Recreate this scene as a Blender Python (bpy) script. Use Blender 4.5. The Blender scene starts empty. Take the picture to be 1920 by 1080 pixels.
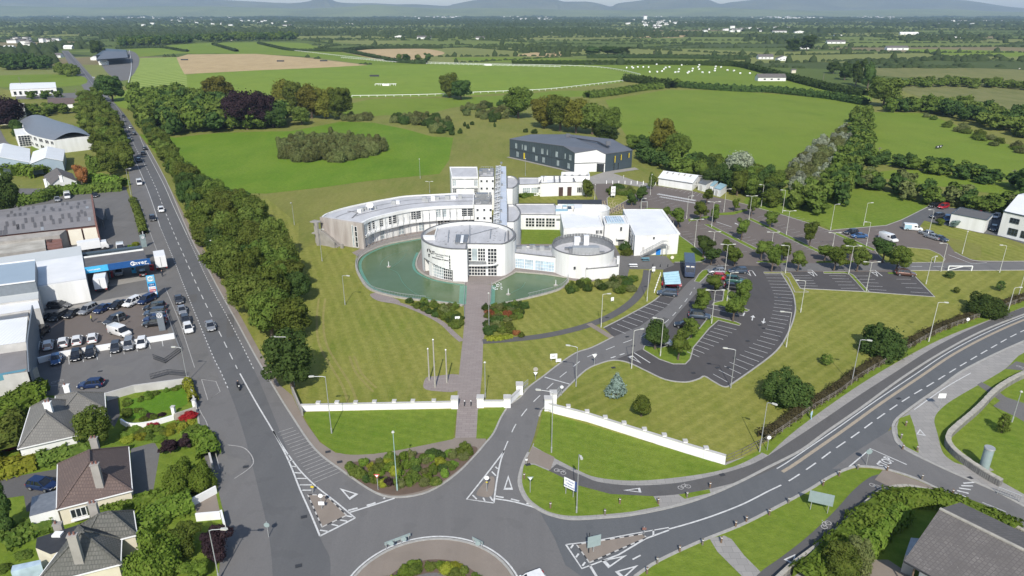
import bpy,bmesh,math,random
import numpy as np
from mathutils import Vector,Matrix
random.seed(7);np.random.seed(7)
R=math.radians
sc=bpy.context.scene
col=sc.collection
H=60.0;FPX=1300.0
PITCH=math.atan(520/FPX)
SP,CP=math.sin(PITCH),math.cos(PITCH)
cd=bpy.data.cameras.new('camera');cam=bpy.data.objects.new('camera',cd);col.objects.link(cam)
cam.location=(0,0,H);cam.rotation_euler=(math.pi/2-PITCH,0,0)
cd.sensor_width=36;cd.lens=36*FPX/1920;cd.clip_start=1;cd.clip_end=60000
sc.camera=cam
SUN_EL,SUN_AZ=41.5,182.0 
w=bpy.data.worlds.new('World');sc.world=w;w.use_nodes=True
nt=w.node_tree;nt.nodes.clear()
sky=nt.nodes.new('ShaderNodeTexSky');sky.sky_type='NISHITA';sky.sun_disc=False
sky.sun_elevation=R(SUN_EL);sky.sun_rotation=R(SUN_AZ);sky.air_density=1.0;sky.dust_density=1.0;sky.ozone_density=1.5
bg=nt.nodes.new('ShaderNodeBackground');bg.inputs['Strength'].default_value=0.11
wo=nt.nodes.new('ShaderNodeOutputWorld')
nt.links.new(sky.outputs[0],bg.inputs[0]);nt.links.new(bg.outputs[0],wo.inputs[0])
sl=bpy.data.lights.new('sun','SUN');so=bpy.data.objects.new('sun',sl);col.objects.link(so)
sl.energy=3.6;sl.angle=R(0.6);sl.color=(1.0,0.955,0.88)
sd=Vector((math.sin(R(SUN_AZ))*math.cos(R(SUN_EL)),math.cos(R(SUN_AZ))*math.cos(R(SUN_EL)),math.sin(R(SUN_EL))))
so.rotation_euler=sd.to_track_quat('Z','Y').to_euler()
sc.view_settings.view_transform='Standard';sc.view_settings.look='None'
sc.view_settings.exposure=0.52;sc.view_settings.gamma=1.0;sc.view_settings.use_curve_mapping=False
try:
 sc.cycles.max_bounces=6;sc.cycles.diffuse_bounces=3;sc.cycles.volume_bounces=0;sc.cycles.transparent_max_bounces=6
except Exception:pass
def G(x,y,z=0.0):
 u=(x-960)/FPX;v=(y-540)/FPX
 t=(H-z)/(SP+v*CP)
 return Vector((u*t,(CP-v*SP)*t))
def GL(pts,z=0.0):return[G(p[0],p[1],z)for p in pts]
def HT(bx,by,ty):
 X,Y=G(bx,by);lo,hi=0.0,55.0
 for _ in range(40):
  m=(lo+hi)/2;zc=Y*CP+(H-m)*SP
  if 540-FPX*((m-H)*CP+Y*SP)/zc>ty:lo=m
  else:hi=m
 return lo
def PX(X,Y,Z=0.0):
 zc=Y*CP+(H-Z)*SP
 return(960+FPX*X/zc,540-FPX*((Z-H)*CP+Y*SP)/zc)
def cr(pts,closed=False,n=6):
 P=[Vector(p)for p in pts];N=len(P);out=[]
 rng=range(N)if closed else range(N-1)
 for i in rng:
  if closed:a,b,c,d=P[(i-1)%N],P[i],P[(i+1)%N],P[(i+2)%N]
  else:a,b,c,d=P[max(i-1,0)],P[i],P[i+1],P[min(i+2,N-1)]
  for k in range(n):
   t=k/n
   out.append(0.5*((2*b)+(c-a)*t+(2*a-5*b+4*c-d)*t*t+(3*b-a-3*c+d)*t**3))
 if not closed:out.append(P[-1])
 return out
def inpoly(p,poly):
 x,y=p[0],p[1];c=False;j=len(poly)-1
 for i in range(len(poly)):
  xi,yi=poly[i][0],poly[i][1];xj,yj=poly[j][0],poly[j][1]
  if(yi>y)!=(yj>y)and x<(xj-xi)*(y-yi)/(yj-yi)+xi:c=not c
  j=i
 return c
def perp(d):return Vector((-d.y,d.x))
def hexc(s):
 v=[int(s[i:i+2],16)/255 for i in(0,2,4)]
 return tuple(((c+0.055)/1.055)**2.4 if c>0.04045 else c/12.92 for c in v)
class NT:
 def __init__(s,m):s.t=m.node_tree;s.n=s.t.nodes;s.l=s.t.links
 def add(s,k,**kw):
  n=s.n.new(k)
  for a,b in kw.items():
   if a.startswith('i_'):n.inputs[a[2:]].default_value=b
   else:setattr(n,a,b)
  return n
 def link(s,a,b):s.l.new(a,b)
def mixc(T,fac,a,b,blend='MIX'):
 m=T.add('ShaderNodeMix',data_type='RGBA',blend_type=blend)
 for sock,v in((m.inputs[0],fac),(m.inputs[6],a),(m.inputs[7],b)):
  if isinstance(v,(int,float)):sock.default_value=v
  elif isinstance(v,tuple):sock.default_value=(*v[:3],1)
  else:T.link(v,sock)
 return m.outputs[2]
def noise(T,vec,scale,detail=4,rough=0.55):
 n=T.add('ShaderNodeTexNoise');n.inputs['Scale'].default_value=scale;n.inputs['Detail'].default_value=detail
 n.inputs['Roughness'].default_value=rough;T.link(vec,n.inputs['Vector']);return n.outputs['Fac']
def ramp(T,fac,a,b):
 m=T.add('ShaderNodeMapRange');m.inputs['From Min'].default_value=a;m.inputs['From Max'].default_value=b
 T.link(fac,m.inputs['Value']);return m.outputs[0]
def mapping(T,vec,rot=0,scale=(1,1,1)):
 m=T.add('ShaderNodeMapping');m.inputs['Rotation'].default_value=(0,0,rot);m.inputs['Scale'].default_value=scale
 T.link(vec,m.inputs['Vector']);return m.outputs[0]
def newmat(name):
 m=bpy.data.materials.new(name);m.use_nodes=True;T=NT(m);b=T.n['Principled BSDF']
 g=T.add('ShaderNodeTexCoord');return m,T,b,g.outputs['Object']
def bump(T,b,h,strength=0.3,dist=0.05):
 n=T.add('ShaderNodeBump');n.inputs['Strength'].default_value=strength;n.inputs['Distance'].default_value=dist
 T.link(h,n.inputs['Height']);T.link(n.outputs[0],b.inputs['Normal'])
M={}
HAZE=6.2e-5
def simple(name,c,c2=None,rough=0.7,scale=1.5,metal=0.0,bm=0.0,spec=0.5,streak=None):
 m,T,b,v=newmat(name)
 if isinstance(c,str):c=hexc(c)
 if c2 is None:c2=tuple(x*0.82 for x in c)
 elif isinstance(c2,str):c2=hexc(c2)
 if streak:v2=mapping(T,v,streak[0],streak[1])
 else:v2=v
 f=ramp(T,noise(T,v2,scale,5),0.3,0.7)
 T.link(mixc(T,f,c,c2),b.inputs['Base Color'])
 b.inputs['Roughness'].default_value=rough;b.inputs['Metallic'].default_value=metal
 b.inputs['Specular IOR Level'].default_value=spec
 if bm:bump(T,b,noise(T,v,scale*6),bm)
 M[name]=m;return m
def grass(name,a,b_,c_,rot=0.3,stripe=0.5,sc1=0.02,wav=0.25,mow=None):
 m,T,b,v=newmat(name)
 a,b_,c_=[tuple(x*k for x,k in zip(q,(1.16,1.15,1.1)))for q in(a,b_,c_)]
 n1=ramp(T,noise(T,v,sc1,6,0.6),0.38,0.62)
 st=mapping(T,v,rot,(wav,0.035,1));n2=ramp(T,noise(T,st,1.6,5,0.65),0.34,0.66)
 n3=ramp(T,noise(T,v,0.9,5,0.7),0.3,0.7)
 c1=mixc(T,n1,a,b_)
 n5=ramp(T,noise(T,mapping(T,v,rot,(1,.45,1)),.07,6,.72),.40,.62);m5=T.add('ShaderNodeMath',operation='MULTIPLY');T.link(n5,m5.inputs[0]);m5.inputs[1].default_value=.38
 c1=mixc(T,m5.outputs[0],c1,tuple((x*1.35+y*.1)for x,y in zip(c_,(.1,.02,.0))));n6=ramp(T,noise(T,v,.028,5,.7),.5,.68);m6=T.add('ShaderNodeMath',operation='MULTIPLY');T.link(n6,m6.inputs[0]);m6.inputs[1].default_value=.45
 c1=mixc(T,m6.outputs[0],c1,tuple(x*.68 for x in a))
 mul=T.add('ShaderNodeMath',operation='MULTIPLY');T.link(n2,mul.inputs[0]);mul.inputs[1].default_value=stripe
 c2=mixc(T,mul.outputs[0],c1,c_)
 if mow:
  wv=T.add('ShaderNodeTexWave',wave_type='BANDS');wv.inputs['Scale'].default_value=.314/mow[1];wv.inputs['Distortion'].default_value=mow[3]if len(mow)>3 else 4;wv.inputs['Detail'].default_value=3;wv.inputs['Detail Scale'].default_value=.12
  T.link(mapping(T,v,mow[0]),wv.inputs['Vector']);q=T.add('ShaderNodeMath',operation='MULTIPLY');T.link(ramp(T,wv.outputs['Fac'],.35,.85),q.inputs[0]);q.inputs[1].default_value=mow[2];c2=mixc(T,q.outputs[0],c2,tuple(x*1.3 for x in c_))
 m3=T.add('ShaderNodeMath',operation='MULTIPLY');T.link(n3,m3.inputs[0]);m3.inputs[1].default_value=0.5
 c3=mixc(T,m3.outputs[0],c2,tuple(x*0.55 for x in a))
 T.link(c3,b.inputs['Base Color']);b.inputs['Roughness'].default_value=0.95;b.inputs['Specular IOR Level'].default_value=0.15
 bump(T,b,noise(T,v,2.5,6,0.7),0.5,0.25)
 M[name]=m;return m
LW=((.122,.160,.020),(.172,.178,.036),(.225,.212,.062))
grass('lawn',*LW,rot=0.25,stripe=.5,sc1=.035,wav=.45,mow=(-.36,2.4,.26));grass('lawn_right',*LW,rot=-.75,stripe=.4,sc1=.035,wav=.45,mow=(.86,2.4,.26));grass('lawn_dry',(.20,.19,.055),(.22,.195,.07),(.24,.22,.08))
grass('verge',(.095,.162,.014),(.120,.175,.020),(.150,.185,.032),rot=-0.4,stripe=.4,sc1=.05,mow=(-1.2,2.0,.2))
grass('garden_lawn',(.070,.165,.010),(.080,.170,.012),(.095,.175,.018),stripe=.3)
grass('meadow',(.085,.172,.010),(.105,.185,.014),(.135,.185,.024),rot=1.1,stripe=.4,sc1=.012)
grass('pasture',(.118,.188,.018),(.145,.198,.024),(.135,.175,.026),rot=1.3,stripe=.5,sc1=.008,wav=.06)
grass('course',(.150,.220,.026),(.180,.235,.034),(.130,.195,.026),rot=1.5,stripe=.6,sc1=.006,wav=.05)
grass('striped_field',(.150,.215,.035),(.130,.195,.028),(.21,.26,.07),rot=0.10,stripe=.3,sc1=.006,wav=.09,mow=(.30,13,1.0,.3))
grass('rough_grass',(.150,.165,.036),(.115,.150,.026),(.20,.19,.06),rot=.2,stripe=.6,sc1=.02)
grass('bog',(.120,.140,.040),(.085,.110,.030),(.20,.185,.08),rot=1.4,stripe=.7,sc1=.01)
grass('stubble',(.330,.245,.130),(.290,.215,.115),(.400,.310,.180),rot=1.2,stripe=.5,sc1=.01,wav=.06,mow=(1.1,6,.4,1))
for i,(a,b_)in enumerate([((.095,.130,.026),(.07,.10,.024)),((.135,.175,.04),(.11,.14,.036)),((.065,.092,.024),(.05,.07,.02)),
       ((.18,.20,.06),(.14,.16,.05)),((.035,.055,.016),(.03,.045,.014)),((.20,.17,.09),(.15,.13,.07))]):
 grass('far_field_%d'%i,a,b_,b_,rot=i,stripe=.5,sc1=.006,wav=.03)
def asphalt(name,a,b_,worn,rot=0,sc1=.08):
 m,T,b,v=newmat(name)
 n1=ramp(T,noise(T,v,sc1,6,.6),.35,.65)
 st=mapping(T,v,rot,(.35,.03,1));n2=ramp(T,noise(T,st,1.4,4,.6),.4,.7)
 n3=noise(T,v,6,4,.7)
 c=mixc(T,n1,a,b_);q=T.add('ShaderNodeMath',operation='MULTIPLY');T.link(n2,q.inputs[0]);q.inputs[1].default_value=.5
 c=mixc(T,q.outputs[0],c,worn);
 c=mixc(T,ramp(T,n3,.2,.8),c,tuple(x*.86 for x in a))
 n4=ramp(T,noise(T,v,.35,3,.4),.60,.63);q4=T.add('ShaderNodeMath',operation='MULTIPLY');T.link(n4,q4.inputs[0]);q4.inputs[1].default_value=.22
 c=mixc(T,q4.outputs[0],c,tuple(x*.72 for x in a))
 T.link(c,b.inputs['Base Color']);b.inputs['Roughness'].default_value=.88;b.inputs['Specular IOR Level'].default_value=.3
 bump(T,b,noise(T,v,14,3),.25,.02)
 M[name]=m;return m
asphalt('road_grey',(.142,.138,.135),(.162,.156,.151),(.195,.188,.182),rot=.35)
asphalt('road_dark',(.106,.107,.109),(.120,.120,.120),(.155,.153,.150),rot=.35)
asphalt('road_blue',(.104,.109,.114),(.118,.121,.124),(.150,.152,.153),rot=-.95)
asphalt('lot_dark',(.072,.068,.068),(.088,.080,.078),(.110,.102,.10),rot=.9)
asphalt('lot_brown',(.140,.118,.104),(.155,.130,.114),(.175,.150,.132),rot=-.7)
asphalt('yard',(.130,.126,.120),(.165,.158,.150),(.20,.19,.18))
asphalt('track_dark',(.098,.095,.093),(.110,.105,.102),(.13,.125,.122))
asphalt('patch_dark',(.104,.101,.098),(.115,.112,.108),(.13,.125,.12));asphalt('patch_pale',(.155,.15,.143),(.168,.162,.155),(.19,.18,.175))
asphalt('concrete_pave',(.30,.285,.26),(.25,.235,.215),(.36,.34,.31),sc1=.3)
asphalt('tan_pave',(.24,.20,.165),(.20,.17,.14),(.28,.245,.21),sc1=.3)
def paving(name,a,b_,sx=.4,sy=.2):
 m,T,b,v=newmat(name)
 br=T.add('ShaderNodeTexBrick');br.inputs['Scale'].default_value=1;br.inputs['Brick Width'].default_value=sx;br.inputs['Row Height'].default_value=sy
 br.inputs['Mortar Size'].default_value=.02;br.inputs['Color1'].default_value=(*a,1);br.inputs['Color2'].default_value=(*b_,1)
 br.inputs['Mortar'].default_value=(*[x*.6 for x in a],1);T.link(v,br.inputs['Vector'])
 n=ramp(T,noise(T,v,.25,6,.65),.3,.7)
 c=mixc(T,n,br.outputs['Color'],tuple(x*.8 for x in b_));c2=T.add('ShaderNodeMix',data_type='RGBA');
 T.link(mixc(T,.5,br.outputs['Color'],c),b.inputs['Base Color']);b.inputs['Roughness'].default_value=.85
 M[name]=m
paving('brick_paving',(.235,.195,.180),(.275,.235,.215),1.2,.6)
paving('slab_paving',(.25,.24,.225),(.30,.285,.265),1.2,1.0)
paving('terrace_paving',(.215,.185,.165),(.25,.215,.195),.9,.5)
simple('kerb_stone',(.36,.35,.32),(.27,.26,.24),.85,2)
simple('white_paint',(.80,.80,.79),(.70,.70,.68),.55,.35)
simple('road_paint',(.62,.62,.60),(.42,.42,.41),.7,2.5)
simple('faded_paint',(.42,.41,.39),(.26,.25,.24),.8,3)
simple('yellow_paint',(.50,.42,.22),(.36,.28,.16),.8,2.5)
simple('beige_paint',(.36,.30,.22),(.27,.23,.18),.8,2.5)
simple('black_paint',(.03,.03,.03))
simple('render_white',(.74,.74,.725),(.61,.61,.58),.7,.55,bm=.05,streak=(0,(1,1,.12)))
simple('render_grey',(.50,.49,.47),(.38,.37,.35),.8,.5)
simple('render_cream',(.62,.57,.45),(.55,.50,.39),.8,.8)
simple('cream_door',(.70,.66,.55),(.66,.61,.50),.6,.5)
simple('roof_membrane',(.50,.50,.51),(.37,.37,.375),.75,.3,streak=(.3,(1,.35,1)))
simple('roof_edge',(.17,.165,.165),(.12,.12,.12),.6)
simple('roof_white',(.74,.74,.735),(.63,.64,.64),.5,.2)
simple('metal_grey',(.34,.35,.36),(.25,.26,.27),.45,metal=.6)
simple('galvanised',(.42,.43,.43),(.34,.35,.35),.5,metal=.35)
simple('pole_paint',(.52,.52,.47),(.42,.42,.38),.6)
simple('pole_green',(.30,.42,.40),(.24,.34,.33),.6)
simple('dark_cladding',(.055,.075,.090),(.045,.062,.075),.45,.4)
simple('dark_roof',(.115,.120,.135),(.095,.100,.112),.5,.15)
simple('fibre_roof',(.215,.205,.205),(.165,.158,.16),.85,.3)
simple('fibre_panel',(.115,.11,.11),(.085,.08,.08),.7,.6)
simple('stained_concrete',(.45,.43,.38),(.28,.26,.22),.9,.3,bm=.2)
simple('brown_concrete',(.27,.235,.21),(.47,.435,.40),.9,.45,bm=.1,streak=(0,(1,1,.22)))
simple('raw_concrete',(.33,.31,.285),(.24,.225,.205),.9,.5,bm=.2)
simple('brick_red',(.21,.10,.08),(.15,.08,.065),.9,1.2,bm=.2)
simple('blue_roof',(.30,.37,.43),(.27,.335,.395),.45,.2);simple('spine_sheet',(.50,.54,.60),(.42,.46,.52),.5,.4)
simple('blue_steel',(.17,.195,.22),(.14,.16,.18),.6)
simple('sky_blue',(.06,.42,.72),(.05,.36,.65),.4)
simple('deep_blue',(.015,.085,.26),(.012,.07,.22),.4)
simple('door_blue',(.02,.22,.62),(.02,.18,.55),.4)
simple('teal_blue',(.10,.26,.33),(.08,.22,.28),.5)
simple('poly_blue',(.34,.52,.58),(.27,.42,.48),.3)
simple('signal_red',(.50,.03,.03),(.38,.03,.03),.5)
simple('yellow_panel',(.62,.48,.02),(.55,.42,.02),.5)
simple('timber',(.17,.115,.075),(.12,.08,.055),.85,3)
simple('hedge_timber',(.17,.15,.12),(.12,.105,.085),.85,3)
simple('dark_brown',(.07,.035,.03),(.05,.03,.025),.6)
simple('charcoal',(.035,.037,.042),(.025,.027,.03),.7)
simple('sign_back',(.27,.34,.34),(.23,.29,.29),.5)
simple('sign_white',(.8,.8,.8),(.76,.76,.76),.4)
simple('sign_blue',(.10,.14,.36),(.08,.12,.30),.4)
simple('stone_pale',(.40,.375,.32),(.28,.265,.23),.9,1.5,bm=.4)
simple('bark',(.12,.09,.065),(.08,.06,.045),.95,3)
simple('pale_bark',(.28,.25,.20),(.18,.16,.13),.95,3)
simple('soil',(.13,.09,.065),(.10,.07,.05),.95,1.0,bm=.3)
simple('tyre',(.018,.018,.019),rough=.9);simple('lamp_red',(.35,.01,.01),rough=.3)
simple('lamp_clear',(.75,.75,.72),rough=.15);simple('skin',(.45,.28,.2));simple('cloth_blue',(.35,.5,.62));simple('cloth_dark',(.03,.035,.05));simple('cloth_yellow',(.6,.55,.12))
def glassm(name,c,rough=.12):
 m,T,b,v=newmat(name);f=ramp(T,noise(T,v,.6,2),.35,.65)
 T.link(mixc(T,f,c,tuple(x*1.6 for x in c)),b.inputs['Base Color']);b.inputs['Roughness'].default_value=rough
 b.inputs['Specular IOR Level'].default_value=.8;M[name]=m
glassm('glass_dark',(.018,.022,.026));glassm('glass_pale',(.24,.28,.29),.2);glassm('glass_spine',(.38,.40,.42),.3);glassm('glass_blue',(.30,.38,.44),.15);glassm('car_glass',(.012,.014,.018),.06)
def waterm():
 m,T,b,v=newmat('pond_water')
 n=ramp(T,noise(T,v,.09,4,.6),.35,.65);n2=ramp(T,noise(T,v,.5,5,.7),.4,.75)
 c=mixc(T,n,(.078,.122,.045),(.095,.148,.070));q=T.add('ShaderNodeMath',operation='MULTIPLY');T.link(n2,q.inputs[0]);q.inputs[1].default_value=.35
 c=mixc(T,q.outputs[0],c,(.05,.10,.022))
 T.link(c,b.inputs['Base Color']);b.inputs['Roughness'].default_value=.22;b.inputs['Specular IOR Level'].default_value=.3;bump(T,b,noise(T,v,1.6,3),.06,.05);M['pond_water']=m
waterm();simple('pond_shallow',(.10,.26,.19),(.08,.20,.13),.4,.5)
def ribbed(name,a,b_,rot,scale,rough=.5):
 m,T,b,v=newmat(name);wv=T.add('ShaderNodeTexWave',wave_type='BANDS');wv.inputs['Scale'].default_value=scale
 T.link(mapping(T,v,rot),wv.inputs['Vector']);n=ramp(T,noise(T,v,.25,5),.3,.7)
 c=mixc(T,ramp(T,wv.outputs['Fac'],.0,.35),b_,a);T.link(mixc(T,n,c,tuple(x*.88 for x in a)),b.inputs['Base Color'])
 b.inputs['Roughness'].default_value=rough;bump(T,b,wv.outputs['Fac'],.3,.05);M[name]=m
ribbed('corrugated_pale',(.56,.58,.57),(.40,.42,.42),-.17,.9)
ribbed('corrugated_white',(.76,.77,.76),(.64,.65,.65),-.17,.5)
def tiles(name,a,b_,mort,rot,w_,h_):
 m,T,b,v=newmat(name);br=T.add('ShaderNodeTexBrick');br.inputs['Scale'].default_value=1
 br.inputs['Brick Width'].default_value=w_;br.inputs['Row Height'].default_value=h_;br.inputs['Mortar Size'].default_value=.035
 br.inputs['Color1'].default_value=(*a,1);br.inputs['Color2'].default_value=(*b_,1);br.inputs['Mortar'].default_value=(*mort,1)
 T.link(mapping(T,v,rot),br.inputs['Vector']);n=ramp(T,noise(T,v,.5,6,.7),.35,.7);n2=ramp(T,noise(T,v,3.5,5,.7),.62,.74)
 c=mixc(T,n,br.outputs['Color'],tuple(x*.78 for x in b_));c=mixc(T,n2,c,tuple(min(1,x*1.7+.05)for x in a))
 T.link(c,b.inputs['Base Color']);b.inputs['Roughness'].default_value=.9;bump(T,b,br.outputs['Fac'],-.35,.05);M[name]=m
tiles('tiles_grey',(.205,.195,.175),(.17,.165,.15),(.11,.105,.10),-.25,.32,.34)
tiles('tiles_brown',(.155,.112,.095),(.125,.09,.08),(.07,.05,.045),-.25,.32,.34)
tiles('tiles_mossy',(.150,.145,.130),(.115,.115,.10),(.06,.06,.055),-.25,.32,.34)
tiles('tiles_slate',(.150,.138,.130),(.12,.11,.105),(.085,.078,.075),-.5,.4,.42)
tiles('wall_stone',(.30,.29,.265),(.20,.195,.18),(.09,.085,.08),.3,.5,.22)
def foliage(name,a,b_,hi,sc1=.35,trans=.3):
 m,T,b,v=newmat(name)
 oi=T.add('ShaderNodeObjectInfo');geo=T.add('ShaderNodeNewGeometry')
 n=ramp(T,noise(T,geo.outputs['Position'],sc1,4,.65),.36,.66)
 c=mixc(T,n,a,b_);n2=ramp(T,noise(T,geo.outputs['Position'],1.7,3,.7),.5,.78);c=mixc(T,n2,c,hi)
 hs=T.add('ShaderNodeHueSaturation');T.link(c,hs.inputs['Color'])
 r1=T.add('ShaderNodeMapRange');r1.inputs['To Min'].default_value=1.0;r1.inputs['To Max'].default_value=1.7;T.link(oi.outputs['Random'],r1.inputs['Value']);T.link(r1.outputs[0],hs.inputs['Value'])
 r2=T.add('ShaderNodeMapRange');r2.inputs['To Min'].default_value=.485;r2.inputs['To Max'].default_value=.512;T.link(oi.outputs['Random'],r2.inputs['Value']);T.link(r2.outputs[0],hs.inputs['Hue'])
 T.n.remove(b);df=T.add('ShaderNodeBsdfDiffuse');tr=T.add('ShaderNodeBsdfTranslucent');mx=T.add('ShaderNodeMixShader');mx.inputs[0].default_value=trans
 T.link(hs.outputs[0],df.inputs[0]);T.link(hs.outputs[0],tr.inputs[0]);T.link(df.outputs[0],mx.inputs[1]);T.link(tr.outputs[0],mx.inputs[2])
 T.link(mx.outputs[0],T.n['Material Output'].inputs['Surface']);M[name]=m
foliage('leaf_green',(.060,.092,.018),(.090,.122,.024),(.135,.160,.036))
foliage('leaf_dark',(.036,.064,.018),(.052,.084,.022),(.080,.108,.030))
foliage('leaf_olive',(.070,.098,.020),(.096,.124,.026),(.150,.165,.042))
foliage('leaf_gold',(.092,.100,.018),(.125,.125,.024),(.175,.155,.035));foliage('leaf_fresh',(.082,.135,.020),(.110,.165,.026),(.16,.20,.045))
foliage('leaf_yellow',(.14,.17,.02),(.20,.21,.028),(.28,.28,.05))
foliage('leaf_copper',(.028,.018,.022),(.040,.025,.028),(.06,.04,.036))
foliage('leaf_russet',(.17,.068,.030),(.21,.09,.035),(.25,.13,.05))
foliage('leaf_bluegreen',(.11,.16,.135),(.15,.20,.17),(.22,.27,.24))
foliage('leaf_silver',(.16,.18,.12),(.21,.235,.165),(.32,.335,.26))
foliage('leaf_thicket',(.084,.102,.034),(.112,.125,.044),(.17,.175,.075),.12)
foliage('leaf_roadside',(.040,.034,.018),(.060,.052,.024),(.10,.085,.045),.6)
foliage('leaf_far',(.028,.044,.018),(.040,.058,.022),(.065,.085,.032),.01,.1)
foliage('leaf_red',(.20,.015,.03),(.26,.02,.035),(.16,.03,.03))
class MB:
 def __init__(s):s.v=[];s.f=[];s.m=[]
 def face(s,pts,mi=0):
  k=len(s.v);s.v+=[tuple(p)for p in pts];s.f.append(tuple(range(k,k+len(pts))));s.m.append(mi)
 def prism(s,poly,z0,z1,mi=0,mtop=None,bottom=False,zt=None):
  P=[(p[0],p[1])for p in poly]
  A=sum(P[i][0]*P[(i+1)%len(P)][1]-P[(i+1)%len(P)][0]*P[i][1]for i in range(len(P)))
  if A<0:P=P[::-1];zt=zt[::-1]if zt else None
  n=len(P);k=len(s.v);T=zt or[z1]*n
  s.v+=[(x,y,z0)for x,y in P]+[(P[i][0],P[i][1],T[i])for i in range(n)]
  for i in range(n):
   j=(i+1)%n;s.f.append((k+i,k+j,k+n+j,k+n+i));s.m.append(mi)
  s.f.append(tuple(range(k+n,k+2*n)));s.m.append(mi if mtop is None else mtop)
  if bottom:s.f.append(tuple(range(k+n-1,k-1,-1)));s.m.append(mi)
 def box(s,c,d,rz=0,mi=0):
  cx,cy,cz=c;hx,hy,hz=d[0]/2,d[1]/2,d[2]/2;ca,sa=math.cos(rz),math.sin(rz)
  P=[(cx+x*ca-y*sa,cy+x*sa+y*ca)for x,y in((-hx,-hy),(hx,-hy),(hx,hy),(-hx,hy))]
  s.prism(P,cz-hz,cz+hz,mi,bottom=True)
 def bar(s,a,b,wd,ht=None,mi=0): 
  a,b=Vector(a),Vector(b);d=b-a
  if d.length<1e-6:return
  d.normalize();up=Vector((0,0,1))if abs(d.z)<.95 else Vector((0,1,0))
  x=d.cross(up).normalized()*wd/2;y=x.cross(d).normalized()*(ht or wd)/2
  k=len(s.v);s.v+=[tuple(p+sx*x+sy*y)for p in(a,b)for sx,sy in((-1,-1),(1,-1),(1,1),(-1,1))]
  for f in((0,1,5,4),(1,2,6,5),(2,3,7,6),(3,0,4,7),(3,2,1,0),(4,5,6,7)):s.f.append(tuple(k+i for i in f));s.m.append(mi)
 def tube(s,pts,radii,n=8,mi=0,cap=True):
  pts=[Vector(p)for p in pts];k=len(s.v)
  for i,p in enumerate(pts):
   d=(pts[min(i+1,len(pts)-1)]-pts[max(i-1,0)]).normalized();up=Vector((0,0,1))if abs(d.z)<.9 else Vector((0,1,0))
   x=d.cross(up).normalized();y=x.cross(d)
   for a in range(n):t=2*math.pi*a/n;s.v.append(tuple(p+(x*math.cos(t)+y*math.sin(t))*radii[i]))
  for i in range(len(pts)-1):
   for a in range(n):b=(a+1)%n;s.f.append((k+i*n+a,k+i*n+b,k+(i+1)*n+b,k+(i+1)*n+a));s.m.append(mi)
  if cap:s.f.append(tuple(k+(len(pts)-1)*n+a for a in range(n)));s.m.append(mi);s.f.append(tuple(k+a for a in range(n))[::-1]);s.m.append(mi)
 def mesh(s,name,mats,smooth=False):
  me=bpy.data.meshes.new(name);me.from_pydata([tuple(v)if len(v)==3 else(v[0],v[1],0)for v in s.v],[],s.f)
  for m in(mats if isinstance(mats,(list,tuple))else[mats]):me.materials.append(M[m]if isinstance(m,str)else m)
  me.polygons.foreach_set('material_index',s.m)
  if smooth:me.polygons.foreach_set('use_smooth',[True]*len(s.f));me.set_sharp_from_angle(angle=R(40))
  me.update();return me
 def build(s,name,mats,parent=None,smooth=False,loc=None,rz=0,**props):
  return place(s.mesh(name,mats,smooth),name,parent,loc,rz,**props)
def place(me,name,parent=None,loc=None,rz=0,**props):
 o=bpy.data.objects.new(name,me);col.objects.link(o)
 if loc is not None:o.location=(loc[0],loc[1],loc[2]if len(loc)>2 else 0)
 o.rotation_euler=(0,0,rz)
 if parent:o.parent=parent
 for k,v in props.items():o[k]=v
 return o
def thing(name,label,cat,loc=(0,0,0),rz=0,group=None):
 o=bpy.data.objects.new(name,None);col.objects.link(o);o.empty_display_size=.5
 o.location=(loc[0],loc[1],loc[2]if len(loc)>2 else 0);o.rotation_euler=(0,0,rz)
 o['label']=label;o['category']=cat
 if group:o['group']=group
 return o
def tag(o,label,cat,group=None):
 o['label']=label;o['category']=cat
 if group:o['group']=group
 return o
def dup(root,loc,rz=0,label=None,group=None,scale=None):
 r=root.copy();col.objects.link(r);r.location=(loc[0],loc[1],loc[2]if len(loc)>2 else 0);r.rotation_euler=(0,0,rz)
 if scale:r.scale=scale
 if label:r['label']=label
 if group:r['group']=group
 def rec(a,b):
  for ch in list(a.children):
   c=ch.copy();col.objects.link(c);c.parent=b;rec(ch,c)
 rec(root,r);return r
_used=[]
def freez(P,z):
 xs=[p[0]for p in P];ys=[p[1]for p in P];bb=(min(xs),max(xs),min(ys),max(ys))
 while any(abs(u[0]-z)<.0005 and u[1]<bb[1]and u[2]>bb[0]and u[3]<bb[3]and u[4]>bb[2]for u in _used):z+=.0006
 _used.append((z,*bb));return z
def sheet(name,poly,z,mat,parent=None,kind='structure',hole=None):
 b=MB();P=[(p[0],p[1])for p in poly];z=freez(P,z)
 A=sum(P[i][0]*P[(i+1)%len(P)][1]-P[(i+1)%len(P)][0]*P[i][1]for i in range(len(P)))
 if A<0:P=P[::-1]
 b.face([(x,y,z)for x,y in P]);o=b.build(name,mat,parent)
 if kind and not parent:o['kind']=kind
 return o
def offset(line,d):
 out=[]
 for i,p in enumerate(line):
  t=(line[min(i+1,len(line)-1)]-line[max(i-1,0)]).normalized();out.append(p+perp(t)*d)
 return out
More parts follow.
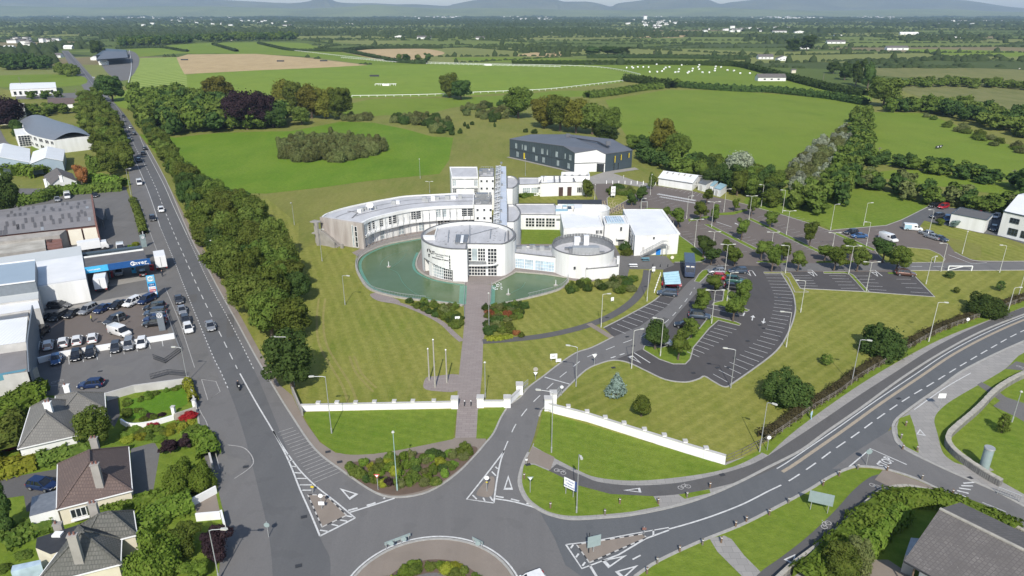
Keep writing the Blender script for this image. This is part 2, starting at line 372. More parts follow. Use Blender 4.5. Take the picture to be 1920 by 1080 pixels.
def ribbon(name,line,wd,z,mat,parent=None,kind='structure',h=0,b=None,off=0):
 own=b is None;b=b or MB();L=offset(line,off+wd/2);Rr=offset(line,off-wd/2)
 if own and not h:z=freez(line,z)
 for i in range(len(line)-1):
  q=[Rr[i],Rr[i+1],L[i+1],L[i]]
  b.face([(p.x,p.y,z+h)for p in q])
  if h:
   b.face([(Rr[i].x,Rr[i].y,0),(Rr[i+1].x,Rr[i+1].y,0),(Rr[i+1].x,Rr[i+1].y,z+h),(Rr[i].x,Rr[i].y,z+h)])
   b.face([(L[i+1].x,L[i+1].y,0),(L[i].x,L[i].y,0),(L[i].x,L[i].y,z+h),(L[i+1].x,L[i+1].y,z+h)])
 if h:
  for e,fl in((0,False),(-1,True)):
   q=[(Rr[e].x,Rr[e].y,0),(L[e].x,L[e].y,0),(L[e].x,L[e].y,z+h),(Rr[e].x,Rr[e].y,z+h)]
   b.face(q[::-1]if not fl else q)
 if own:
  o=b.build(name,mat,parent)
  if kind and not parent:o['kind']=kind
  return o
def kerb(pts,n=6,closed=False,z=0,wd=.28,spl=True,parent=None):
 L=cr(GL(pts),closed,n)if spl else GL(pts)
 if closed:L=L+[L[0]]
 return ribbon('kerb',L,wd,z,'kerb_stone',h=.12,parent=parent)
def dashes(name,line,wd,on,offl,z,mat='road_paint',parent=None,b=None,start=0):
 own=b is None;b=b or MB();acc=start;seg=[]
 P=[];s=0
 for i in range(len(line)-1):
  d=(line[i+1]-line[i]).length;P.append((s,line[i],line[i+1],d));s+=d
 def at(t):
  for(s0,a,c,d)in P:
   if s0<=t<=s0+d+1e-6:return a+(c-a)*((t-s0)/max(d,1e-6)),(c-a).normalized()
  return P[-1][2],(P[-1][2]-P[-1][1]).normalized()
 t=start
 while t<s:
  k=3;pts=[at(min(t+on*q/k,s))for q in range(k+1)]
  for q in range(k):
   (p,d),(p2,d2)=pts[q],pts[q+1];o1,o2=perp(d)*wd/2,perp(d2)*wd/2
   b.face([(*(p-o1),z),(*(p2-o2),z),(*(p2+o2),z),(*(p+o1),z)])
  t+=on+offl
 if own:
  o=b.build(name,mat,parent)
  if not parent:o['kind']='structure'
  return o
def textmesh(txt,size,mat,depth=.02,align='CENTER',spacing=1.0):
 c=bpy.data.curves.new('lettering','FONT');c.body=txt;c.size=size;c.extrude=depth;c.align_x=align;c.align_y='CENTER';c.space_character=spacing;c.offset=size*.018;c.resolution_u=2
 o=bpy.data.objects.new('lettering',c);col.objects.link(o)
 dg=bpy.context.evaluated_depsgraph_get();me=bpy.data.meshes.new_from_object(o.evaluated_get(dg));bpy.data.objects.remove(o)
 me.materials.clear();me.materials.append(M[mat]);me.name='lettering';return me
def stand_text(txt,size,mat,p,d,z,parent,out=.05,depth=.02,spacing=1.0,name='lettering'):
 """upright lettering at ground point p, reading along unit direction d, facing the viewer side of d"""
 me=textmesh(txt,size,mat,depth,spacing=spacing);o=bpy.data.objects.new(name,me);col.objects.link(o)
 n=Vector((d.y,-d.x));X=Vector((d.x,d.y,0));Z=Vector((n.x,n.y,0))
 o.matrix_local=Matrix.Translation((p.x+n.x*out,p.y+n.y*out,z))@Matrix((X,Vector((0,0,1)),Z)).transposed().to_4x4()
 o.parent=parent;return o
# ================================================================ THE LAND
sheet('ground',[(-30000,-400),(30000,-400),(30000,40000),(-30000,40000)],-.06,'far_field_0')
rng=np.random.RandomState(3)
CX,CY=300.0,170.0
rows=int(8800/CY)
def node(i,j):
 r=np.random.RandomState((i*7919+j*104729+13)%2**31);a=.22
 x=(i+(j%2)*.4)*CX+(r.rand()-.5)*CX*.62;y=560+j*CY+(r.rand()-.5)*CY*.62
 return Vector((x*math.cos(a)-(y-560)*math.sin(a)*.35,y+x*math.sin(a)*.35))
ff=MB();edges=[];woods=[]
for j in range(0,rows):
 half=int((.80*(560+j*CY)+1500)/CX)
 for i in range(-half,half):
  q=[node(i,j),node(i+1,j),node(i+1,j+1),node(i,j+1)]
  r=np.random.RandomState((i*31+j*977+5)%2**31).rand()
  far=j/rows
  k=0 if r<.24 else 1 if r<.52 else 2 if r<.60 else 3 if r<.84 else 4 if r<.97 else 5
  ff.face([(p.x,p.y,-.03)for p in q],k)
  edges.append((q[0],q[1]));edges.append((q[0],q[3]))
  if k==4 and q[0].y>900:woods.append(q)
o=ff.build('fields',['far_field_%d'%i for i in range(6)]);o['kind']='structure'
def field(name,pts,z,mat,smooth=True):
 P=cr(GL(pts),True,4)if smooth else GL(pts)
 return sheet(name,P,z,mat)
near_zone=GL([(-400,1700),(2400,1700),(2400,500),(2150,230),(1700,168),(1150,140),(700,150),(240,160),(100,190),(-60,150),(-600,300)])
sheet('grass_land',near_zone,-.01,'rough_grass')
F={}
F['stubble']=[(331,108),(352,102),(480,101),(560,107),(690,122),(600,127),(480,132),(346,139),(338,125)]
F['stubble2']=[(648,96),(700,91),(790,91),(834,99),(800,108),(745,115),(700,110)]
F['striped']=[(250,109),(331,107),(340,125),(350,142),(352,178),(243,168)]
F['course']=[(243,166),(350,140),(480,131),(600,126),(700,121),(820,118),(960,121),(1130,122),(1172,140),(1166,154),(1050,166),(960,174),(830,181),(660,184),(640,205),(240,205)]
F['band']=[(225,96),(330,84),(420,80),(560,80),(600,90),(720,112),(860,119),(700,121),(560,105),(350,100),(250,107)]
F['bales']=[(1128,122),(1300,121),(1400,128),(1470,148),(1622,178),(1600,192),(1450,172),(1320,158),(1200,148),(1172,138)]
F['east']=[(1135,188),(1180,180),(1250,169),(1330,169),(1440,175),(1530,183),(1618,195),(1625,204),(1612,236),(1560,290),(1500,330),(1480,345),(1400,335),(1290,318),(1225,296),(1190,278),(1165,240)]
F['south_east']=[(1634,210),(1735,212),(1800,238),(1880,268),(1960,288),(1960,338),(1860,338),(1780,322),(1700,312),(1610,306),(1625,270)]
F['long']=[(1850,336),(1700,318),(1640,330),(1780,352),(1960,372),(1960,352)]
F['mid']=[(262,252),(330,258),(400,250),(480,247),(545,246),(640,228),(700,230),(760,242),(810,256),(850,258),(842,300),(824,326),(700,338),(600,352),(500,363),(430,362),(372,350),(330,320),(290,285)]
F['mow']=[(1575,345),(1740,382),(1692,414),(1662,423),(1569,431),(1530,420),(1400,385),(1430,360)]
F['pony']=[(640,204),(700,186),(830,184),(960,178),(1050,170),(1110,172),(1100,180),(1010,186),(930,205),(860,200),(800,214),(720,216),(660,222)]
field('racecourse_field',F['course'],.004,'course');field('stubble_field',F['stubble'],.03,'stubble',False)
field('stubble_field',F['stubble2'],.03,'stubble');field('striped_field',F['striped'],.016,'striped_field',False)
field('green_field',F['band'],.010,'pasture');field('bale_field',F['bales'],.012,'pasture')
field('green_field',F['east'],.014,'pasture',False);field('green_field',F['south_east'],.018,'pasture',False);field('green_field',F['long'],.022,'pasture')
field('meadow',F['mid'],.020,'meadow',False);field('mown_grass',F['mow'],.024,'verge');field('green_field',F['pony'],.026,'pasture')
for k,(pts,m)in enumerate([([(850,108),(1010,108),(1100,112),(1060,116),(900,115)],'pasture'),([(1175,93),(1290,92),(1430,98),(1400,103),(1250,99)],'far_field_3'),
  ([(1190,68),(1260,66),(1320,66),(1280,70),(1210,71)],'stubble'),([(1440,98),(1560,96),(1660,100),(1750,110),(1640,118),(1540,116),(1450,106)],'far_field_3'),
  ([(1670,155),(1800,158),(1950,170),(1950,182),(1800,172),(1680,166)],'bog'),([(1700,92),(1900,96),(1950,104),(1860,106),(1740,100)],'pasture'),
  ([(350,100),(420,83),(550,82),(620,96),(480,98)],'pasture'),([(-40,145),(60,140),(150,142),(150,160),(0,163)],'pasture'),([(620,76),(700,74),(760,78),(690,84)],'far_field_3'),
  ([(1010,98),(1060,99),(1040,106),(970,104)],'stubble'),([(1600,128),(1900,130),(1980,150),(1800,150),(1650,142)],'bog'),([(1700,165),(1990,185),(1990,240),(1850,215),(1750,190)],'bog')]):
 field('field_strip',pts,.034+.004*k,m)
field('campus_lawn',[(560,470),(600,455),(680,470),(860,520),(1090,500),(1200,480),(1280,440),(1330,470),(1500,500),(1640,500),(1990,470),(2080,500),(2080,560),(1500,800),(1440,845),(1380,870),(1060,790),(960,775),(560,772),(470,640),(330,400),(500,372),(560,420)],.03,'lawn',False)
sheet('mown_lawn',GL([(1840,460),(1760,440),(1720,416),(1760,408),(1860,446),(1960,480),(1960,500),(1840,489)]),.032,'lawn')
sheet('right_lawn',GL([(1115,690),(1150,680),(1180,684),(1245,716),(1290,721),(1340,722),(1384,719),(1444,675),(1484,618),(1495,572),(1490,550),(1620,550),(1756,560),(1712,512),(1980,508),(2080,505),(2080,545),(1920,566),(1595,728),(1430,842),(1380,866),(1040,766)]),.034,'lawn_right')
for k_,pts in enumerate([[(598,560),(594,600),(600,650),(640,720),(655,765)],[(610,560),(606,600),(614,650),(656,720),(672,765)],[(700,735),(668,700),(655,668)],[(706,728),(678,700),(664,668)]]):ribbon('worn_track',cr(GL(pts),n=6),.45,.040+.002*k_,'lawn_dry')
# ================================================================ ROADS
Z1,Z2,Z3,Z4,Z5,ZM=.050,.056,.062,.068,.074,.084
right_main=[(128,95),(150,118),(178,150),(205,182),(232,212),(255,245),(275,272),(310,336),(355,440),(390,505),(413,548),(445,605),(480,670),(517,732),(547,780)]
left_main=[(115,95),(135,130),(156,165),(180,195),(202,222),(222,255),(236,290),(244,340),(256,390),(268,440),(285,520),(308,600),(332,680),(352,712),(366,755),(374,800),(392,900),(420,960),(415,1010),(408,1120)]
RM=cr(GL(right_main),n=4);LM=cr(GL(left_main),n=4)
junction=RM+cr(GL([(547,780),(590,842),(640,882),(705,925),(750,933),(805,922),(855,890),(890,855),(910,832),(926,812),(939,784),(954,760)]),n=4)[1:] \
 +GL([(1011,781),(1002,817),(991,849)])+cr(GL([(980,872),(973,905),(985,936),(1010,956),(1035,967),(1072,974),(1135,971),(1185,966),(1260,951)]),n=4) \
 +GL([(1322,933),(1440,960),(1385,987),(1310,1017),(1235,1052),(1190,1082),(1150,1130),(1150,1400),(500,1400),(400,1300)])+LM[::-1]
sheet('road',junction,Z1,'road_grey')
cl=[(242,277),(262,320),(282,370),(300,425),(325,485),(346,539),(375,610),(400,670),(415,700),(440,760),(462,830),(485,920),(505,1010),(512,1100),(512,1250)]
crr=[(540,1300),(600,1180),(620,1060),(600,1008),(560,900),(525,810),(497,740),(477,695),(450,640),(425,592),(395,537),(362,467),(325,387),(305,342),(287,307),(270,275)]
sheet('carriageway',cr(GL([(118,96),(150,132),(180,172),(208,205),(228,240)]+cl),n=4)+cr(GL(crr+[(250,240),(228,208),(200,178),(165,138),(127,97)]),n=4),Z2,'road_dark')
nk=[(1260,951),(1322,932),(1385,905),(1440,877),(1502,845),(1550,810),(1615,765),(1690,710),(1765,662),(1840,622),(1920,590),(2050,545)]
sk=[(1190,1082),(1235,1052),(1310,1017),(1385,987),(1440,960),(1515,920),(1552,897),(1590,879),(1640,845),(1677,792),(1715,760),(1765,725),(1815,690),(1920,640),(2050,590)]
sheet('curved_road',cr(GL([(1010,957),(1072,975),(1135,971),(1185,966)]+nk),n=5)+cr(GL(sk),n=5)[::-1]+GL([(1130,1110),(1060,1060),(1040,1010)]),Z2+.003,'road_blue')
side_n=[(1672,805),(1678,822),(1690,838),(1715,853),(1765,877),(1810,897),(1865,921),(1920,950),(2010,1000)]
side_s=[(1590,879),(1615,875),(1660,880),(1715,897),(1765,920),(1815,942),(1840,960),(1920,998),(2010,1045)]
sheet('side_road',cr(GL(side_n),n=4)+cr(GL(side_s),n=4)[::-1]+GL([(1560,880),(1600,850)]),Z3,'road_grey')
ent_l=[(954,760),(976,745),(992,726),(1020,705),(1047,684),(1080,662),(1110,652),(1150,632)]
ent_r=[(1011,781),(1017,768),(1043,748),(1069,722),(1099,694),(1125,682),(1150,676),(1177,680),(1210,695),(1247,712),(1285,717),(1310,711),(1321,706),(1338,716),(1360,726),(1380,715),(1440,672),(1465,647),(1482,615),(1490,590),(1491,572),(1485,547),(1464,512)]
lot1=cr(GL(ent_l),n=3)+GL([(1132,615),(1177,592),(1222,567),(1236,555),(1240,535),(1244,505)])+GL([(1265,492),(1317,492),(1400,494),(1464,494)])+cr(GL(ent_r),n=3)[::-1]
sheet('car_park',lot1,Z1+.001,'lot_dark')
sheet('entrance_road',cr(GL([(954,760),(976,745),(992,726),(1020,705),(1047,684),(1080,662),(1110,652),(1150,632)]),n=3)+GL([(1200,612),(1250,575),(1290,530),(1330,497),(1345,500),(1310,545),(1270,590),(1230,640),(1205,655),(1150,676)])+cr(GL(ent_r[:7]),n=3)[::-1],Z2+.002,'road_grey')
lot2=[(1108,344),(1150,345),(1168,352),(1182,366),(1215,352),(1233,349),(1297,358),(1337,369),(1360,374),(1400,384),(1428,393),(1467,403),(1517,419),(1555,433),(1567,431),(1662,423),(1692,412),(1742,387),(1800,392),(1880,404),(1900,440),(1840,438),(1778,423),(1733,414),(1722,428),(1757,444),(1778,457),(1790,473),(1815,485),(1840,490),(1960,490),(1960,506),(1823,507),(1707,507),(1751,556),(1616,546),(1499,540),(1481,512),(1464,500),(1317,496),(1322,480),(1303,463),(1283,448),(1274,441),(1240,392),(1168,392),(1138,403),(1125,383)]
sheet('upper_car_park',GL(lot2),Z1+.004,'lot_brown')
sheet('east_lane',GL([(1464,494),(1790,493),(1960,491),(1960,506),(1823,507),(1707,507),(1464,509)]),Z2+.005,'road_grey')
sheet('lower_rows',GL([(1464,510),(1707,510),(1752,556.5),(1616,547),(1499,541),(1481,514)]),Z2+.001,'lot_dark')
sheet('east_yard',GL([(1692,412),(1742,387),(1800,391),(1880,403),(1960,425),(1960,470),(1880,445),(1778,424),(1733,414),(1722,428),(1690,424)]),Z2+.006,'road_dark')
sheet('back_lane',GL([(1105,332),(1135,322),(1190,314),(1198,318),(1150,325),(1188,338),(1232,348),(1215,353),(1160,344),(1108,345),(1065,330),(1060,324),(1095,321)]),Z2,'concrete_pave')
sheet('paved_yard',GL([(1160,480),(1180,478),(1248,480),(1265,497),(1243,506),(1218,505),(1180,505),(1176,520),(1160,522),(1155,500)]),Z1+.008,'yard')
sheet('path',GL([(1176,520),(1157,522),(1148,475),(1142,455),(1150,455),(1162,478)]),Z1+.012,'yard')
curved_path=cr(GL([(1214,507),(1210,530),(1195,556),(1170,578),(1130,600),(1080,617),(1020,630),(960,637),(905,641)]),n=4)
ribbon('path',curved_path,2.0,Z1+.016,'track_dark')
ribbon('path',GL([(1104,607),(1148,634)]),1.3,Z1+.020,'tan_pave')
walk_l=[(872,534),(870,572),(871,600),(868,635),(865,660),(861,700),(858,735),(857,772),(853,830)]
walk_r=[(922,534),(920,572),(906,640),(904,700),(900,745),(897,772),(893,830)]
sheet('walkway',GL(walk_l)+GL(walk_r)[::-1],Z3,'brick_paving')
sheet('flagpole_paving',cr(GL([(800,708),(815,706),(861,703),(858,733),(820,734),(797,730),(794,720)]),True,3),Z2,'brick_paving')
ribbon('path',cr(GL([(700,555),(735,566),(765,575),(800,590),(830,607),(850,626),(866,640)]),n=5),1.2,Z2+.004,'brick_paving')
sheet('path',cr(GL([(694,552),(712,550),(745,562),(748,570),(715,566),(700,560)]),True,3),Z2+.008,'brick_paving')
sheet('terrace',GL([(660,474),(685,462),(700,450),(730,440),(765,430),(800,422),(900,420),(1000,430),(1060,440),(1135,452),(1150,480),(1152,520),(1100,530),(1058,524),(968,512),(925,533),(868,537),(800,528),(772,505),(775,470),(690,476),(672,482)]),Z1+.002,'terrace_paving')
pondL=cr(GL([(869,573),(800,564),(745,557),(697,543),(678,520),(671,499),(677,484),(697,471),(730,459),(770,451),(800,446)]),n=6)
pondL_in=cr(GL([(786,474),(780,488),(779,500),(786,511),(805,521),(830,528),(872,534)]),n=5)
pondL_poly=pondL+pondL_in
sheet('pond',pondL_poly,Z4,'pond_water')
pondR_poly=GL([(922,534),(945,523),(968,511),(985,511),(1020,515),(1065,522),(1064,530),(1052,541),(1030,549),(990,559),(920,574)])
sheet('pond',pondR_poly,Z4,'pond_water')
ribbon('pond_shelf',offset(pondL,-.55),.7,Z5,'pond_shallow');ribbon('pond_shelf',offset(pondL_in,-.45),.6,Z5,'pond_shallow')
ribbon('pond_shelf',GL([(867,571),(869,536)]),1.6,Z5+.004,'pond_shallow');ribbon('pond_shelf',GL([(923,571),(925,536)]),1.0,Z5,'pond_shallow')
ribbon('pond_rim',offset(pondL,.35),.6,.02,'stone_pale',h=.35);ribbon('pond_rim',offset(pondL_in,.25),.4,.02,'stone_pale',h=.25)
ribbon('pond_rim',cr(GL([(1065,522),(1064,531),(1052,542),(1030,550),(990,560),(922,575)]),n=4),.5,.02,'stone_pale',h=.3)
ribbon('pond_rim',GL([(922,534),(945,523),(968,511),(1020,515),(1065,522)]),.4,.02,'stone_pale',h=.25)
sheet('court_lawn',GL([(978,425),(1052,425),(1051,458),(977,458)]),Z3,'verge')
sheet('back_lawn',GL([(974,364),(1112,364),(1116,373),(1050,381),(974,381)]),Z3,'lawn')
sheet('hall_lawn',cr(GL([(1262,420),(1276,443),(1303,463),(1320,480),(1316,490),(1262,491),(1256,478),(1268,478)]),True,3),Z3,'verge')
def island(pts,mat='verge',smooth=False,k=True,z=Z4):
 P=cr(GL(pts),True,4)if smooth else GL(pts)
 sheet('grass_island',P,z,mat)
 if k:ribbon('kerb',P+[P[0]],.22,0,'kerb_stone',h=.11)
island([(1331,592),(1352,597),(1380,604),(1389,608),(1386,611),(1347,601),(1330,616),(1300,652),(1294,674),(1285,683),(1262,683),(1236,674),(1206,656),(1209,648),(1240,652),(1284,640),(1310,618)])
island([(1358,509),(1370,509),(1369,540),(1366,560),(1384,574),(1405,582),(1400,585),(1370,578),(1335,572),(1338,568),(1355,564),(1358,540)])
island([(1318,507),(1330,506),(1328,514),(1312,530),(1302,528),(1310,515)])
def strip(a,b,wd=1.7,mat='verge'):
 L=GL([a,b]);ribbon('grass_strip',L,wd,Z4,mat);ribbon('kerb',L,.2,0,'kerb_stone',h=.1,off=wd/2);ribbon('kerb',L,.2,0,'kerb_stone',h=.1,off=-wd/2)
strip((1325,421),(1417,468));strip((1405,410),(1540,474));strip((1563,436),(1640,470))
island([(1343,400),(1372,398),(1400,392),(1402,395),(1375,403),(1345,404)],k=False);island([(1290,411),(1330,405),(1330,409),(1292,416)],k=False)
island([(1432,510.5),(1466,510.5),(1482,512),(1500,540),(1516,548),(1490,548),(1478,522),(1468,513),(1432,513)],'lawn')
island([(1544,510),(1588,510),(1600,516),(1630,548),(1622,548),(1592,515),(1584,513),(1544,513)]);island([(1664,511),(1708,511),(1712,515),(1666,514)],k=False)
island([(1419,490),(1475,489),(1475,493),(1422,493)],k=False);island([(1530,490),(1600,489),(1600,493),(1532,493)],k=False)
island([(1640,470),(1700,464),(1742,468),(1762,477),(1772,486),(1768,492),(1707,493),(1660,493)],'lawn')
island([(1196,395),(1215,390),(1245,392),(1240,397),(1200,398)],k=False)
island([(1140,392),(1138,372),(1150,362),(1175,368),(1182,372),(1150,390)],'lawn')
kerb([(1132,615),(1177,592),(1222,567),(1237,555)],3);kerb(ent_l[:],4);kerb(ent_r,4);kerb([(1499,541),(1616,547),(1752,557),(1707,510)],spl=False)
kerb([(1273,441),(1303,463),(1320,480),(1316,491),(1265,492)],3);kerb([(1790,473),(1815,485),(1840,490),(1960,490)],3);kerb([(1707,507.5),(1823,507.5),(1960,506.5)],3)
kerb([(1360,374),(1400,384),(1467,403),(1517,419),(1555,433),(1567,431),(1662,423),(1692,412),(1742,387)],spl=False)
# ================================================================ JUNCTION: verges, footways, islands
footway='slab_paving'
fw=cr(GL([(560,800),(590,842),(640,882),(705,925),(750,933),(805,922),(855,890),(890,855),(912,828)]),n=4)
sheet('footway',RM[-30:]+GL([(550,785)])+fw+GL([(910,820),(850,822),(780,838),(700,852),(630,850),(600,830),(575,795),(562,772),(548,742),(524,722),(485,655),(455,600),(430,556),(402,500),(362,435)]),Z2+.008,'tan_pave')
sheet('verge',cr(GL([(568,778),(590,815),(612,838),(640,851),(680,853),(740,846),(850,824)]),n=4)+GL([(857,768),(700,770),(566,774)]),Z4,'verge')
sheet('verge',GL([(896,768),(952,763),(935,795),(916,823),(893,823)]),Z4,'verge')
bed=cr(GL([(655,868),(648,880),(665,898),(700,920),(745,929),(800,918),(845,893),(885,858),(895,840),(870,838),(840,850),(780,850),(720,862)]),True,4)
sheet('flower_bed',bed,Z4+.002,'soil')
kerb([(445,605),(480,670),(517,732),(547,780),(590,842),(640,882),(705,925),(750,933),(805,922),(855,890),(890,855),(910,832),(926,812),(939,784),(954,760)],4)
kerb([(275,272),(310,336),(355,440),(390,505),(413,548),(445,605)],4)
tri=GL([(1017,770),(1012,800),(1000,837)])+cr(GL([(1040,860),(1085,883),(1120,896),(1185,902),(1260,897),(1335,886),(1385,872),(1425,852)]),n=4)+GL([(1440,838),(1360,873),(1020,772)])
sheet('footway',GL([(1000,832),(992,850)])+cr(GL([(980,872),(973,905),(985,936),(1010,956),(1035,967),(1072,974),(1135,971),(1185,966),(1260,951),(1322,932),(1385,905),(1440,877),(1502,845),(1550,810),(1615,765),(1690,710),(1765,662),(1840,622),(1920,590),(2050,545)]),n=4)+cr(GL([(2050,525),(1920,576),(1840,606),(1765,636),(1690,675),(1595,732),(1487,808),(1425,848)]),n=4)+GL([(1360,868),(1040,840)]),Z2+.010,'slab_paving')
sheet('verge',tri,Z4,'verge')
sheet('verge',GL([(982,872),(1002,872),(1035,886),(1085,911),(1145,927),(1225,931),(1237,950)])+cr(GL([(1185,960),(1135,965),(1072,968),(1035,962),(1010,950),(990,932),(979,905),(982,872)]),n=4),Z4,'verge')
sheet('verge',GL([(1272,928),(1330,918),(1332,925),(1284,936)]),Z4,'verge')
trackN=cr(GL([(1035,878),(1085,901),(1120,914),(1185,921),(1260,918),(1320,908),(1390,890),(1440,870),(1505,828),(1560,791),(1625,746),(1700,697),(1765,655),(1840,617),(1920,584),(2050,538)]),n=4)
ribbon('cycle_track',trackN,2.3,Z3+.004,'track_dark')
sheet('tan_crossing',GL([(998,838),(1040,858),(1032,882),(1002,870),(984,868)]),Z3+.012,'tan_pave')
ribbon('cycle_line',offset(trackN,-1.45)[28:],.16,ZM,'road_paint');ribbon('beige_line',offset(trackN,-2.35)[28:],.5,ZM-.004,'beige_paint')
kerb([(991,849),(980,872),(973,905),(985,936),(1010,956),(1035,967),(1072,974),(1135,971),(1185,966)]+nk,4,wd=.4)
ribbon('verge',cr(GL([(1430,850),(1487,800),(1595,724),(1690,667),(1765,629),(1840,600),(1920,570),(2050,520)]),n=4),1.6,Z4,'verge')
sheet('verge',cr(GL([(1190,1084),(1235,1054),(1310,1019),(1385,989),(1440,962),(1515,922),(1552,899),(1590,882),(1620,879),(1660,884)]),n=4)+GL([(1715,900),(1765,922),(1815,945),(1840,963),(2030,1060),(2030,1500),(1100,1500),(1150,1130)]),Z1-.006,'verge')
sheet('path',GL([(1330,1010),(1358,1005),(1372,1012),(1395,1042),(1425,1072),(1450,1100),(1420,1110),(1380,1070),(1345,1035)]),Z3+.002,'slab_paving')
track=cr(GL([(1385,1150),(1440,1088),(1480,1058),(1530,1018),(1580,970),(1615,930),(1645,905),(1668,898)]),n=5)
ribbon('cycle_track',track,2.4,Z3+.004,'track_dark');ribbon('path',offset(track,-2.2),1.5,Z3+.008,'slab_paving')
ribbon('path',offset(track,-3.3),.7,Z3+.001,'track_dark')
sheet('footway',GL([(1655,882),(1668,884),(1715,900),(1765,922),(1815,945),(1800,950),(1740,922),(1690,915),(1665,912),(1640,900)]),Z3+.016,'tan_pave')
kerb(sk[:8]+[(1615,875),(1660,880),(1715,897),(1765,920),(1815,942),(1840,960),(1920,998)],4,wd=.4);kerb([(2050,590),(1920,640),(1815,690),(1765,725),(1715,760),(1677,792)]+side_n[1:],4,wd=.4)
sheet('footway',cr(GL([(2050,592),(1920,642),(1815,692),(1765,727),(1717,762),(1680,794),(1680,822),(1692,840),(1717,855),(1767,879),(1812,899),(1867,922),(1960,975)]),n=4)+GL([(2050,980),(2050,660)]),Z2+.012,'slab_paving')
ribbon('cycle_track',cr(GL([(2050,600),(1920,652),(1850,684),(1800,712),(1750,745),(1722,775),(1722,800),(1734,826)]),n=4),2.2,Z3,'track_dark')
sheet('verge',GL([(1682,800),(1686,785),(1706,778),(1714,800),(1722,835),(1722,850),(1698,838),(1684,820)]),Z4,'verge')
sheet('verge',cr(GL([(2050,640),(1985,655),(1920,662),(1885,692),(1835,722),(1800,742),(1770,762),(1752,785),(1758,815),(1768,850),(1790,868)]),n=4)+GL([(1830,880),(1880,905),(1960,950),(2060,1000),(2060,640)]),Z3+.010,'verge')
sheet('path',GL([(1832,722),(1840,717),(1870,733),(1885,745),(1960,770),(1960,815),(1906,783),(1862,762),(1875,752)]),Z4+.012,'yard')
sheet('path',GL([(1885,692),(1905,678),(1960,690),(1960,700)]),Z4+.008,'yard')
sheet('forecourt',GL([(-120,352),(200,355),(235,350),(262,420),(285,520),(308,600),(332,680),(352,712),(190,742),(120,742),(-160,780)]),Z1+.006,'yard')
sheet('sales_yard',GL([(60,600),(278,560),(308,572),(327,628),(66,672)]),Z2+.003,'lot_brown')
sheet('lower_yard',GL([(66,673),(327,630),(350,708),(190,740),(70,740)]),Z2+.006,'road_grey')
sheet('front_strip',GL([(232,430),(262,428),(285,520),(308,600),(335,680),(352,716),(412,712),(390,660),(345,540),(300,425),(262,345),(245,350),(258,420)]),Z2+.009,'yard')
sheet('concrete_apron',GL([(200,527),(275,514),(280,524),(203,538)]),Z3,'concrete_pave')
sheet('concrete_apron',GL([(75,585),(200,562),(278,548),(282,556),(200,572),(75,598)]),Z3,'concrete_pave')
sheet('garden',GL([(-200,752),(72,742),(192,742),(352,712),(366,760),(372,800),(388,880),(408,915),(420,965),(415,1010),(408,1120),(390,1500),(-500,1500),(-400,900)]),Z1+.009,'verge')
sheet('garden_lawn',cr(GL([(238,752),(285,742),(340,724),(352,757),(310,770),(262,785),(238,780)]),True,3),Z3,'garden_lawn')
sheet('drive',GL([(-40,906),(108,880),(106,955),(50,960),(45,930),(-60,945)]),Z3+.004,'track_dark')
sheet('drive',GL([(245,842),(290,830),(300,848),(285,935),(250,945)]),Z3,'yard');sheet('drive',GL([(200,745),(220,742),(225,780),(215,800),(200,795)]),Z3,'track_dark')
sheet('drive',GL([(362,940),(402,912),(412,958),(370,966)]),Z3,'tan_pave')
sheet('west_lawn',GL([(50,245),(80,240),(125,245),(160,225),(165,280),(60,285)]),Z2,'verge');sheet('west_drive',GL([(-60,235),(0,242),(12,265),(40,285),(60,300),(-60,300)]),Z2+.003,'yard')
sheet('west_drive',GL([(30,178),(200,172),(205,184),(30,186)]),Z2+.003,'yard')
sheet('race_yard',cr(GL([(175,105),(200,100),(245,95),(262,112),(240,150),(205,140),(190,122)]),True,3),Z2,'yard')
kerb([(352,712),(366,755),(374,800),(380,850)],3)
# ================================================================ MARKINGS
MK=MB();FK=MB();YK=MB()
def pline(pts,wd=.15,spl=True,b=None,z=ZM):ribbon(None,cr(GL(pts),n=5)if spl and len(pts)>2 else GL(pts),wd,z,None,b=b or MK)
def pdash(pts,wd,on,off,b=None,z=ZM,start=0):dashes(None,cr(GL(pts),n=6),wd,on,off,z,b=b or MK,start=start)
pdash([(127,96),(150,125),(175,160),(202,183),(225,209),(240,247),(252,272),(272,310),(292,352),(305,385),(325,435),(345,480),(370,537),(400,600),(419,639),(445,692)],.16,3.0,2.6)
pdash([(232,250),(242,277),(262,320),(282,370),(300,425)],.14,30,.01);pdash([(300,425),(325,485),(346,539),(375,610),(400,670),(415,700),(429,732)],.14,.8,.8)
pdash([(262,255),(270,275),(305,342),(325,387),(350,440)],.14,30,.01);pdash([(350,440),(362,467),(395,537),(425,592),(450,640),(477,695)],.14,.8,.8)
pline([(450,701),(480,755),(512,809),(540,862),(562,917),(581,960),(600,1006)],.22)
pline([(512,809),(535,845),(562,882),(592,912),(630,942),(666,972)],.2);pline([(600,1006),(632,990),(666,972)],.25,False)
for(a,b_)in[((536,854),(542,853)),((541,864),(549,864)),((547,875),(556,876)),((552,887),(565,888)),((557,898),(575,898)),((562,910),(585,910)),((567,920),(584,920)),
    ((600,995),(614,997)),((622,984),(634,987)),((638,976),(651,978)),((650,968),(660,970))]:pline([a,b_],.22,False)
for k in range(17):
 t=k/16;a=G(521+68*t,812+94*t);b2=G(549+89*t,803+83*t)
 FK.face([(*a,ZM),(*b2,ZM),(*(b2+Vector((.05,.16))),ZM),(*(a+Vector((.05,.16))),ZM)])
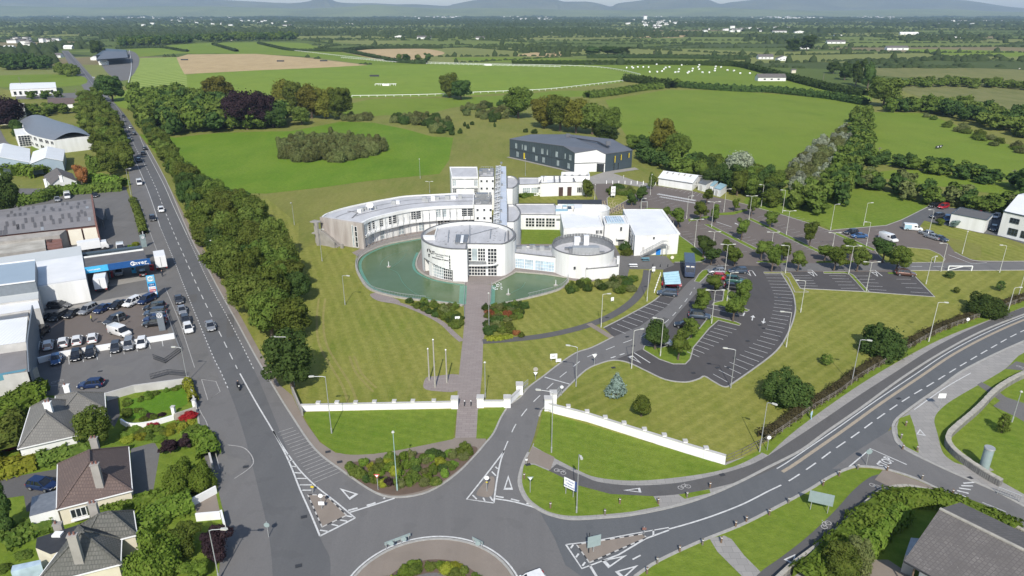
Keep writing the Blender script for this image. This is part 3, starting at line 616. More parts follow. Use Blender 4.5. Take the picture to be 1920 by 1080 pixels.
def give_way(c,up,s=3.0,w_=1.2,t=.2,b=None):
 """hollow give-way triangle, apex towards 'up' pixel"""
 C=G(*c);d=(G(*up)-C).normalized();n=perp(d);A=C+d*s*.6;B=C-d*s*.4+n*w_/2;D=C-d*s*.4-n*w_/2
 cc=(A+B+D)/3;I=[cc+(p-cc)*(1-t*2.0)for p in(A,B,D)];O=[A,B,D];b=b or MK
 for i in range(3):j=(i+1)%3;b.face([(*O[i],ZM),(*O[j],ZM),(*I[j],ZM),(*I[i],ZM)])
give_way((653,926),(638,917),3.0,1.5);give_way((953,908),(953,894),3.2,1.3);give_way((1151,1052),(1175,1042),3.2,1.4);give_way((1175,1072),(1192,1063),3.0,1.4)
give_way((1188,920),(1175,920),2.4,1.0);give_way((1484,1049),(1491,1040),1.8,1.3);give_way((1726,812),(1724,803),1.8,1.3);give_way((1190,674),(1202,682),3.4,1.2)
for c in((1403,513),(1522,514),(1641,514)):give_way(c,(c[0]+5,c[1]+5),3.4,1.4)
for p in([(1189,662),(1219,681)],[(1411,509),(1417,518)],[(1400,508),(1411,508)],[(1522,507),(1532,517)],[(1514,507),(1522,507)],[(1640,507),(1654,518)],[(1630,508),(1640,507)]):pline(p,.22,False)
pdash([(653,958),(700,945),(722,934)],.3,1.2,1.2);pline([(655,962),(700,948),(740,935)],.25)
pline([(945,847),(938,868),(931,905),(926,944)],.22);pline([(945,847),(920,880),(875,937),(926,944)],.22,False)
for(a,b_)in[((929,876),(933,880)),((922,885),(930,893)),((886,929),(894,937)),((906,934),(909,940)),((919,932),(924,940))]:pline([a,b_],.22,False)
pdash([(928,931),(960,937),(992,946)],.25,1.2,1.0);pline([(929,936),(965,942),(1008,954)],.25)
pdash([(945,845),(955,822),(968,795),(990,765),(1017,738),(1045,712),(1070,692),(1097,672),(1135,657),(1170,643),(1202,632)],.16,2.4,2.4)
pdash([(1202,632),(1250,603),(1285,565),(1302,540)],.14,2.2,2.2);pdash([(1145,672),(1175,662)],.25,1.2,1.0)
for k in range(22):
 p=G(1022+46*k/21,708+13*k/21);MK.face([(p.x-.1,p.y-.14,ZM),(p.x+.1,p.y-.14,ZM),(p.x+.1,p.y+.14,ZM),(p.x-.1,p.y+.14,ZM)])
pline([(1254,993),(1300,980),(1345,965),(1395,945),(1440,922)],.22);pdash([(1440,922),(1480,902),(1525,872),(1560,846),(1605,815),(1650,782),(1700,748),(1750,718),(1800,687),(1860,652),(1920,620),(2040,570)],.2,2.6,1.6)
pline([(1061,1022),(1115,1015),(1180,1003),(1254,990)],.16);pline([(1061,1022),(1091,1067),(1160,1041),(1210,1011),(1254,995)],.22,False)
for(a,b_)in[((1075,1022),(1070,1029)),((1085,1039),(1080,1046)),((1097,1055),(1092,1062)),((1225,994),(1225,1005))]:pline([a,b_],.22,False)
pline([(1106,1061),(1122,1088)],.3,False);pdash([(1186,1050),(1201,1042)],.2,3,3)
pline([(1592,876),(1632,842),(1700,872)],.2,False);pline([(1714,769),(1770,729),(1820,700)],.15)
for k in range(5):a=G(1793+2*k,925+0*k);pline([(1790+4*k,925-4.5*k),(1812+4*k,933-7*k)],.25,False)
rc=Vector((-8.9,57.5));rr=10.2
ring=[rc+Vector((math.cos(a),math.sin(a)))*rr for a in[2*math.pi*k/72 for k in range(73)]]
def bays(A0,A1,B0,B1,n,b=None,wd=.11):
 a0,a1,b0,b1=G(*A0),G(*A1),G(*B0),G(*B1)
 for k in range(n):
  t=k/(n-1);p,q=a0.lerp(a1,t),b0.lerp(b1,t);d=perp((q-p).normalized())*wd/2;(b or FK).face([(*(p-d),ZM),(*(q-d),ZM),(*(q+d),ZM),(*(p+d),ZM)])
bays((1146,615),(1225,564),(1173,626),(1255,572),9,MK);bays((1236,553),(1243,530),(1266,560),(1270,533),3)
bays((1345,610),(1288,660),(1381,619),(1311,670),9,MK)
o_=cr(GL([(1364,717),(1392,700),(1418,683),(1442,660),(1458,640),(1469,620),(1478,600),(1484,580),(1486,560),(1482,540),(1470,516)]),n=8)
i_=cr(GL([(1337,702),(1362,684),(1388,665),(1412,645),(1428,628),(1438,611),(1446,594),(1450,577),(1452,560),(1447,542),(1434,516)]),n=8)
def even(L,n):
 s=[0]
 for i in range(len(L)-1):s.append(s[-1]+(L[i+1]-L[i]).length)
 out=[]
 for k in range(n):
  t=s[-1]*k/(n-1);i=max(0,min(len(L)-2,next((q for q in range(len(s))if s[q]>t),len(s)-1)-1));out.append(L[i].lerp(L[i+1],(t-s[i])/max(s[i+1]-s[i],1e-6)))
 return out
for p,q in zip(even(o_,29),even(i_,29)):
 d=perp((q-p).normalized())*.055;MK.face([(*(p-d),ZM),(*(q-d),ZM),(*(q+d),ZM),(*(p+d),ZM)])
for args in[((1485,517),(1500,536),(1518,517),(1533,537),5),((1555,517),(1577,541),(1586,518),(1609,541),5),((1604,518),(1630,543),(1634,518),(1662,545),5),((1681,524),(1707,548),(1708,524),(1741,550),4)]:bays(*args,b=MK)
for args in[((1436,433),(1522,474),(1452,433),(1538,472),10),((1420,408),(1535,462),(1436,405),(1552,458),13),((1466,405),(1512,420),(1480,402),(1528,416),6),((1527,433),(1580,440),(1545,431),(1596,437),4),
   ((1340,422),(1420,462),(1356,420),(1436,458),10),((1302,424),(1400,472),(1318,422),(1384,474),9),((1590,442),(1645,466),(1606,440),(1662,464),6),((1640,432),(1652,452),(1664,430),(1676,450),4),
   ((1246,345),(1330,366),(1236,351),(1322,372),12),((1256,400),(1300,410),(1244,408),(1290,420),5),((1274,436),(1296,456),(1292,434),(1312,452),5),((1205,372),(1260,388),(1222,368),(1276,384),6),
   ((1336,563),(1348,514),(1354,566),(1364,516),6),((1370,560),(1376,516),(1390,563),(1400,522),6)]:bays(*args)
pline([(1325,577),(1393,593)],.14,False);pline([(1393,593),(1396,587)],.3,False)
def arrow(c,up):
 C=G(*c);d=(G(*up)-C).normalized();n=perp(d);MK.face([(*(C-d*1.3-n*.12),ZM),(*(C+d*.4-n*.12),ZM),(*(C+d*.4+n*.12),ZM),(*(C-d*1.3+n*.12),ZM)][::-1]);MK.face([(*(C+d*.4-n*.5),ZM),(*(C+d*1.6),ZM),(*(C+d*.4+n*.5),ZM)][::-1])
arrow((1411,597),(1413,589));arrow((1432,602),(1430,610));arrow((1382,421),(1376,417))
pline([(1345,498),(1372,498)],.2,False);pline([(1418,493),(1438,493)],.2,False)
for x in(1720,1760,1800):pline([(x-11,500),(x+9,500)],.2,False)
pline([(1778,478),(1822,495),(1850,493)],.18,False);pline([(1342,416),(1372,426)],.25,False)
for k in range(9):
 t=k/8;pline([(1128+40*t,377+6*t),(1136+34*t,403-2*t)][::1],.18,False,YK);
for k in range(6):
 t=k/5;pline([(1128+8*t,378+25*t),(1160+12*t,374+26*t)],.18,False,YK);pline([(1130+30*t,402-0*t),(1150+22*t,376+14*t)],.18,False,YK)
for k in range(22): 
 t=k/21;pline([(1232+68*t,365+12*t),(1237+68*t,363.5+12*t)],.5,False,z=ZM+.004);pline([(1236+66*t,370+12*t),(1241+66*t,369+12*t)],.4,False,z=ZM+.004)
bays((129,669),(180,660),(130,684),(183,675),3,MK);bays((206,652),(303,635),(208,670),(306,650),5,MK);pline([(75,770),(125,755)],.12,False);pline([(72,728),(128,720)],.12,False,FK)
pline([(352,715),(375,770),(390,800),(412,880)],.12,True,FK);pline([(310,540),(335,600),(352,650),(365,690)],.12,True,FK);pline([(262,378),(280,432),(298,480)],.12,True,FK);pline([(378,712),(405,716),(413,735),(390,751),(378,712)],.12,False,FK)
pline([(427,835),(460,842),(475,870),(440,898)],.14,True,FK)
o=MK.build('road_markings','road_paint');o['kind']='structure';o=FK.build('faded_markings','faded_paint');o['kind']='structure';o=YK.build('yellow_markings','yellow_paint');o['kind']='structure'
def ground_text(txt,c,to,size,mat='road_paint'):
 me=textmesh(txt,size,mat,0);o=bpy.data.objects.new('road_lettering',me);col.objects.link(o);C=G(*c);d=(G(*to)-C).normalized()
 o.location=(C.x,C.y,ZM);o.rotation_euler=(0,0,math.atan2(d.y,d.x));o.scale=(1,1.6,1);o['kind']='structure';return o
ground_text('STOP',(1661,868),(1680,850),1.25)
def bike_mark(c,to,s=1.0):
 b=MB();C=G(*c);d=(G(*to)-C).normalized();n=perp(d)
 for k in(-1,1):
  L=[C+d*.55*s*k+(d*math.cos(t)+n*math.sin(t))*.36*s for t in[i*math.pi/5 for i in range(11)]];ribbon(None,L,.1,ZM,None,b=b)
 for a,e in(((-.55,0),(-.1,.5)),((-.1,.5),(.4,.5)),((.4,.5),(.55,0)),((-.55,0),(.05,0)),((.05,0),(.4,.5)),((.3,.7),(.5,.7))):
  ribbon(None,[C+d*a[0]*s+n*a[1]*s,C+d*e[0]*s+n*e[1]*s],.09,ZM+.004,None,b=b)
 o=b.build('bicycle_marking','faded_paint');o['kind']='structure'
for c,to in(((1050,885),(1062,890)),((1283,914),(1294,912)),((1643,914),(1655,920)),((108,716),(120,713)),((1915,690),(1925,695)),((1549,985),(1556,978))):bike_mark(c,to)
b=MB();ribbon(None,ring,.22,ZM,None,b=b);o=b.build('ring_line','road_paint');o['kind']='structure'
def circ(c,r,n=48):return[c+Vector((math.cos(2*math.pi*k/n),math.sin(2*math.pi*k/n)))*r for k in range(n)]
sheet('roundabout_apron',circ(rc,rr-.35),Z3,'tan_pave');sheet('roundabout_bed',circ(rc,6.4),Z4,'soil');sheet('roundabout_centre',circ(rc,4.3),Z5,'yard')
ribbon('kerb',circ(rc,rr-.4)+[circ(rc,rr-.4)[0]],.3,0,'kerb_stone',h=.12)
def bw_kerb(pts):
 L=GL(pts)+[G(*pts[0])];b=MB()
 for i in range(len(L)-1):
  d=L[i+1]-L[i];n=max(2,int(d.length/.6))
  for k in range(n):p,q=L[i]+d*(k/n),L[i]+d*((k+1)/n);b.bar((*p,.05),(*q,.05),.15,.1,k%2)
 o=b.build('splitter_kerb',['render_grey','charcoal']);o['kind']='structure'
for pts in([(577,928),(604,989),(650,967),(612,930)],[(1081,1022),(1105,1056),(1212,1009),(1205,1002)]):
 sheet('splitter_island',GL(pts),Z4,'tan_pave');bw_kerb(pts)
sheet('splitter_island',cr(GL([(893,927),(905,932),(920,932),(926,920),(927,897),(918,895),(905,908)]),True,3),Z4,'tan_pave')
for k_,(c,a,w_,l_,m)in enumerate([((432,610),.35,1.4,12,'patch_dark'),((360,560),.35,2,5,'patch_dark'),((215,695),1.4,3,6,'patch_pale'),((1230,610),-.7,1.4,9,'patch_dark'),((228,420),1.4,5,7,'patch_pale'),((420,870),1.2,3.5,6,'patch_pale')]):
 C=G(*c);d=Vector((math.sin(-a),math.cos(a)));n=perp(d);sheet('asphalt_patch',[C+n*w_/2+d*l_/2,C-n*w_/2+d*l_/2,C-n*w_/2-d*l_/2,C+n*w_/2-d*l_/2],ZM-.006,m)
b=MB();b.box((0,0,.095),(.75,.55,.02));dm=b.mesh('drain_cover','charcoal')
for c in[(497,705),(1138,596),(615,848),(637,867),(1150,690),(461,876),(570,970),(990,872),(1378,672),(1402,640),(1366,690),(1300,700),(1425,610),(1818,897),(188,697),(186,604),(100,600),(1354,891),(1685,748),(560,1062),(750,1075),(1345,690),(1176,632)]:o=place(dm,'drain_cover',loc=(*G(*c),0),rz=.3);o['kind']='structure'
# ================================================================ BUILDINGS
def V2(x,y):return Vector((x,y))
def window(parent,p0,p1,z0,z1,nx,nz,frame='render_white',glass='glass_dark',bar=.09,out=.06,name='window',label=None):
 """glazed window on the wall line p0-p1 (left to right as seen from outside): frame with bars, one recessed pane sheet"""
 d=p1-p0;L=d.length;d=d.normalized();n=Vector((d.y,-d.x));b=MB()
 def P(u,z,o):q=p0+d*u+n*o;return(q.x,q.y,z)
 for k in range(nx+1):u=L*k/nx;b.bar(P(u,z0,out),P(u,z1,out),bar,.1)
 for k in range(nz+1):z=z0+(z1-z0)*k/nz;b.bar(P(0,z,out),P(L,z,out),.1,bar)
 f=b.build(name,frame,parent);g=MB();g.face([P(0,z0,.02),P(L,z0,.02),P(L,z1,.02),P(0,z1,.02)]);g.build('pane',glass,f)
 if label:f['label']=label
 return f
def wbox(parent,p0,p1,z0,z1,mat,out=.05,name='door',depth=.08):
 d=p1-p0;d2=d.normalized();n=Vector((d2.y,-d2.x));b=MB();b.prism([p0,p1,p1+n*(out+depth),p0+n*(out+depth)],z0,z1,bottom=True);return b.build(name,mat,parent)
def block(parent,poly,h,wall='render_white',roof='roof_membrane',par=.45,z0=0,cap='roof_edge',zt=None):
 """walls up to h, a flat roof set below the parapet, and a capping strip"""
 P=[Vector((p[0],p[1]))for p in poly];A=sum(P[i].x*P[(i+1)%len(P)].y-P[(i+1)%len(P)].x*P[i].y for i in range(len(P)))
 if A<0:P=P[::-1]
 n=len(P);b=MB();I=[]
 for i in range(n):
  a,c,e=P[i-1],P[i],P[(i+1)%n];d1,d2=(c-a).normalized(),(e-c).normalized();m=(perp(d1)+perp(d2));m=m/max(.35,m.length**2/2);I.append(c+m*.3)
 for i in range(n):
  j=(i+1)%n
  b.face([(*P[i],z0),(*P[j],z0),(*P[j],h),(*P[i],h)]);b.face([(*I[j],h-par),(*I[i],h-par),(*I[i],h),(*I[j],h)])
 w_=b.build('wall',wall,parent)
 r=MB();r.face([(*p,h-par)for p in I]);r.build('roof',roof,parent)
 if cap:
  c=MB();
  def O(i,k):
   a,q,e=P[i-1],P[i],P[(i+1)%n];m=(perp((q-a).normalized())+perp((e-q).normalized()));m=m/max(.35,m.length**2/2);return q+m*k
  Pi=[O(i,.34)for i in range(n)];Po=[O(i,-.05)for i in range(n)]
  for i in range(n):
   j=(i+1)%n;c.face([(*Po[i],h+.06),(*Po[j],h+.06),(*Pi[j],h+.06),(*Pi[i],h+.06)]);c.face([(*Po[i],h-.08),(*Po[j],h-.08),(*Po[j],h+.06),(*Po[i],h+.06)]);c.face([(*Pi[j],h-.02),(*Pi[i],h-.02),(*Pi[i],h+.06),(*Pi[j],h+.06)])
  c.build('parapet_cap',cap,parent)
 return w_
def rbox(parent,c,d,z,mat,rz=0,name='roof_box'):b=MB();b.box((c[0],c[1],z+d[2]/2),d,rz);return b.build(name,mat,parent)
col_b=thing('college_building','white modernist college with a round entrance drum, curved wing and green pond at its foot','college',(-11,165,0))
def CB(o):return o
ctr=V2(-10.9,165.4);RR=11.7
col_b.location=(0,0,0)
def arcp(a0,a1,r=RR,n=40,c=ctr):return[c+V2(math.cos(R(a0+(a1-a0)*k/n)),math.sin(R(a0+(a1-a0)*k/n)))*r for k in range(n+1)]
def ang(p):return math.degrees(math.atan2(p.y-ctr.y,p.x-ctr.x))
pA=G(940,518);pB=G(877,528.5);pC=G(849,528.5);pD=G(878,517)
aA=ang(pA);aC=ang(pC)+360 
Z8=8.2
upper=arcp(aA,aC,n=60)+[pB,pD]
upper[0]=pA
b=MB()
aO=203.0 
n=len(upper)
for i in range(n):
 j=(i+1)%n;mid=(upper[i]+upper[j])/2;a=(ang(mid)+360)%360
 z0=3.9-1.0*max(0,(a-215)/35)if(aO<a<aC-1)and i<60 else 0
 b.face([(*upper[i],z0),(*upper[j],z0),(*upper[j],Z8),(*upper[i],Z8)])
inn=[p+(ctr-p).normalized()*.45 if i<61 else p for i,p in enumerate(upper)]
inn[61]=pB+V2(-.4,.4);inn[62]=pD+V2(-.4,.4);inn[0]=pA+V2(-.2,.4)
for i in range(n):j=(i+1)%n;b.face([(*inn[j],7.4),(*inn[i],7.4),(*inn[i],Z8),(*inn[j],Z8)])
b.face([(*p,3.85)for p in arcp(aO,aC,n=12)]+[(*ctr,3.85)])
b.build('drum_wall','render_white',col_b)
b=MB();b.face([(*p,7.4)for p in inn]);b.build('drum_roof','roof_membrane',col_b)
b=MB()
for i in range(n):
 j=(i+1)%n;o1,o2=upper[i]+(upper[i]-ctr).normalized()*.06,upper[j]+(upper[j]-ctr).normalized()*.06
 b.face([(*o1,Z8+.07),(*o2,Z8+.07),(*inn[j],Z8+.07),(*inn[i],Z8+.07)]);b.face([(*o1,Z8-.1),(*o2,Z8-.1),(*o2,Z8+.07),(*o1,Z8+.07)])
b.build('drum_cap','roof_edge',col_b)
g0=arcp(205,aC,9.3,10);b=MB()
for i in range(10):b.face([(*g0[i],0),(*g0[i+1],0),(*g0[i+1],3.9),(*g0[i],3.9)])
b.build('recess_wall','render_white',col_b)
gl=arcp(aC-31,aC-2,11.2,5)
for i in range(5):window(col_b,gl[i],gl[i+1],.1,3.1,2,4,glass='glass_pale' if i<3 else 'glass_dark',bar=.1)
b=MB();q=arcp(aC-37,aC-31,RR-.05,3);q2=arcp(aC-37,aC-31,RR-1.2,3);b.prism(q+q2[::-1],0,3.5);b.build('column','render_white',col_b)
b=MB();q=arcp(aC-58,aC-53,RR-.05,3);q2=arcp(aC-58,aC-53,RR-1.4,3);b.prism(q+q2[::-1],0,3.95);b.build('column','render_white',col_b)
b=MB();q=arcp(aC-52,aC-38,9.6,4);q2=arcp(aC-52,aC-38,9.35,4);b.prism(q+q2[::-1],0,2.8);b.build('dark_doorway','charcoal',col_b)
def drum_slot(a0,a1,z0,z1,nz):q=arcp(a0,a1,RR+.03,1);return window(col_b,q[0],q[1],z0,z1,1,nz)
drum_slot(aC-4.2,aC-2.2,2.9,6.6,5)
fd=(pA-pD);W_=fd.length;fd=fd.normalized()
def fp(u):return pD+fd*u
for(u0,u1,z0,z1,nx,nz,gs)in[(.1,.95,3.9,7.1,1,4,'glass_dark'),(1.0,2.4,3.9,7.1,1,1,'glass_pale'),(2.5,4.3,3.9,7.1,3,4,'glass_dark'),(4.9,7.1,.15,7.1,3,8,'glass_dark'),(.15,4.4,.15,2.6,6,3,'glass_dark')]:
 window(col_b,fp(u0*W_/8.2),fp(u1*W_/8.2),z0,z1,nx,nz,glass=gs,bar=.12)
b=MB();n_=V2(fd.y,-fd.x);b.prism([fp(.1),fp(4.5),fp(4.5)+n_*.25,fp(.1)+n_*.25],2.9,3.75);b.build('balcony_screen','metal_grey',col_b)
b=MB()
L=cr([fp(-.05)+n_*.3,fp(3)+n_*.9,fp(6)+n_*1.1,fp(7.3)+n_*.5],n=5)
for i in range(len(L)-1):b.bar((*L[i],2.75+.055*i),(*L[i+1],2.75+.055*(i+1)),.5,.28)
b.build('entrance_canopy','render_white',col_b)
b=MB();b.prism([G(855,440,7.8),G(879,440,7.8),G(875,455,7.8),G(853,455,7.8)],7.4,7.9);rl=b.build('rooflight','metal_grey',col_b)
b=MB();b.prism([G(865,441,8.1),G(870,441,8.1),G(868,454,8.1),G(863,454,8.1)],7.9,8.15);b.build('rooflight_ridge','roof_white',rl)
b=MB()
for k in range(7):p,q=G(856+3.3*k,440.5,7.95),G(854+3.2*k,454.5,7.95);b.bar((*p,7.93),(*q,7.93),.08)
b.build('glazing_bars','roof_edge',rl)
b=MB();b.prism([G(820,424,7.4),G(822,424,7.4),G(816,447,7.4),G(814,447,7.4)],7.4,7.9);b.prism([G(792,446,7.4),G(815,446,7.4),G(815,449.5,7.4),G(794,450,7.4)],7.4,8.15);b.build('terrace_parapet','render_white',col_b)
b=MB();b.face([(*G(794,447,7.42),7.42),(*G(814,446,7.42),7.42),(*G(819,426,7.42),7.42),(*G(805,432,7.42),7.42),(*G(797,439,7.42),7.42)]);b.build('terrace_floor','tan_pave',col_b)
b=MB()
for p,q in[((881,462),(881,419)),((881,441),(938,426)),((921,430),(919,448)),((948,436),(946,453)),((842,432),(840,455))]:b.bar((*G(*p,7.45),7.47),(*G(*q,7.45),7.47),.22,.14)
b.build('roof_seam','metal_grey',col_b)
b=MB()
for k in range(60):
 t=random.random()*6.28;r_=random.uniform(3.5,10.5);p=ctr+V2(math.cos(t),math.sin(t))*r_
 if p.y>158.5:b.box((p.x,p.y,7.46),(.5,.07,.1),random.choice((0,1.57)))
o=b.build('roof_clips','metal_grey',col_b);o['kind']='stuff'
tag_=tag
def bent_text(txt,size,a_mid,z,mat,shear=0.0,spacing=1.0):
 me=textmesh(txt,size,mat,.02,spacing=spacing);r_=RR+.07
 for v in me.vertices:
  x,y,zz=v.co;a=R(a_mid)+x/r_;v.co=(ctr.x+math.cos(a)*(r_+zz),ctr.y+math.sin(a)*(r_+zz),z+y+x*shear)
 o=bpy.data.objects.new('lettering',me);col.objects.link(o);o.parent=col_b;return o
def A_of(px): 
 best=min(((abs(PX(*(ctr+V2(math.cos(R(a)),math.sin(R(a)))*RR),6)[0]-px),a)for a in np.arange(185,262,.1)));return best[1]
bent_text('LIT',1.15,A_of(811.5),6.35,'charcoal');bent_text('Thurles Campus Thiobraid',.42,A_of(829),6.35,'metal_grey');bent_text('Arann Durlas',.42,A_of(824),5.85,'metal_grey');bent_text('Limerick Institute of Technology',.42,A_of(826),5.2,'charcoal')
b=MB();a=R(A_of(804.5));cc=ctr+V2(math.cos(a),math.sin(a))*(RR+.08);tt=V2(-math.sin(a),math.cos(a))
for s in range(3):
 t0=s*2.1;pts=[(*(cc+tt*(.55*math.cos(t0+u*.35))),6.25+.75*math.sin(t0+u*.35))for u in range(5)]
 b.tube(pts,[.09,.14,.14,.12,.05],5)
b.tube([(*cc,5.3),(*(cc+tt*.1),5.0)],[.18,.18],6)
b.build('emblem','charcoal',col_b)
hW=7.1
front=cr([G(p[0],p[1],hW)for p in[(677,418),(697,408.5),(730,400),(763,393),(795,389),(830,386.5),(860,385.5),(888,385)]],n=5)
back=cr([G(p[0],p[1],hW)for p in[(603,407),(613,400),(647,389),(697,378),(730,372),(763,367),(818,364),(860,362),(890,362)]],n=5)
block(col_b,front+back[::-1],hW,roof='roof_membrane',par=.25,cap='render_white')
b=MB()
fo=offset(front,-.35);fo2=offset(front,-1.2)
for i in range(len(front)-1):
 b.face([(*fo[i],6.35),(*fo[i+1],6.35),(*fo[i+1],7.15),(*fo[i],7.15)]);b.face([(*fo[i],7.15),(*fo[i+1],7.15),(*front[i+1],7.15),(*front[i],7.15)]);b.face([(*front[i],6.35),(*front[i+1],6.35),(*fo[i+1],6.35),(*fo[i],6.35)])
b.build('fascia','render_white',col_b)
b=MB()
for i in range(len(front)-1):
 b.face([(*fo2[i],3.1),(*fo2[i+1],3.1),(*fo2[i+1],3.5),(*fo2[i],3.5)]);b.face([(*fo2[i],3.5),(*fo2[i+1],3.5),(*front[i+1],3.5),(*front[i],3.5)]);b.face([(*front[i],3.1),(*front[i+1],3.1),(*fo2[i+1],3.1),(*fo2[i],3.1)])
b.build('floor_band','render_white',col_b)
def arclen(L):
 s=[0]
 for i in range(len(L)-1):s.append(s[-1]+(L[i+1]-L[i]).length)
 return s
fs=arclen(front)
def on_front(t,L=front,s=fs):
 i=max(0,min(len(L)-2,next((q for q in range(len(s))if s[q]>t),len(s)-1)-1));return L[i].lerp(L[i+1],(t-s[i])/(s[i+1]-s[i]))
def t_of(px,z=5.2):return min((abs(PX(*on_front(t),z)[0]-px),t)for t in np.arange(0,fs[-1],.1))[1]
for px,wd,nx,gs in[(692,1.0,1,0),(700,1.0,1,0),(714.5,1.2,2,0),(731,1.0,1,0),(740,1.3,1,0),(775,1.4,2,0),(785,1.4,1,0),(822,1.3,2,1),(833,1.3,1,1),(870.5,1.6,1,0),(881.5,1.6,1,0)]:
 t=t_of(px);window(col_b,on_front(t-wd/2),on_front(t+wd/2),3.9,6.2,nx,4,glass=('glass_dark','glass_pale')[gs],bar=.08)
for px in(697,716,752,790,826,838,872,885):t=t_of(px,2);window(col_b,on_front(t-.8),on_front(t+.8),.3,3.0,2,3,glass='glass_dark' if px>820 else 'glass_pale')
b=MB()
for k in range(19):t=.6+k*(fs[-1]-1.0)/18;p=on_front(t,fo2,arclen(fo2));b.tube([(*p,0),(*p,6.35)],[.07,.07],6)
b.build('balcony_posts','metal_grey',col_b)
b=MB();
for t in np.arange(1.5,fs[-1]-1,3.2):p,q=on_front(t),on_front(t+.08);n2=perp((q-p).normalized())*-.02;b.bar((*(p+n2),.1),(*(p+n2),6.35),.08,.04)
b.build('wall_joints','metal_grey',col_b)
mid1=[f.lerp(k,.40)for f,k in zip([on_front(t)for t in np.linspace(0,fs[-1],30)],[on_front(t,back,arclen(back))for t in np.linspace(3,arclen(back)[-1],30)])]
mid2=[f.lerp(k,.70)for f,k in zip([on_front(t)for t in np.linspace(0,fs[-1],30)],[on_front(t,back,arclen(back))for t in np.linspace(3,arclen(back)[-1],30)])]
b=MB();ribbon(None,mid1[3:],.35,6.89,None,b=b);ribbon(None,mid2,.3,6.89,None,b=b);b.build('roof_gutter','roof_edge',col_b)
b=MB();p,q=G(652,395,7.5),G(672,399,7.5)
for a,c in(((652,396),(670,398)),((660,409),(674,396))):b.bar((*G(*a,6.9),6.9),(*G(*c,6.9),6.9),.3,.15)
b.build('roof_seam','roof_edge',col_b)
for k,(px,py,s)in enumerate([(674,396,1.1),(679,394.5,1.0),(684,391.5,1.2),(690,389.5,1.0),(703,390,.9),(738,381,1.2),(746,379.5,1.1),(796,374,1.4),(800,376,.9),(812,373,1.2),(820,372,1.2),(839,371.5,1.4),(850,370.5,1.5),(863,370,1.1)]):
 p=G(px,py,7.2);rbox(col_b,p,(s,s*.8,.9+.3*(k%2)),6.84,'galvanised' if k%3 else 'roof_white',name='roof_vent')
b=MB();p=G(695,391,7.4);b.tube([(*p,6.8),(*p,8.3)],[.1,.1],6);dish=[]
for r_,dz in((.05,0),(.55,.08),(.95,.25)):dish.append((r_,dz))
for i in range(2):
 for k in range(14):
  a0,a1=2*math.pi*k/14,2*math.pi*(k+1)/14
  def D(r_,dz,a):return(p.x+r_*math.cos(a),p.y-.3-dz,8.6+r_*math.sin(a))
  b.face([D(*dish[i],a0),D(*dish[i],a1),D(*dish[i+1],a1),D(*dish[i+1],a0)])
b.build('satellite_dish','roof_white',col_b)
e0,e1=back[0],front[0];ed=(e1-e0).normalized();en=V2(ed.y,-ed.x)
b=MB();b.prism([e0+en*.05,e1+en*.05+ed*.9,e1+en*.75+ed*.9,e0+en*.75],0,7.25,bottom=True);ew=b.build('end_wall','brown_concrete',col_b)
EL=(e1-e0).length
window(col_b,e0+ed*(EL*.80)+en*.75,e0+ed*(EL*.84)+en*.75,.3,6.4,1,1,glass='glass_pale');window(col_b,e0+ed*(EL*.87)+en*.75,e0+ed*(EL*.93)+en*.75,.3,6.2,1,4,glass='glass_dark')
b=MB()
for u,o_,h in((-.8,1.8,6.6),(.9,3.4,6.7)):
 p=e0+ed*u+en*o_;b.box((p.x,p.y,h/2),(.9,.6,h),math.atan2(ed.y,ed.x))
for(u0,u1,o_,z)in((-1.2,1.3,2.6,6.5),(-1.0,1.4,2.6,3.3)):
 p,q=e0+ed*u0+en*o_,e0+ed*u1+en*o_;b.bar((*p,z),(*q,z),1.9,.3)
b.build('stair_frame','raw_concrete',col_b)
b=MB()
for k in range(14):
 u=1.2+k*.42;z=3.7-k*.26;p=e0+ed*u+en*2.0;b.box((p.x,p.y,z/2),(.42,2.0,max(z,.2)),math.atan2(ed.y,ed.x))
b.build('stair_flight','raw_concrete',col_b)
b=MB();p,q=e0+ed*1.2+en*3.1,e0+ed*5.6+en*3.1;b.bar((*p,4.2),(*q,1.4),.25,1.1);q2=e0+ed*6.6+en*3.1;b.box((q.x,q.y,.9),(1.5,.5,1.8),math.atan2(ed.y,ed.x));q3=e0+ed*8.3+en*2.6;b.box((q3.x,q3.y,.6),(.8,.5,1.2),math.atan2(ed.y,ed.x));b.build('stair_parapet','raw_concrete',col_b)
def rect(px0,px1,yf,yb,z,sh=0):return[G(px0,yf,z),G(px1,yf,z),G(px1+sh,yb,z),G(px0+sh,yb,z)]
q1=rect(889,922,383,366,9.0);block(col_b,q1,9.0)
q2=rect(898,926,331,316,11.0,1);block(col_b,q2,11.0)
q3=rect(847,896.5,332,313,10.0,-2);q3[3]=G(843,313,10.0);block(col_b,q3,10.0,par=.2,cap='render_white')
def sq_windows(q,us,zs,s=.65):
 d=(q[1]-q[0]);L=d.length;d=d.normalized()
 for u in us:
  for z in zs:window(col_b,q[0]+d*(u*L-s/2),q[0]+d*(u*L+s/2),z,z+s*1.05,1,1,bar=.05)
sq_windows(q1,(.19,.57,.93),(7.0,4.6));sq_windows(q2,(.16,.53,.92),(9.2,6.8))
d3=(q3[1]-q3[0]);
for u0,u1 in((.03,.16),(.84,.98)):
 for z0 in(7.1,4.2):window(col_b,q3[0]+d3*u0,q3[0]+d3*u1,z0,z0+1.9,2,3,glass='glass_pale' if z0>5 else 'glass_dark')
b=MB();
for z in(9.55,6.55,3.5):p,q=q3[0],q3[1];b.prism([p+V2(0,-.5),q+V2(0,-.5),q,p],z,z+.4,bottom=True)
for u in(0,.5,1):p=q3[0]+d3*u+V2(0,-.4);b.bar((*p,0),(*p,9.6),.22)
b.build('facade_frame','render_white',col_b)
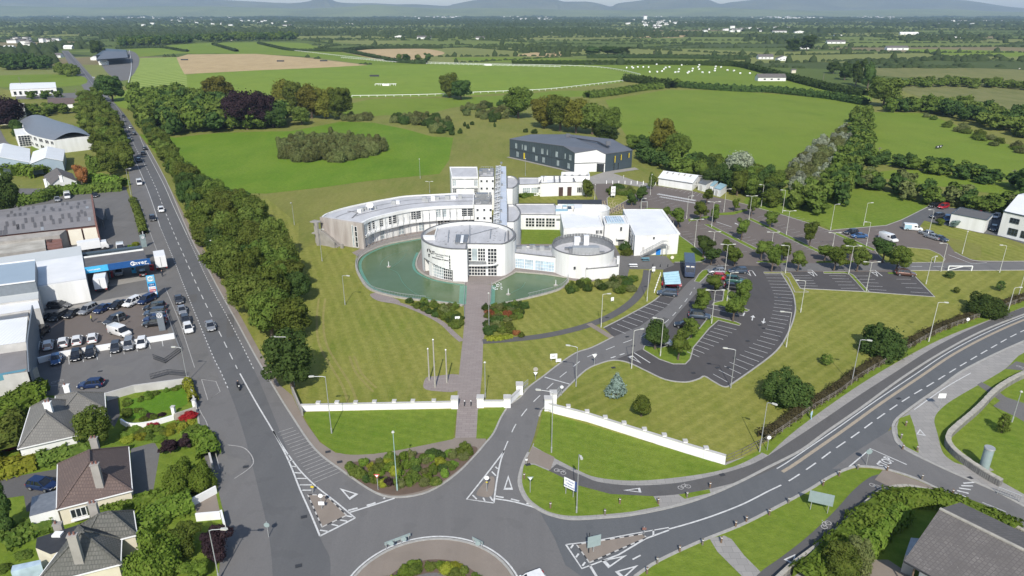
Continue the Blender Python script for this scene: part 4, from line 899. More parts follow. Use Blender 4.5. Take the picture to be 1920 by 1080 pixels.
for(px,py,z,dx,dy,dz)in[(904,373,9,3.4,1.6,2.2),(895,377,9,1.5,1.2,1.2),(915,376,9,1.2,1.2,1.4),(919,373.5,9,.7,.7,2.4),(909,379,9,2.4,.9,.9),(908,321,11,2.6,1.3,1.3),(916,324,11,1.2,1.0,1.0),(901,325,11,1.2,1.5,1.4),(922,320,11,1.0,1.0,1.3)]:
 p=G(px,py,z);rbox(col_b,p,(dx,dy,dz),z-.45,'metal_grey',name='plant_unit')
b=MB()
for k in range(7):p=G(893+4.5*k,370,9);b.bar((*p,8.6),(*p,10.1),.06)
b.bar((*G(893,370,9),10.1),(*G(920,370,9),10.1),.06);b.bar((*G(893,370,9),9.6),(*G(920,370,9),9.6),.06)
for k in range(6):p=G(902+4.5*k,318,11);b.bar((*p,10.6),(*p,12),.06)
b.bar((*G(902,318,11),12),(*G(925,318,11),12),.06);b.build('roof_railing','galvanised',col_b)
h0,h1=8.1,10.2
sL0,sM0,sR0=G(925,421,h0-1.6),G(937,421,h0),G(950,423,h0);sL1,sM1,sR1=G(930,312.5,h1-1.6),G(939,311.5,h1),G(948,312,h1)
def hs(p):return h0+(h1-h0)*(p.y-sM0.y)/(sM1.y-sM0.y)
b=MB();b.prism([sM0,sR0,sR1,sM1],0,h0,zt=[h0,h0,h1,h1]);b.build('spine_wall','render_white',col_b)
for k in range(6):
 t0,t1=k/6,(k+1)/6-.004;a_,c_,d_,e_=sM0.lerp(sM1,t0),sR0.lerp(sR1,t0),sR0.lerp(sR1,t1),sM0.lerp(sM1,t1)
 b=MB();b.face([(*a_,hs(a_)+.06),(*(c_+V2(.15,0)),hs(c_)+.06),(*(d_+V2(.15,0)),hs(d_)+.06),(*e_,hs(e_)+.06)]);b.build('spine_roof','spine_sheet',col_b)
b=MB();b.prism([sL0,sM0,sM1,sL1],0,7,zt=[h0-1.6,h0-.25,h1-.25,h1-1.6]);b.build('spine_glazing','glass_spine',col_b)
NF=30
for k in range(NF+1):
 t=k/NF;p,q=sL0.lerp(sL1,t),sM0.lerp(sM1,t);b=MB();b.bar((*p,hs(p)-1.5),(*q,hs(q)-.1),.16 if k%2 else .3,.14);b.build('glazing_bar','render_white',col_b)
for t in(0,.5,1):p,q=sL0.lerp(sM0,t),sL1.lerp(sM1,t);b=MB();b.bar((*p,h0-1.5+1.4*t),(*q,h1-1.5+1.4*t),.14);b.build('glazing_rail','render_white',col_b)
for k in range(12):
 t=(k+.5)/12;p,q=sL0.lerp(sL1,t),sM0.lerp(sM1,min(1,t+.035));z=hs(p);b=MB();b.face([(*p,z-1.42),(*(p+V2(0,1.4)),z-1.42),(*(q+V2(0,1.6)),z+.0),(*q,z+.0)]);b.build('sun_blind','roof_white',col_b)
b=MB();p,q=sM0.lerp(sR0,.08),sM1.lerp(sR1,.08)
for k in range(24):c=p.lerp(q,k/23);b.bar((*c,hs(c)+.06),(*c,hs(c)+.9),.05)
b.bar((*p,hs(p)+.9),(*q,hs(q)+.9),.06);b.build('walkway_rail','galvanised',col_b)
for(px,py)in((940,314),(941,330),(941,350),(940,372),(939,393),(938,412)):p=G(px,py,9);rbox(col_b,p,(.7,1.0,.5),hs(p)+.07,'metal_grey',name='roof_vent')
def pod(pts,h,mat='roof_membrane'):
 P=[G(pts[0][0],pts[0][1],h)]+cr([G(x,y,h)for x,y in pts[1:-1]],n=5)+[G(pts[-1][0],pts[-1][1],h)];block(col_b,P,h,par=.5,roof=mat);return P
P1=pod([(950,330),(958,329.5),(966,332),(971,337),(972,342),(969,348),(961,353),(950,353)],8.6)
P2=pod([(951,383),(963,383),(971,388),(976,396),(976,402),(971,411),(963,416),(951,416)],8.4)
P3=pod([(952,428),(960,430),(966,436),(968,442),(966,449),(960,453),(952,454)],7.6)
window(col_b,G(952,372,3),G(959,372,3),1.0,6.6,3,5)
window(col_b,G(953,417,8.4)+V2(.1,-.1),G(961,416.6,8.4)+V2(.1,-.1),5.6,6.8,3,1)
nk1=[G(973,346,4.2),G(1013,345,4.2),G(1012,333,4.2),G(972,333,4.2)];block(col_b,nk1,4.2,par=.2)
nk2=[G(1013,343.5,4.8),G(1097,341,4.8),G(1100,329,4.8),G(1014,330,4.8)];block(col_b,nk2,4.8,par=.9,roof='roof_white')
nd=(nk2[1]-nk2[0]);
def on2(a,px,z):L=(a[1]-a[0]);return min((abs(PX(*(a[0]+L*t),z)[0]-px),t)for t in np.arange(-.1,1.1,.002))[1]
def wallpt(a,px,z):return a[0]+(a[1]-a[0])*on2(a,px,z)
for x0 in(1047.5,1063.5):wbox(col_b,wallpt(nk2,x0,1.5),wallpt(nk2,x0+8,1.5),0,3.2,'dark_brown')
window(col_b,wallpt(nk2,1082,2),wallpt(nk2,1091,2),1.1,3.0,3,1)
for x0,gs in((980,'glass_pale'),(996,'glass_pale')):window(col_b,wallpt(nk1,x0,2),wallpt(nk1,x0+14,2),1.2,3.0,4,2,glass=gs)
wbox(col_b,wallpt(nk1,1008,2),wallpt(nk1,1012.5,2),2.5,3.2,'metal_grey',name='louvre')
for(px,py,s)in((1017,334,1.2),(1022,334,1.2),(1012,336,.9)):p=G(px,py,5);rbox(col_b,p,(s,s,1.7),3.9,'roof_white',name='air_handler')
b=MB()
for x0 in(1040,1050):b.bar((*G(x0,341,4.9),4.9),(*G(x0-1,330,4.9),4.9),.5,.25)
b.bar((*G(1073,330,4.9),4.95),(*G(1078,341,4.9),4.95),.5,.3);b.build('roof_beam','roof_edge',col_b)
nb=[G(1052,331,5.5),G(1106,331,5.5),G(1104,323,5.5),G(1053,323,5.5)];block(col_b,nb,5.6,par=1.4,roof='roof_white',cap='render_white')
for k in range(4):p=G(1059+14*k,326.5,5);rbox(col_b,p,(.9,.7,.5),4.3,'metal_grey',name='roof_vent')
mw=[G(968,402,4.6),G(1053,403,4.6),G(1040,382,4.6),G(966,382,4.6)];block(col_b,mw,4.6,par=.2)
b=MB();b.prism([G(976,393,4.7),G(1038,394,4.7),G(1039,399.5,4.7),G(976,399.5,4.7)],4.4,4.75);b.build('upstand_roof','roof_membrane',col_b)
for x0,x1 in((985.5,1002.5),(1004.5,1021.5),(1023.5,1040.5)):window(col_b,wallpt(mw,x0,2.3),wallpt(mw,x1,2.3),.9,3.6,3,3,bar=.16)
wbox(col_b,wallpt(mw,1043,3),wallpt(mw,1051,3),2.9,3.5,'metal_grey',name='louvre')
kb=[G(1057,428,5.2),G(1132,425,5.2),G(1122,398,5.2),G(1050,397,5.2)];block(col_b,kb,5.2,roof='roof_white',par=.12,cap='render_white')
for x0 in(1117,1124):window(col_b,wallpt(kb,x0,4),wallpt(kb,x0+5.5,4),3.2,4.3,2,1)
for x0 in(1061,1080,1101):wbox(col_b,wallpt(kb,x0,4),wallpt(kb,x0+12,4),3.4,4.5,'render_white',name='blind_panel',out=-.04)
hb=[G(1134,421,6.0),G(1180,420.5,6.0),G(1172,404,6.0),G(1130,405,6.0)];block(col_b,hb,6.0,roof='roof_white',par=.15,cap='render_white')
b=MB();b.prism([G(1138,416,6.3),G(1171,416,6.3),G(1164,405.5,6.3),G(1134,405.5,6.3)],5.9,6.35);rl2=b.build('rooflight','glass_blue',col_b)
b=MB()
for k in range(8):t=k/7;b.bar((*G(1138+33*t,416,6.4),6.4),(*G(1134+30*t,405.5,6.4),6.4),.1)
b.build('glazing_bars','roof_white',rl2)
window(col_b,wallpt(hb,1162.5,5),wallpt(hb,1166.5,5),4.1,5.3,1,1);wbox(col_b,wallpt(hb,1155,2),wallpt(hb,1171,2),2.0,2.25,'render_white',name='door_canopy',depth=1.0);wbox(col_b,wallpt(hb,1159,1),wallpt(hb,1168,1),0,1.9,'metal_grey')
tc=G(1110,392,5.4);block(col_b,[tc+V2(math.cos(t),math.sin(t))*5.2 for t in[2*math.pi*k/28 for k in range(28)]],5.8,par=1.3,roof='roof_white',cap='render_white')
b=MB();b.prism([G(1046,383,6),G(1128,384,6),G(1127,377,6),G(1046,377,6)],0,6.2);b.build('store_block','render_white',col_b)
b=MB();b.prism([G(1045,383.3,6),G(1129,384.3,6),G(1128,376.7,6),G(1045,376.7,6)],6.203,6.4);b.build('dark_roof','charcoal',col_b)
for k,(x0,y0,w_,h_,m)in enumerate([(1042,394,23,5,'poly_blue'),(1043,388,9,5,'roof_white'),(1055,387,8,6,'poly_blue'),(1064,385,14,5,'poly_blue'),(1065,393,7,6,'dark_cladding'),(1077,393,16,10,'roof_white')]):
 b=MB();b.prism([G(x0,y0,6),G(x0+w_,y0,6),G(x0+w_-1,y0-h_,6),G(x0-1,y0-h_,6)],0,5.6+.12*k);b.build('rooflight',['render_white',m],col_b).data.polygons[-1].material_index=1
wbox(col_b,G(1124,404,2),G(1138,406,2),1.8,3.4,'poly_blue',name='awning',depth=.3)
ll=[G(963,474,4.0),G(1055,484,4.0),G(1046,462,4.0),G(962,460,4.0)];block(col_b,ll,4.0,par=.3)
for x0,x1 in((966.5,983),(984,1000),(1003.5,1039)):window(col_b,wallpt(ll,x0,1.5),wallpt(ll,x1,1.5),.15,2.7,4 if x1<1001 else 7,3,glass='glass_blue',bar=.07)
for k,(px,py,sx)in enumerate([(974,464,1.6),(983,465,1.2),(998,464,1.4),(1003,466,1.2),(1010,466.5,1.3),(1016,467,1.2),(1026,466,1.6),(1034,465,1.3)]):rbox(col_b,G(px,py,4),(sx,.8,.7+.2*(k%3)),3.7,'galvanised' if k%2 else 'metal_grey',name='roof_vent')
b=MB()
for k in range(9):p=G(966+10*k,473+.95*k,4.1);b.bar((*p,3.9),(*p,4.9),.05)
b.bar((*G(966,473,4.1),4.9),(*G(1046,480.5,4.1),4.9),.05);b.build('roof_railing','galvanised',col_b)
dc=V2(17.6,163.4);dr=7.7;P=[dc+V2(math.cos(t),math.sin(t))*dr for t in[2*math.pi*k/48 for k in range(48)]]
block(col_b,P,6.0,par=1.5)
b=MB()
for k in range(30):
 t=R(5+175*k/29);t2=R(5+175*(k+.85)/29);p,q=dc+V2(math.cos(t),math.sin(t))*(dr-.2),dc+V2(math.cos(t2),math.sin(t2))*(dr-.2);b.face([(*p,5.6),(*q,5.6),(*q,6.8),(*p,6.8)]);b.face([(*q,5.6),(*p,5.6),(*p,6.8),(*q,6.8)])
b.build('louvre_screen','galvanised',col_b)
b=MB();lr=[dc+V2(math.cos(t),math.sin(t))*(dr-.36)for t in[2*math.pi*k/48 for k in range(49)]]
for k in range(48):b.face([(*lr[k+1],4.5),(*lr[k],4.5),(*lr[k],5.98),(*lr[k+1],5.98)])
b.build('parapet_lining','metal_grey',col_b)
for(px,py,dx,dy,dz,m)in[(1098,471,6.6,1.9,1.7,'galvanised'),(1073,470,1.6,1.6,1.3,'metal_grey'),(1082,457,1.5,1.3,2.3,'roof_white'),(1099,456,1.3,1.2,2.6,'roof_white'),(1090,460,1.0,.9,1.2,'metal_grey'),(1111,463,2.0,1.2,.8,'metal_grey'),(1122,471,3.0,.4,.5,'metal_grey'),(1065,465,1.6,1.0,.6,'metal_grey')]:
 p=G(px,py,5);rbox(col_b,p,(dx,dy,dz),4.5,m,name='plant_unit')
b=MB()
for k in range(7):p=G(1077+7*k,474.4,6);b.bar((p.x,p.y,4.55),(p.x,p.y,6.1),.08)
b.build('duct_ribs','metal_grey',col_b)
rbox(col_b,dc+V2(-2.6,-7.55),(.5,.3,.5),2.6,'charcoal',name='wall_vent')
an=[G(1098,526),G(1158,520.5),G(1159,505),G(1145,497),G(1098,512)];block(col_b,[p for p in an],2.9,par=.35)
b=MB();b.prism([G(1155,517),G(1160,516.5),G(1160,509),G(1155,509)],0,4.1);b.build('wall_fin','render_white',col_b)
gy=[G(1191,442.5,5.5),G(1273,439,5.5),G(1239.5,392.5,5.5),G(1168,392.5,5.5)];gf=(gy[1]-gy[0])
block(col_b,gy,5.5,roof='roof_white',par=.05,cap='render_white')
d_=(gy[2]-gy[1])
for k in range(26):p=gy[1]+d_*((k+.5)/26)+V2(.12,0);b=MB();b.box((p.x,p.y,5.45),(.5,.55,.3),math.atan2(d_.y,d_.x));b.build('verge_rib','roof_white',col_b)
wl=[gy[3],gy[0]];dl=gy[0]-gy[3]
for k in range(5):t0=.12+.17*k;window(col_b,gy[3]+dl*t0,gy[3]+dl*(t0+.1),.8,4.8,2,3)
window(col_b,wallpt(gy,1224,4.8),wallpt(gy,1228,4.8),4.3,5.1,1,1);wbox(col_b,wallpt(gy,1230,1),wallpt(gy,1238.5,1),0,1.7,'door_blue')
window(col_b,wallpt(gy,1233,1),wallpt(gy,1237,1),.9,1.5,1,1,frame='door_blue',out=.18)
for x0 in(1204,1251):wbox(col_b,wallpt(gy,x0,2),wallpt(gy,x0+4,2),1.4,2.4,'render_grey',name='louvre',out=.0)
b=MB();gd=gf.normalized();gn=V2(gd.y,-gd.x);s0=wallpt(gy,1200,.2);s1=wallpt(gy,1240,3)
for k in range(15):
 t=k/14;p=s0.lerp(s1,t)+gn*1.0;b.box((p.x,p.y,.15+2.9*t),(.45,1.1,.1),math.atan2(gd.y,gd.x))
b.bar((*(s0+gn*1.5),.3),(*(s1+gn*1.5),3.1),.12,.3);q=wallpt(gy,1248,3);b.prism([s1+gn*.3,q+gn*.3,q+gn*1.5,s1+gn*1.5],3.0,3.12,bottom=True)
for t in(s1,q):b.bar((*(t+gn*1.4),0),(*(t+gn*1.4),3.1),.12)
for o_ in(.5,1.5):
 b.bar((*(s0+gn*o_),1.2),(*(s1+gn*o_),4.1),.06);b.bar((*(s1+gn*o_),4.1),(*(q+gn*o_),4.1),.06)
 for k in range(8):t=k/7;p=s0.lerp(s1,t)+gn*o_;b.bar((*p,.2+2.9*t),(*p,1.2+2.9*t),.05)
b.build('outside_stair','metal_grey',col_b)
dk=thing('research_building','dark slate clad two storey building with folded roof and yellow window reveals behind the college','building')
verts=[(955.5,261,7.7),(1057,274.3,9.2),(1078,287,7.7),(1118.6,280.6,8.8),(1135.5,289,7.2),(1186,282,7.0),(1148,261.6,8.2),(1066.6,252.5,9.2),(996,252.5,8.0)]
W3=[(*G(x,y,z),z)for x,y,z in verts];Wp=[V2(p[0],p[1])for p in W3]
Wp2=list(Wp)
b=MB()
for i in range(9):
 j=(i+1)%9;mi=1 if i in(2,3)else 0
 b.face([(*Wp[i],0),(*Wp[j],0),(*Wp[j],W3[j][2]),(*Wp[i],W3[i][2])],mi)
b.build('wall',['dark_cladding','render_white'],dk)
b=MB();cn=(Wp[1]+Wp[7])/2
def T3(i,dz=.12):return(Wp[i].x,Wp[i].y,W3[i][2]+dz)
b.face([T3(0),T3(1),T3(7),T3(8)]);b.face([T3(1),T3(2),T3(3),T3(7)]);b.face([T3(3),T3(4),T3(5),T3(6),T3(7)])
b.build('roof','dark_roof',dk)
b=MB()
for i in range(9):j=(i+1)%9;b.bar(T3(i,.05),T3(j,.05),.3,.25)
b.build('roof_trim','dark_roof',dk)
b=MB();L3=[G(1066,258,8.9),G(1120,266,8.9),G(1141,276,8.2)];b.bar((*L3[0],9.2),(*L3[1],9.0),.9,.25);b.bar((*L3[1],9.0),(*L3[2],8.2),.9,.25);b.build('roof_valley','charcoal',dk)
for p in(G(1065,257,9),G(1140,275,8)):rbox(dk,p,(1.8,1.4,1.8),8.6,'dark_roof',name='roof_vent')
wa=[Wp[0],G(1078,323)];wa=[Wp[0],Wp[2]]
def wp_(px,z):return wallpt([Wp[0],Wp[1]],px,z)
def wpx(px,z):
 a=[Wp[0],Wp[1]]if px<1052 else[Wp[1],Wp[2]];return wallpt(a,px,z)
for(x,lvl,wd)in[(968,1,4),(979.5,1,2),(985.5,1,4.5),(1001,1,4.5),(1017,1,4.5),(1026.5,1,2.4),(1044,1,4.5),(1060,1,2.5),(1069.5,1,4.5),(970.5,0,4.5),(1006,0,4.5),(1019.5,0,4.5),(1046.5,0,5),(1066.5,0,5)]:
 z0=(.8,4.3)[lvl];window(dk,wpx(x-wd/2,z0+1),wpx(x+wd/2,z0+1),z0,z0+2.3,2 if wd>3 else 1,1,frame='dark_cladding',glass='glass_pale',bar=.06)
for(a,c,x,z0,z1)in[(0,1,983,.5,3.1)]:wbox(dk,wpx(x-1.2,2),wpx(x+1.2,2),z0,z1,'yellow_panel',name='yellow_reveal',out=.0)
for x,z0,z1 in((1152,3.2,5.9),(1163.5,3.8,6.0),(1178,4.2,6.2)):
 a=[Wp[4],Wp[5]];wbox(dk,wallpt(a,x,4),wallpt(a,x+1.6,4),z0,z1,'yellow_panel',name='yellow_reveal',out=.0);window(dk,wallpt(a,x-2,4),wallpt(a,x,4),z0,z1,1,1,frame='dark_cladding')
for x in(1151,1159):a=[Wp[4],Wp[5]];window(dk,wallpt(a,x-1.2,1.5),wallpt(a,x+1.2,1.5),.2,2.9,1,1,frame='dark_cladding')
b=MB()
for i in(2,3):
 d=Wp[i+1]-Wp[i];b.bar((*(Wp[i]+V2(0,-.05)),3.6),(*(Wp[i+1]+V2(0,-.05)),3.6),.12,.25)
b.build('string_course','charcoal',dk)
wbox(dk,Wp[3].lerp(Wp[4],.1),Wp[3].lerp(Wp[4],.9),0,3.3,'glass_dark',name='entrance_glazing',out=.02)
b=MB();wb0,wb1=Wp[0],Wp[1];n1=V2((wb1-wb0).normalized().y,-(wb1-wb0).normalized().x)
b.bar((*(wb0+n1*.04),3.7),(*(wb1+n1*.04),3.7),.1,.12)
for k in range(22):t=(k+.5)/22;p=wb0.lerp(wb1,t)+n1*.04;b.bar((*p,.1),(*p,7.5+1.4*t),.06)
b.build('cladding_joints','charcoal',dk)
ribbon('path',[wb0+n1*1.2,wb1+n1*1.2,Wp[2]+n1*1.0],1.6,Z2+.02,'concrete_pave')
def shed(name,label,cat,q,h,ridge,wall='render_white',roof='roof_white',along=0,over=.25):
 """gabled shed on four base corners q (front-left, front-right, back-right, back-left); ridge runs along q0-q1 (along=0) or q0-q3"""
 t=thing(name,label,cat);q=[Vector(p)for p in q]
 if along:q=[q[1],q[2],q[3],q[0]]
 m1,m2=(q[0]+q[3])/2,(q[1]+q[2])/2;b=MB()
 b.face([(*q[0],0),(*q[1],0),(*q[1],h),(*q[0],h)]);b.face([(*q[2],0),(*q[3],0),(*q[3],h),(*q[2],h)])
 b.face([(*q[1],0),(*q[2],0),(*q[2],h),(*m2,ridge),(*q[1],h)]);b.face([(*q[3],0),(*q[0],0),(*q[0],h),(*m1,ridge),(*q[3],h)]);b.build('wall',wall,t)
 b=MB();d=(q[1]-q[0]).normalized()*over;s=(q[3]-q[0]).normalized()*over;k=(ridge-h)/((q[3]-q[0]).length/2)*over
 for a,c,sg in((q[0],q[1],-1),(q[2],q[3],1)):
  A,C=(a-d,c+d)if sg<0 else(a+d,c-d);Mx,My=(m1-d,m2+d)if sg<0 else(m2+d,m1-d)
  A+=s*sg;C+=s*sg
  b.face([(*A,h-k+.1),(*C,h-k+.1),(*My,ridge+.1),(*Mx,ridge+.1)]);b.face([(*A,h-k-.05),(*A,h-k+.1),(*Mx,ridge+.1),(*Mx,ridge-.05)][::-1]);b.face([(*C,h-k-.05),(*A,h-k-.05),(*A,h-k+.1),(*C,h-k+.1)][::-1]);b.face([(*C,h-k-.05),(*C,h-k+.1),(*My,ridge+.1),(*My,ridge-.05)])
 b.build('roof',roof,t);return t,q,m1,m2
hut=[G(1234,347.5),G(1297,357.5),G(1316,344),G(1252,336)]
t,q,m1,m2=shed('long_hut','long white single storey hut with four roof windows at the back of the car park','hut',hut,2.9,4.3)
for k in range(5):
 u=(.12+.17*k);p=q[3].lerp(q[2],u).lerp(m1.lerp(m2,u),.0);b=MB();a=q[0].lerp(q[1],u).lerp(m1.lerp(m2,u),.62);c=q[0].lerp(q[1],u+.045).lerp(m1.lerp(m2,u+.045),.62);e=q[0].lerp(q[1],u+.045).lerp(m1.lerp(m2,u+.045),.88);g=q[0].lerp(q[1],u).lerp(m1.lerp(m2,u),.88)
 b.face([(*a,4.0),(*c,4.0),(*e,4.34),(*g,4.34)]);b.build('roof_window','stone_pale',t)
window(t,q[1].lerp(q[2],.3),q[1].lerp(q[2],.42),1.2,2.4,1,1)
b=MB();b.bar((*(q[0]+V2(0,-.15)),2.55),(*(q[1]+V2(0,-.15)),2.55),.12);b.build('gutter','metal_grey',t)
for(lab,quad,h,m,rm)in[('low flat-roofed white store tucked behind the end of the long white hut',[G(1308,356),G(1322,360),G(1341,349),G(1324,345)],2.6,'render_white','metal_grey'),
       ('pale blue-roofed steel container at the car park edge beside the long hut',[G(1338,366),G(1350,369.5),G(1361,361),G(1349,357)],2.6,'corrugated_white','poly_blue'),
       ('small blue-roofed cabin squeezed between the flat store and the steel container',[G(1330,361),G(1336,362),G(1345,354),G(1338,352)],2.5,'render_white','poly_blue')]:
 t=thing('store_cabin',lab,'cabin');b=MB();b.prism(quad,0,h);b.build('wall',m,t);c=sum(quad,V2(0,0))/4;b=MB();b.prism([p+(p-c).normalized()*.2 for p in quad],h+.003,h+.18,bottom=True);b.build('roof',rm,t)
 wbox(t,quad[0].lerp(quad[1],.3),quad[0].lerp(quad[1],.6),0,2.0,'render_grey')
t=thing('white_building','white two storey building with dark windows at the right edge beside a walled car yard','building')
wq=[G(1870,441),G(1990,471),G(2050,430),G(1915,402)];hh=7.0
m1,m2=(wq[0]+wq[3])/2,(wq[1]+wq[2])/2;b=MB();b.prism(wq,0,hh);b.build('wall','render_white',t)
b=MB();b.face([(*wq[0],hh+.1),(*wq[1],hh+.1),(*m2,hh+2.2),(*m1,hh+2.2)]);b.face([(*wq[2],hh+.1),(*wq[3],hh+.1),(*m1,hh+2.2),(*m2,hh+2.2)]);b.face([(*wq[3],hh+.1),(*wq[0],hh+.1),(*m1,hh+2.2)]);b.build('roof','roof_white',t)
b=MB();b.bar((*wq[0],hh+.05),(*wq[1],hh+.05),.3,.3);b.bar((*wq[0],hh+.05),(*wq[3],hh+.05),.3,.3);b.build('eaves','dark_cladding',t)
for x0,z0,w_,h_ in((1894,4.4,17,1.4),(1890,1.0,17,1.9),(1914,1.0,12,1.9)):window(t,wallpt(wq,x0,z0+.7),wallpt(wq,x0+w_,z0+.7),z0,z0+h_,3,2,frame='dark_cladding')
t=thing('yard_wall','blank white walled store with a dark edge in front of the parked cars on the right','store')
yq=[G(1778.5,424),G(1844,437.5),G(1856,425),G(1795,412)];b=MB();b.prism(yq,0,3.9);b.build('wall','render_white',t);b=MB()
for i in range(4):b.bar((*yq[i],3.95),(*yq[(i+1)%4],3.95),.3,.15)
b.build('capping','dark_cladding',t);b=MB();b.face([(*p,3.92)for p in(lambda c:[p+(c-p)*.04 for p in yq])(sum(yq,V2(0,0))/4)]);b.build('roof','road_dark',t)
# ================================================================ LEFT SIDE: sheds, garage, bungalows
def hip(name,label,q,h,ridge,roof,wall,parent=None,over=.35,ins=None):
 """hipped roof on four eave corners (front-left, front-right, back-right, back-left); ridge along the longer axis"""
 t=parent or thing(name,label,'house');q=[Vector(p)for p in q]
 if(q[1]-q[0]).length<(q[3]-q[0]).length:q=[q[1],q[2],q[3],q[0]]
 c=sum(q,V2(0,0))/4;b=MB();b.prism([p+(c-p).normalized()*over for p in q],0,h);b.build('wall',wall,t)
 m1,m2=(q[0]+q[3])/2,(q[1]+q[2])/2;w_=(q[3]-q[0]).length/2 if ins is None else ins;d=(m2-m1).normalized();L=(m2-m1).length
 w_=min(w_,L*.48);r1,r2=m1+d*w_,m2-d*w_
 for pts in([(*q[0],h),(*q[1],h),(*r2,ridge),(*r1,ridge)],[(*q[1],h),(*q[2],h),(*r2,ridge)],[(*q[2],h),(*q[3],h),(*r1,ridge),(*r2,ridge)],[(*q[3],h),(*q[0],h),(*r1,ridge)]):
  b=MB();b.face(pts);b.build('roof_slope',roof,t)
 b=MB()
 for a,z in((q[0],r1),(q[1],r2),(q[2],r2),(q[3],r1)):b.bar((*a,h+.03),(*z,ridge+.05),.24,.12)
 b.bar((*r1,ridge+.05),(*r2,ridge+.05),.26,.14);b.build('ridge_tiles',roof,t)
 b=MB()
 for i in range(4):b.bar((*q[i],h-.05),(*q[(i+1)%4],h-.05),.16,.14)
 b.build('gutter','white_paint',t);return t
def chimney(parent,p,z0,z1,mat='raw_concrete',s=.9,pots=2):
 b=MB();b.box((p.x,p.y,(z0+z1)/2),(s,s*.6,z1-z0),.25);b.box((p.x,p.y,z1+.05),(s*1.15,s*.75,.12),.25);c=b.build('chimney',mat,parent)
 for k in range(pots):b=MB();b.tube([(p.x+(k-.5)*.4,p.y+(k-.5)*.1,z1),(p.x+(k-.5)*.4,p.y+(k-.5)*.1,z1+.45)],[.13,.11],8);b.build('chimney_pot','brick_red',c)
wt=thing('warehouse','long warehouse with grey patched roof, brick gable and cream roller doors, left of the street','warehouse')
hR=5.0
r0,r1=G(-80,403,hR),G(170,373,hR);r2,r3=G(180,422,hR),G(-80,450,hR)
b=MB();b.prism([r3+V2(0,.5),r2+V2(0,.5),r1+V2(0,-.5),r0+V2(0,-.5)],0,hR-.05);b.build('wall','brick_red',wt)
mA,mB=(r0+r3)/2,(r1+r2)/2;b=MB();zr=hR+.9
b.face([(*r3,hR),(*r2,hR),(*mB,zr),(*mA,zr)]);b.build('roof_slope','fibre_roof',wt);b=MB();b.face([(*mA,zr),(*mB,zr),(*r1,hR),(*r0,hR)]);b.build('roof_slope','fibre_roof',wt)
ridged=(mB-mA);
def on_roof(u,v,dz=.05): 
 a=r3.lerp(r2,u).lerp(r0.lerp(r1,u),v);z=hR+(zr-hR)*(1-abs(v-.5)*2)+dz;return(a.x,a.y,z)
rs=random.Random(4);pm=None
pan=[(8,447),(10,434),(16,404),(29,403),(20,398),(38,392),(53,391),(63,389),(37,402),(48,401),(70,398),(85,387),(80,394),(116,382),(127,381),(148,381),(158,379),(100,393),(112,393),(134,389),(144,388),(153,392),(14,419),(25,417),(60,412),(49,414),(83,409),(95,408),(117,405),(128,404),(149,402),(159,401),(101,416),(113,415),(134,412),(145,411),(9,429),(32,426),(43,424),(67,422),(78,420),(2,441),(32,425),(95,390)]
for(px,py)in pan:
 best=min(((math.hypot(PX(*on_roof(u,v))[0]-px,PX(*on_roof(u,v))[1]-py),u,v)for u in np.linspace(.25,.985,60)for v in np.linspace(.06,.94,22)))
 u,v=best[1],best[2];du,dv=.0098,.075;b=MB();b.face([on_roof(u-du,v-dv),on_roof(u+du,v-dv),on_roof(u+du,v+dv),on_roof(u-du,v+dv)])if abs(v-.5)>dv else b.face([on_roof(u-du,v-dv*2),on_roof(u+du,v-dv*2),on_roof(u+du,.49),on_roof(u-du,.49)])
 b.build('roof_panel','fibre_panel',wt)
for(px,py)in[(163,389),(167,411),(79,428)]:
 best=min(((math.hypot(PX(*on_roof(u,v))[0]-px,PX(*on_roof(u,v))[1]-py),u,v)for u in np.linspace(.25,.985,60)for v in np.linspace(.06,.94,22)));u,v=best[1:]
 b=MB();b.face([on_roof(u-.011,v-.05),on_roof(u+.011,v-.05),on_roof(u+.011,v+.05),on_roof(u-.011,v+.05)]);b.build('roof_panel','galvanised',wt,label='bright replacement roof panel')
b=MB();b.prism([r2+V2(.0,-.3),r2+V2(.5,-.3),r1+V2(.5,.5),r1+V2(0,.5)],0,hR+1.2);b.build('gable_wall','brick_red',wt)
b=MB();rq=r3.lerp(r2,.77);b.prism([r3+V2(0,-.02),rq+V2(0,-.02),rq+V2(0,-3.2),r3+V2(0,-3.6)],0,3.6,zt=[4.6,4.6,4.1,4.1]);b.build('lean_to','raw_concrete',wt)
dw=[rq+V2(0,.2),r2+V2(0,.2)]
for u0,u1 in((.04,.47),(.53,.97)):wbox(wt,dw[0].lerp(dw[1],u0),dw[0].lerp(dw[1],u1),.2,4.4,'cream_door',name='roller_door',out=.3)
b=MB();b.prism([G(178,404,3),G(193,414,3),G(197,392,3),G(176,390,3)],2.9,3.1,bottom=True);cp=b.build('side_canopy','fibre_panel',wt)
for p in(G(192,413,3),G(196,393,3)):b=MB();b.bar((*p,0),(*p,2.95),.15);b.build('post','metal_grey',cp)
t=thing('concrete_store','low store with stained concrete flat roof between the warehouse and the white garage','store')
cs=[G(-90,488,3.4),G(86,466,3.4),G(83,444,3.4),G(-90,462,3.4)];b=MB();b.prism(cs,0,3.4);b.build('wall','raw_concrete',t);b=MB();b.face([(*p,3.42)for p in cs]);b.build('roof','stained_concrete',t)
t=thing('brick_shed','small red brick shed with a dark opening at the end of the stained concrete roof','shed')
bs=[G(88,467,3.0),G(117,462,3.0),G(114,441,3.0),G(86,444,3.0)];b=MB();b.prism(bs,0,2.9);b.build('wall','brick_red',t)
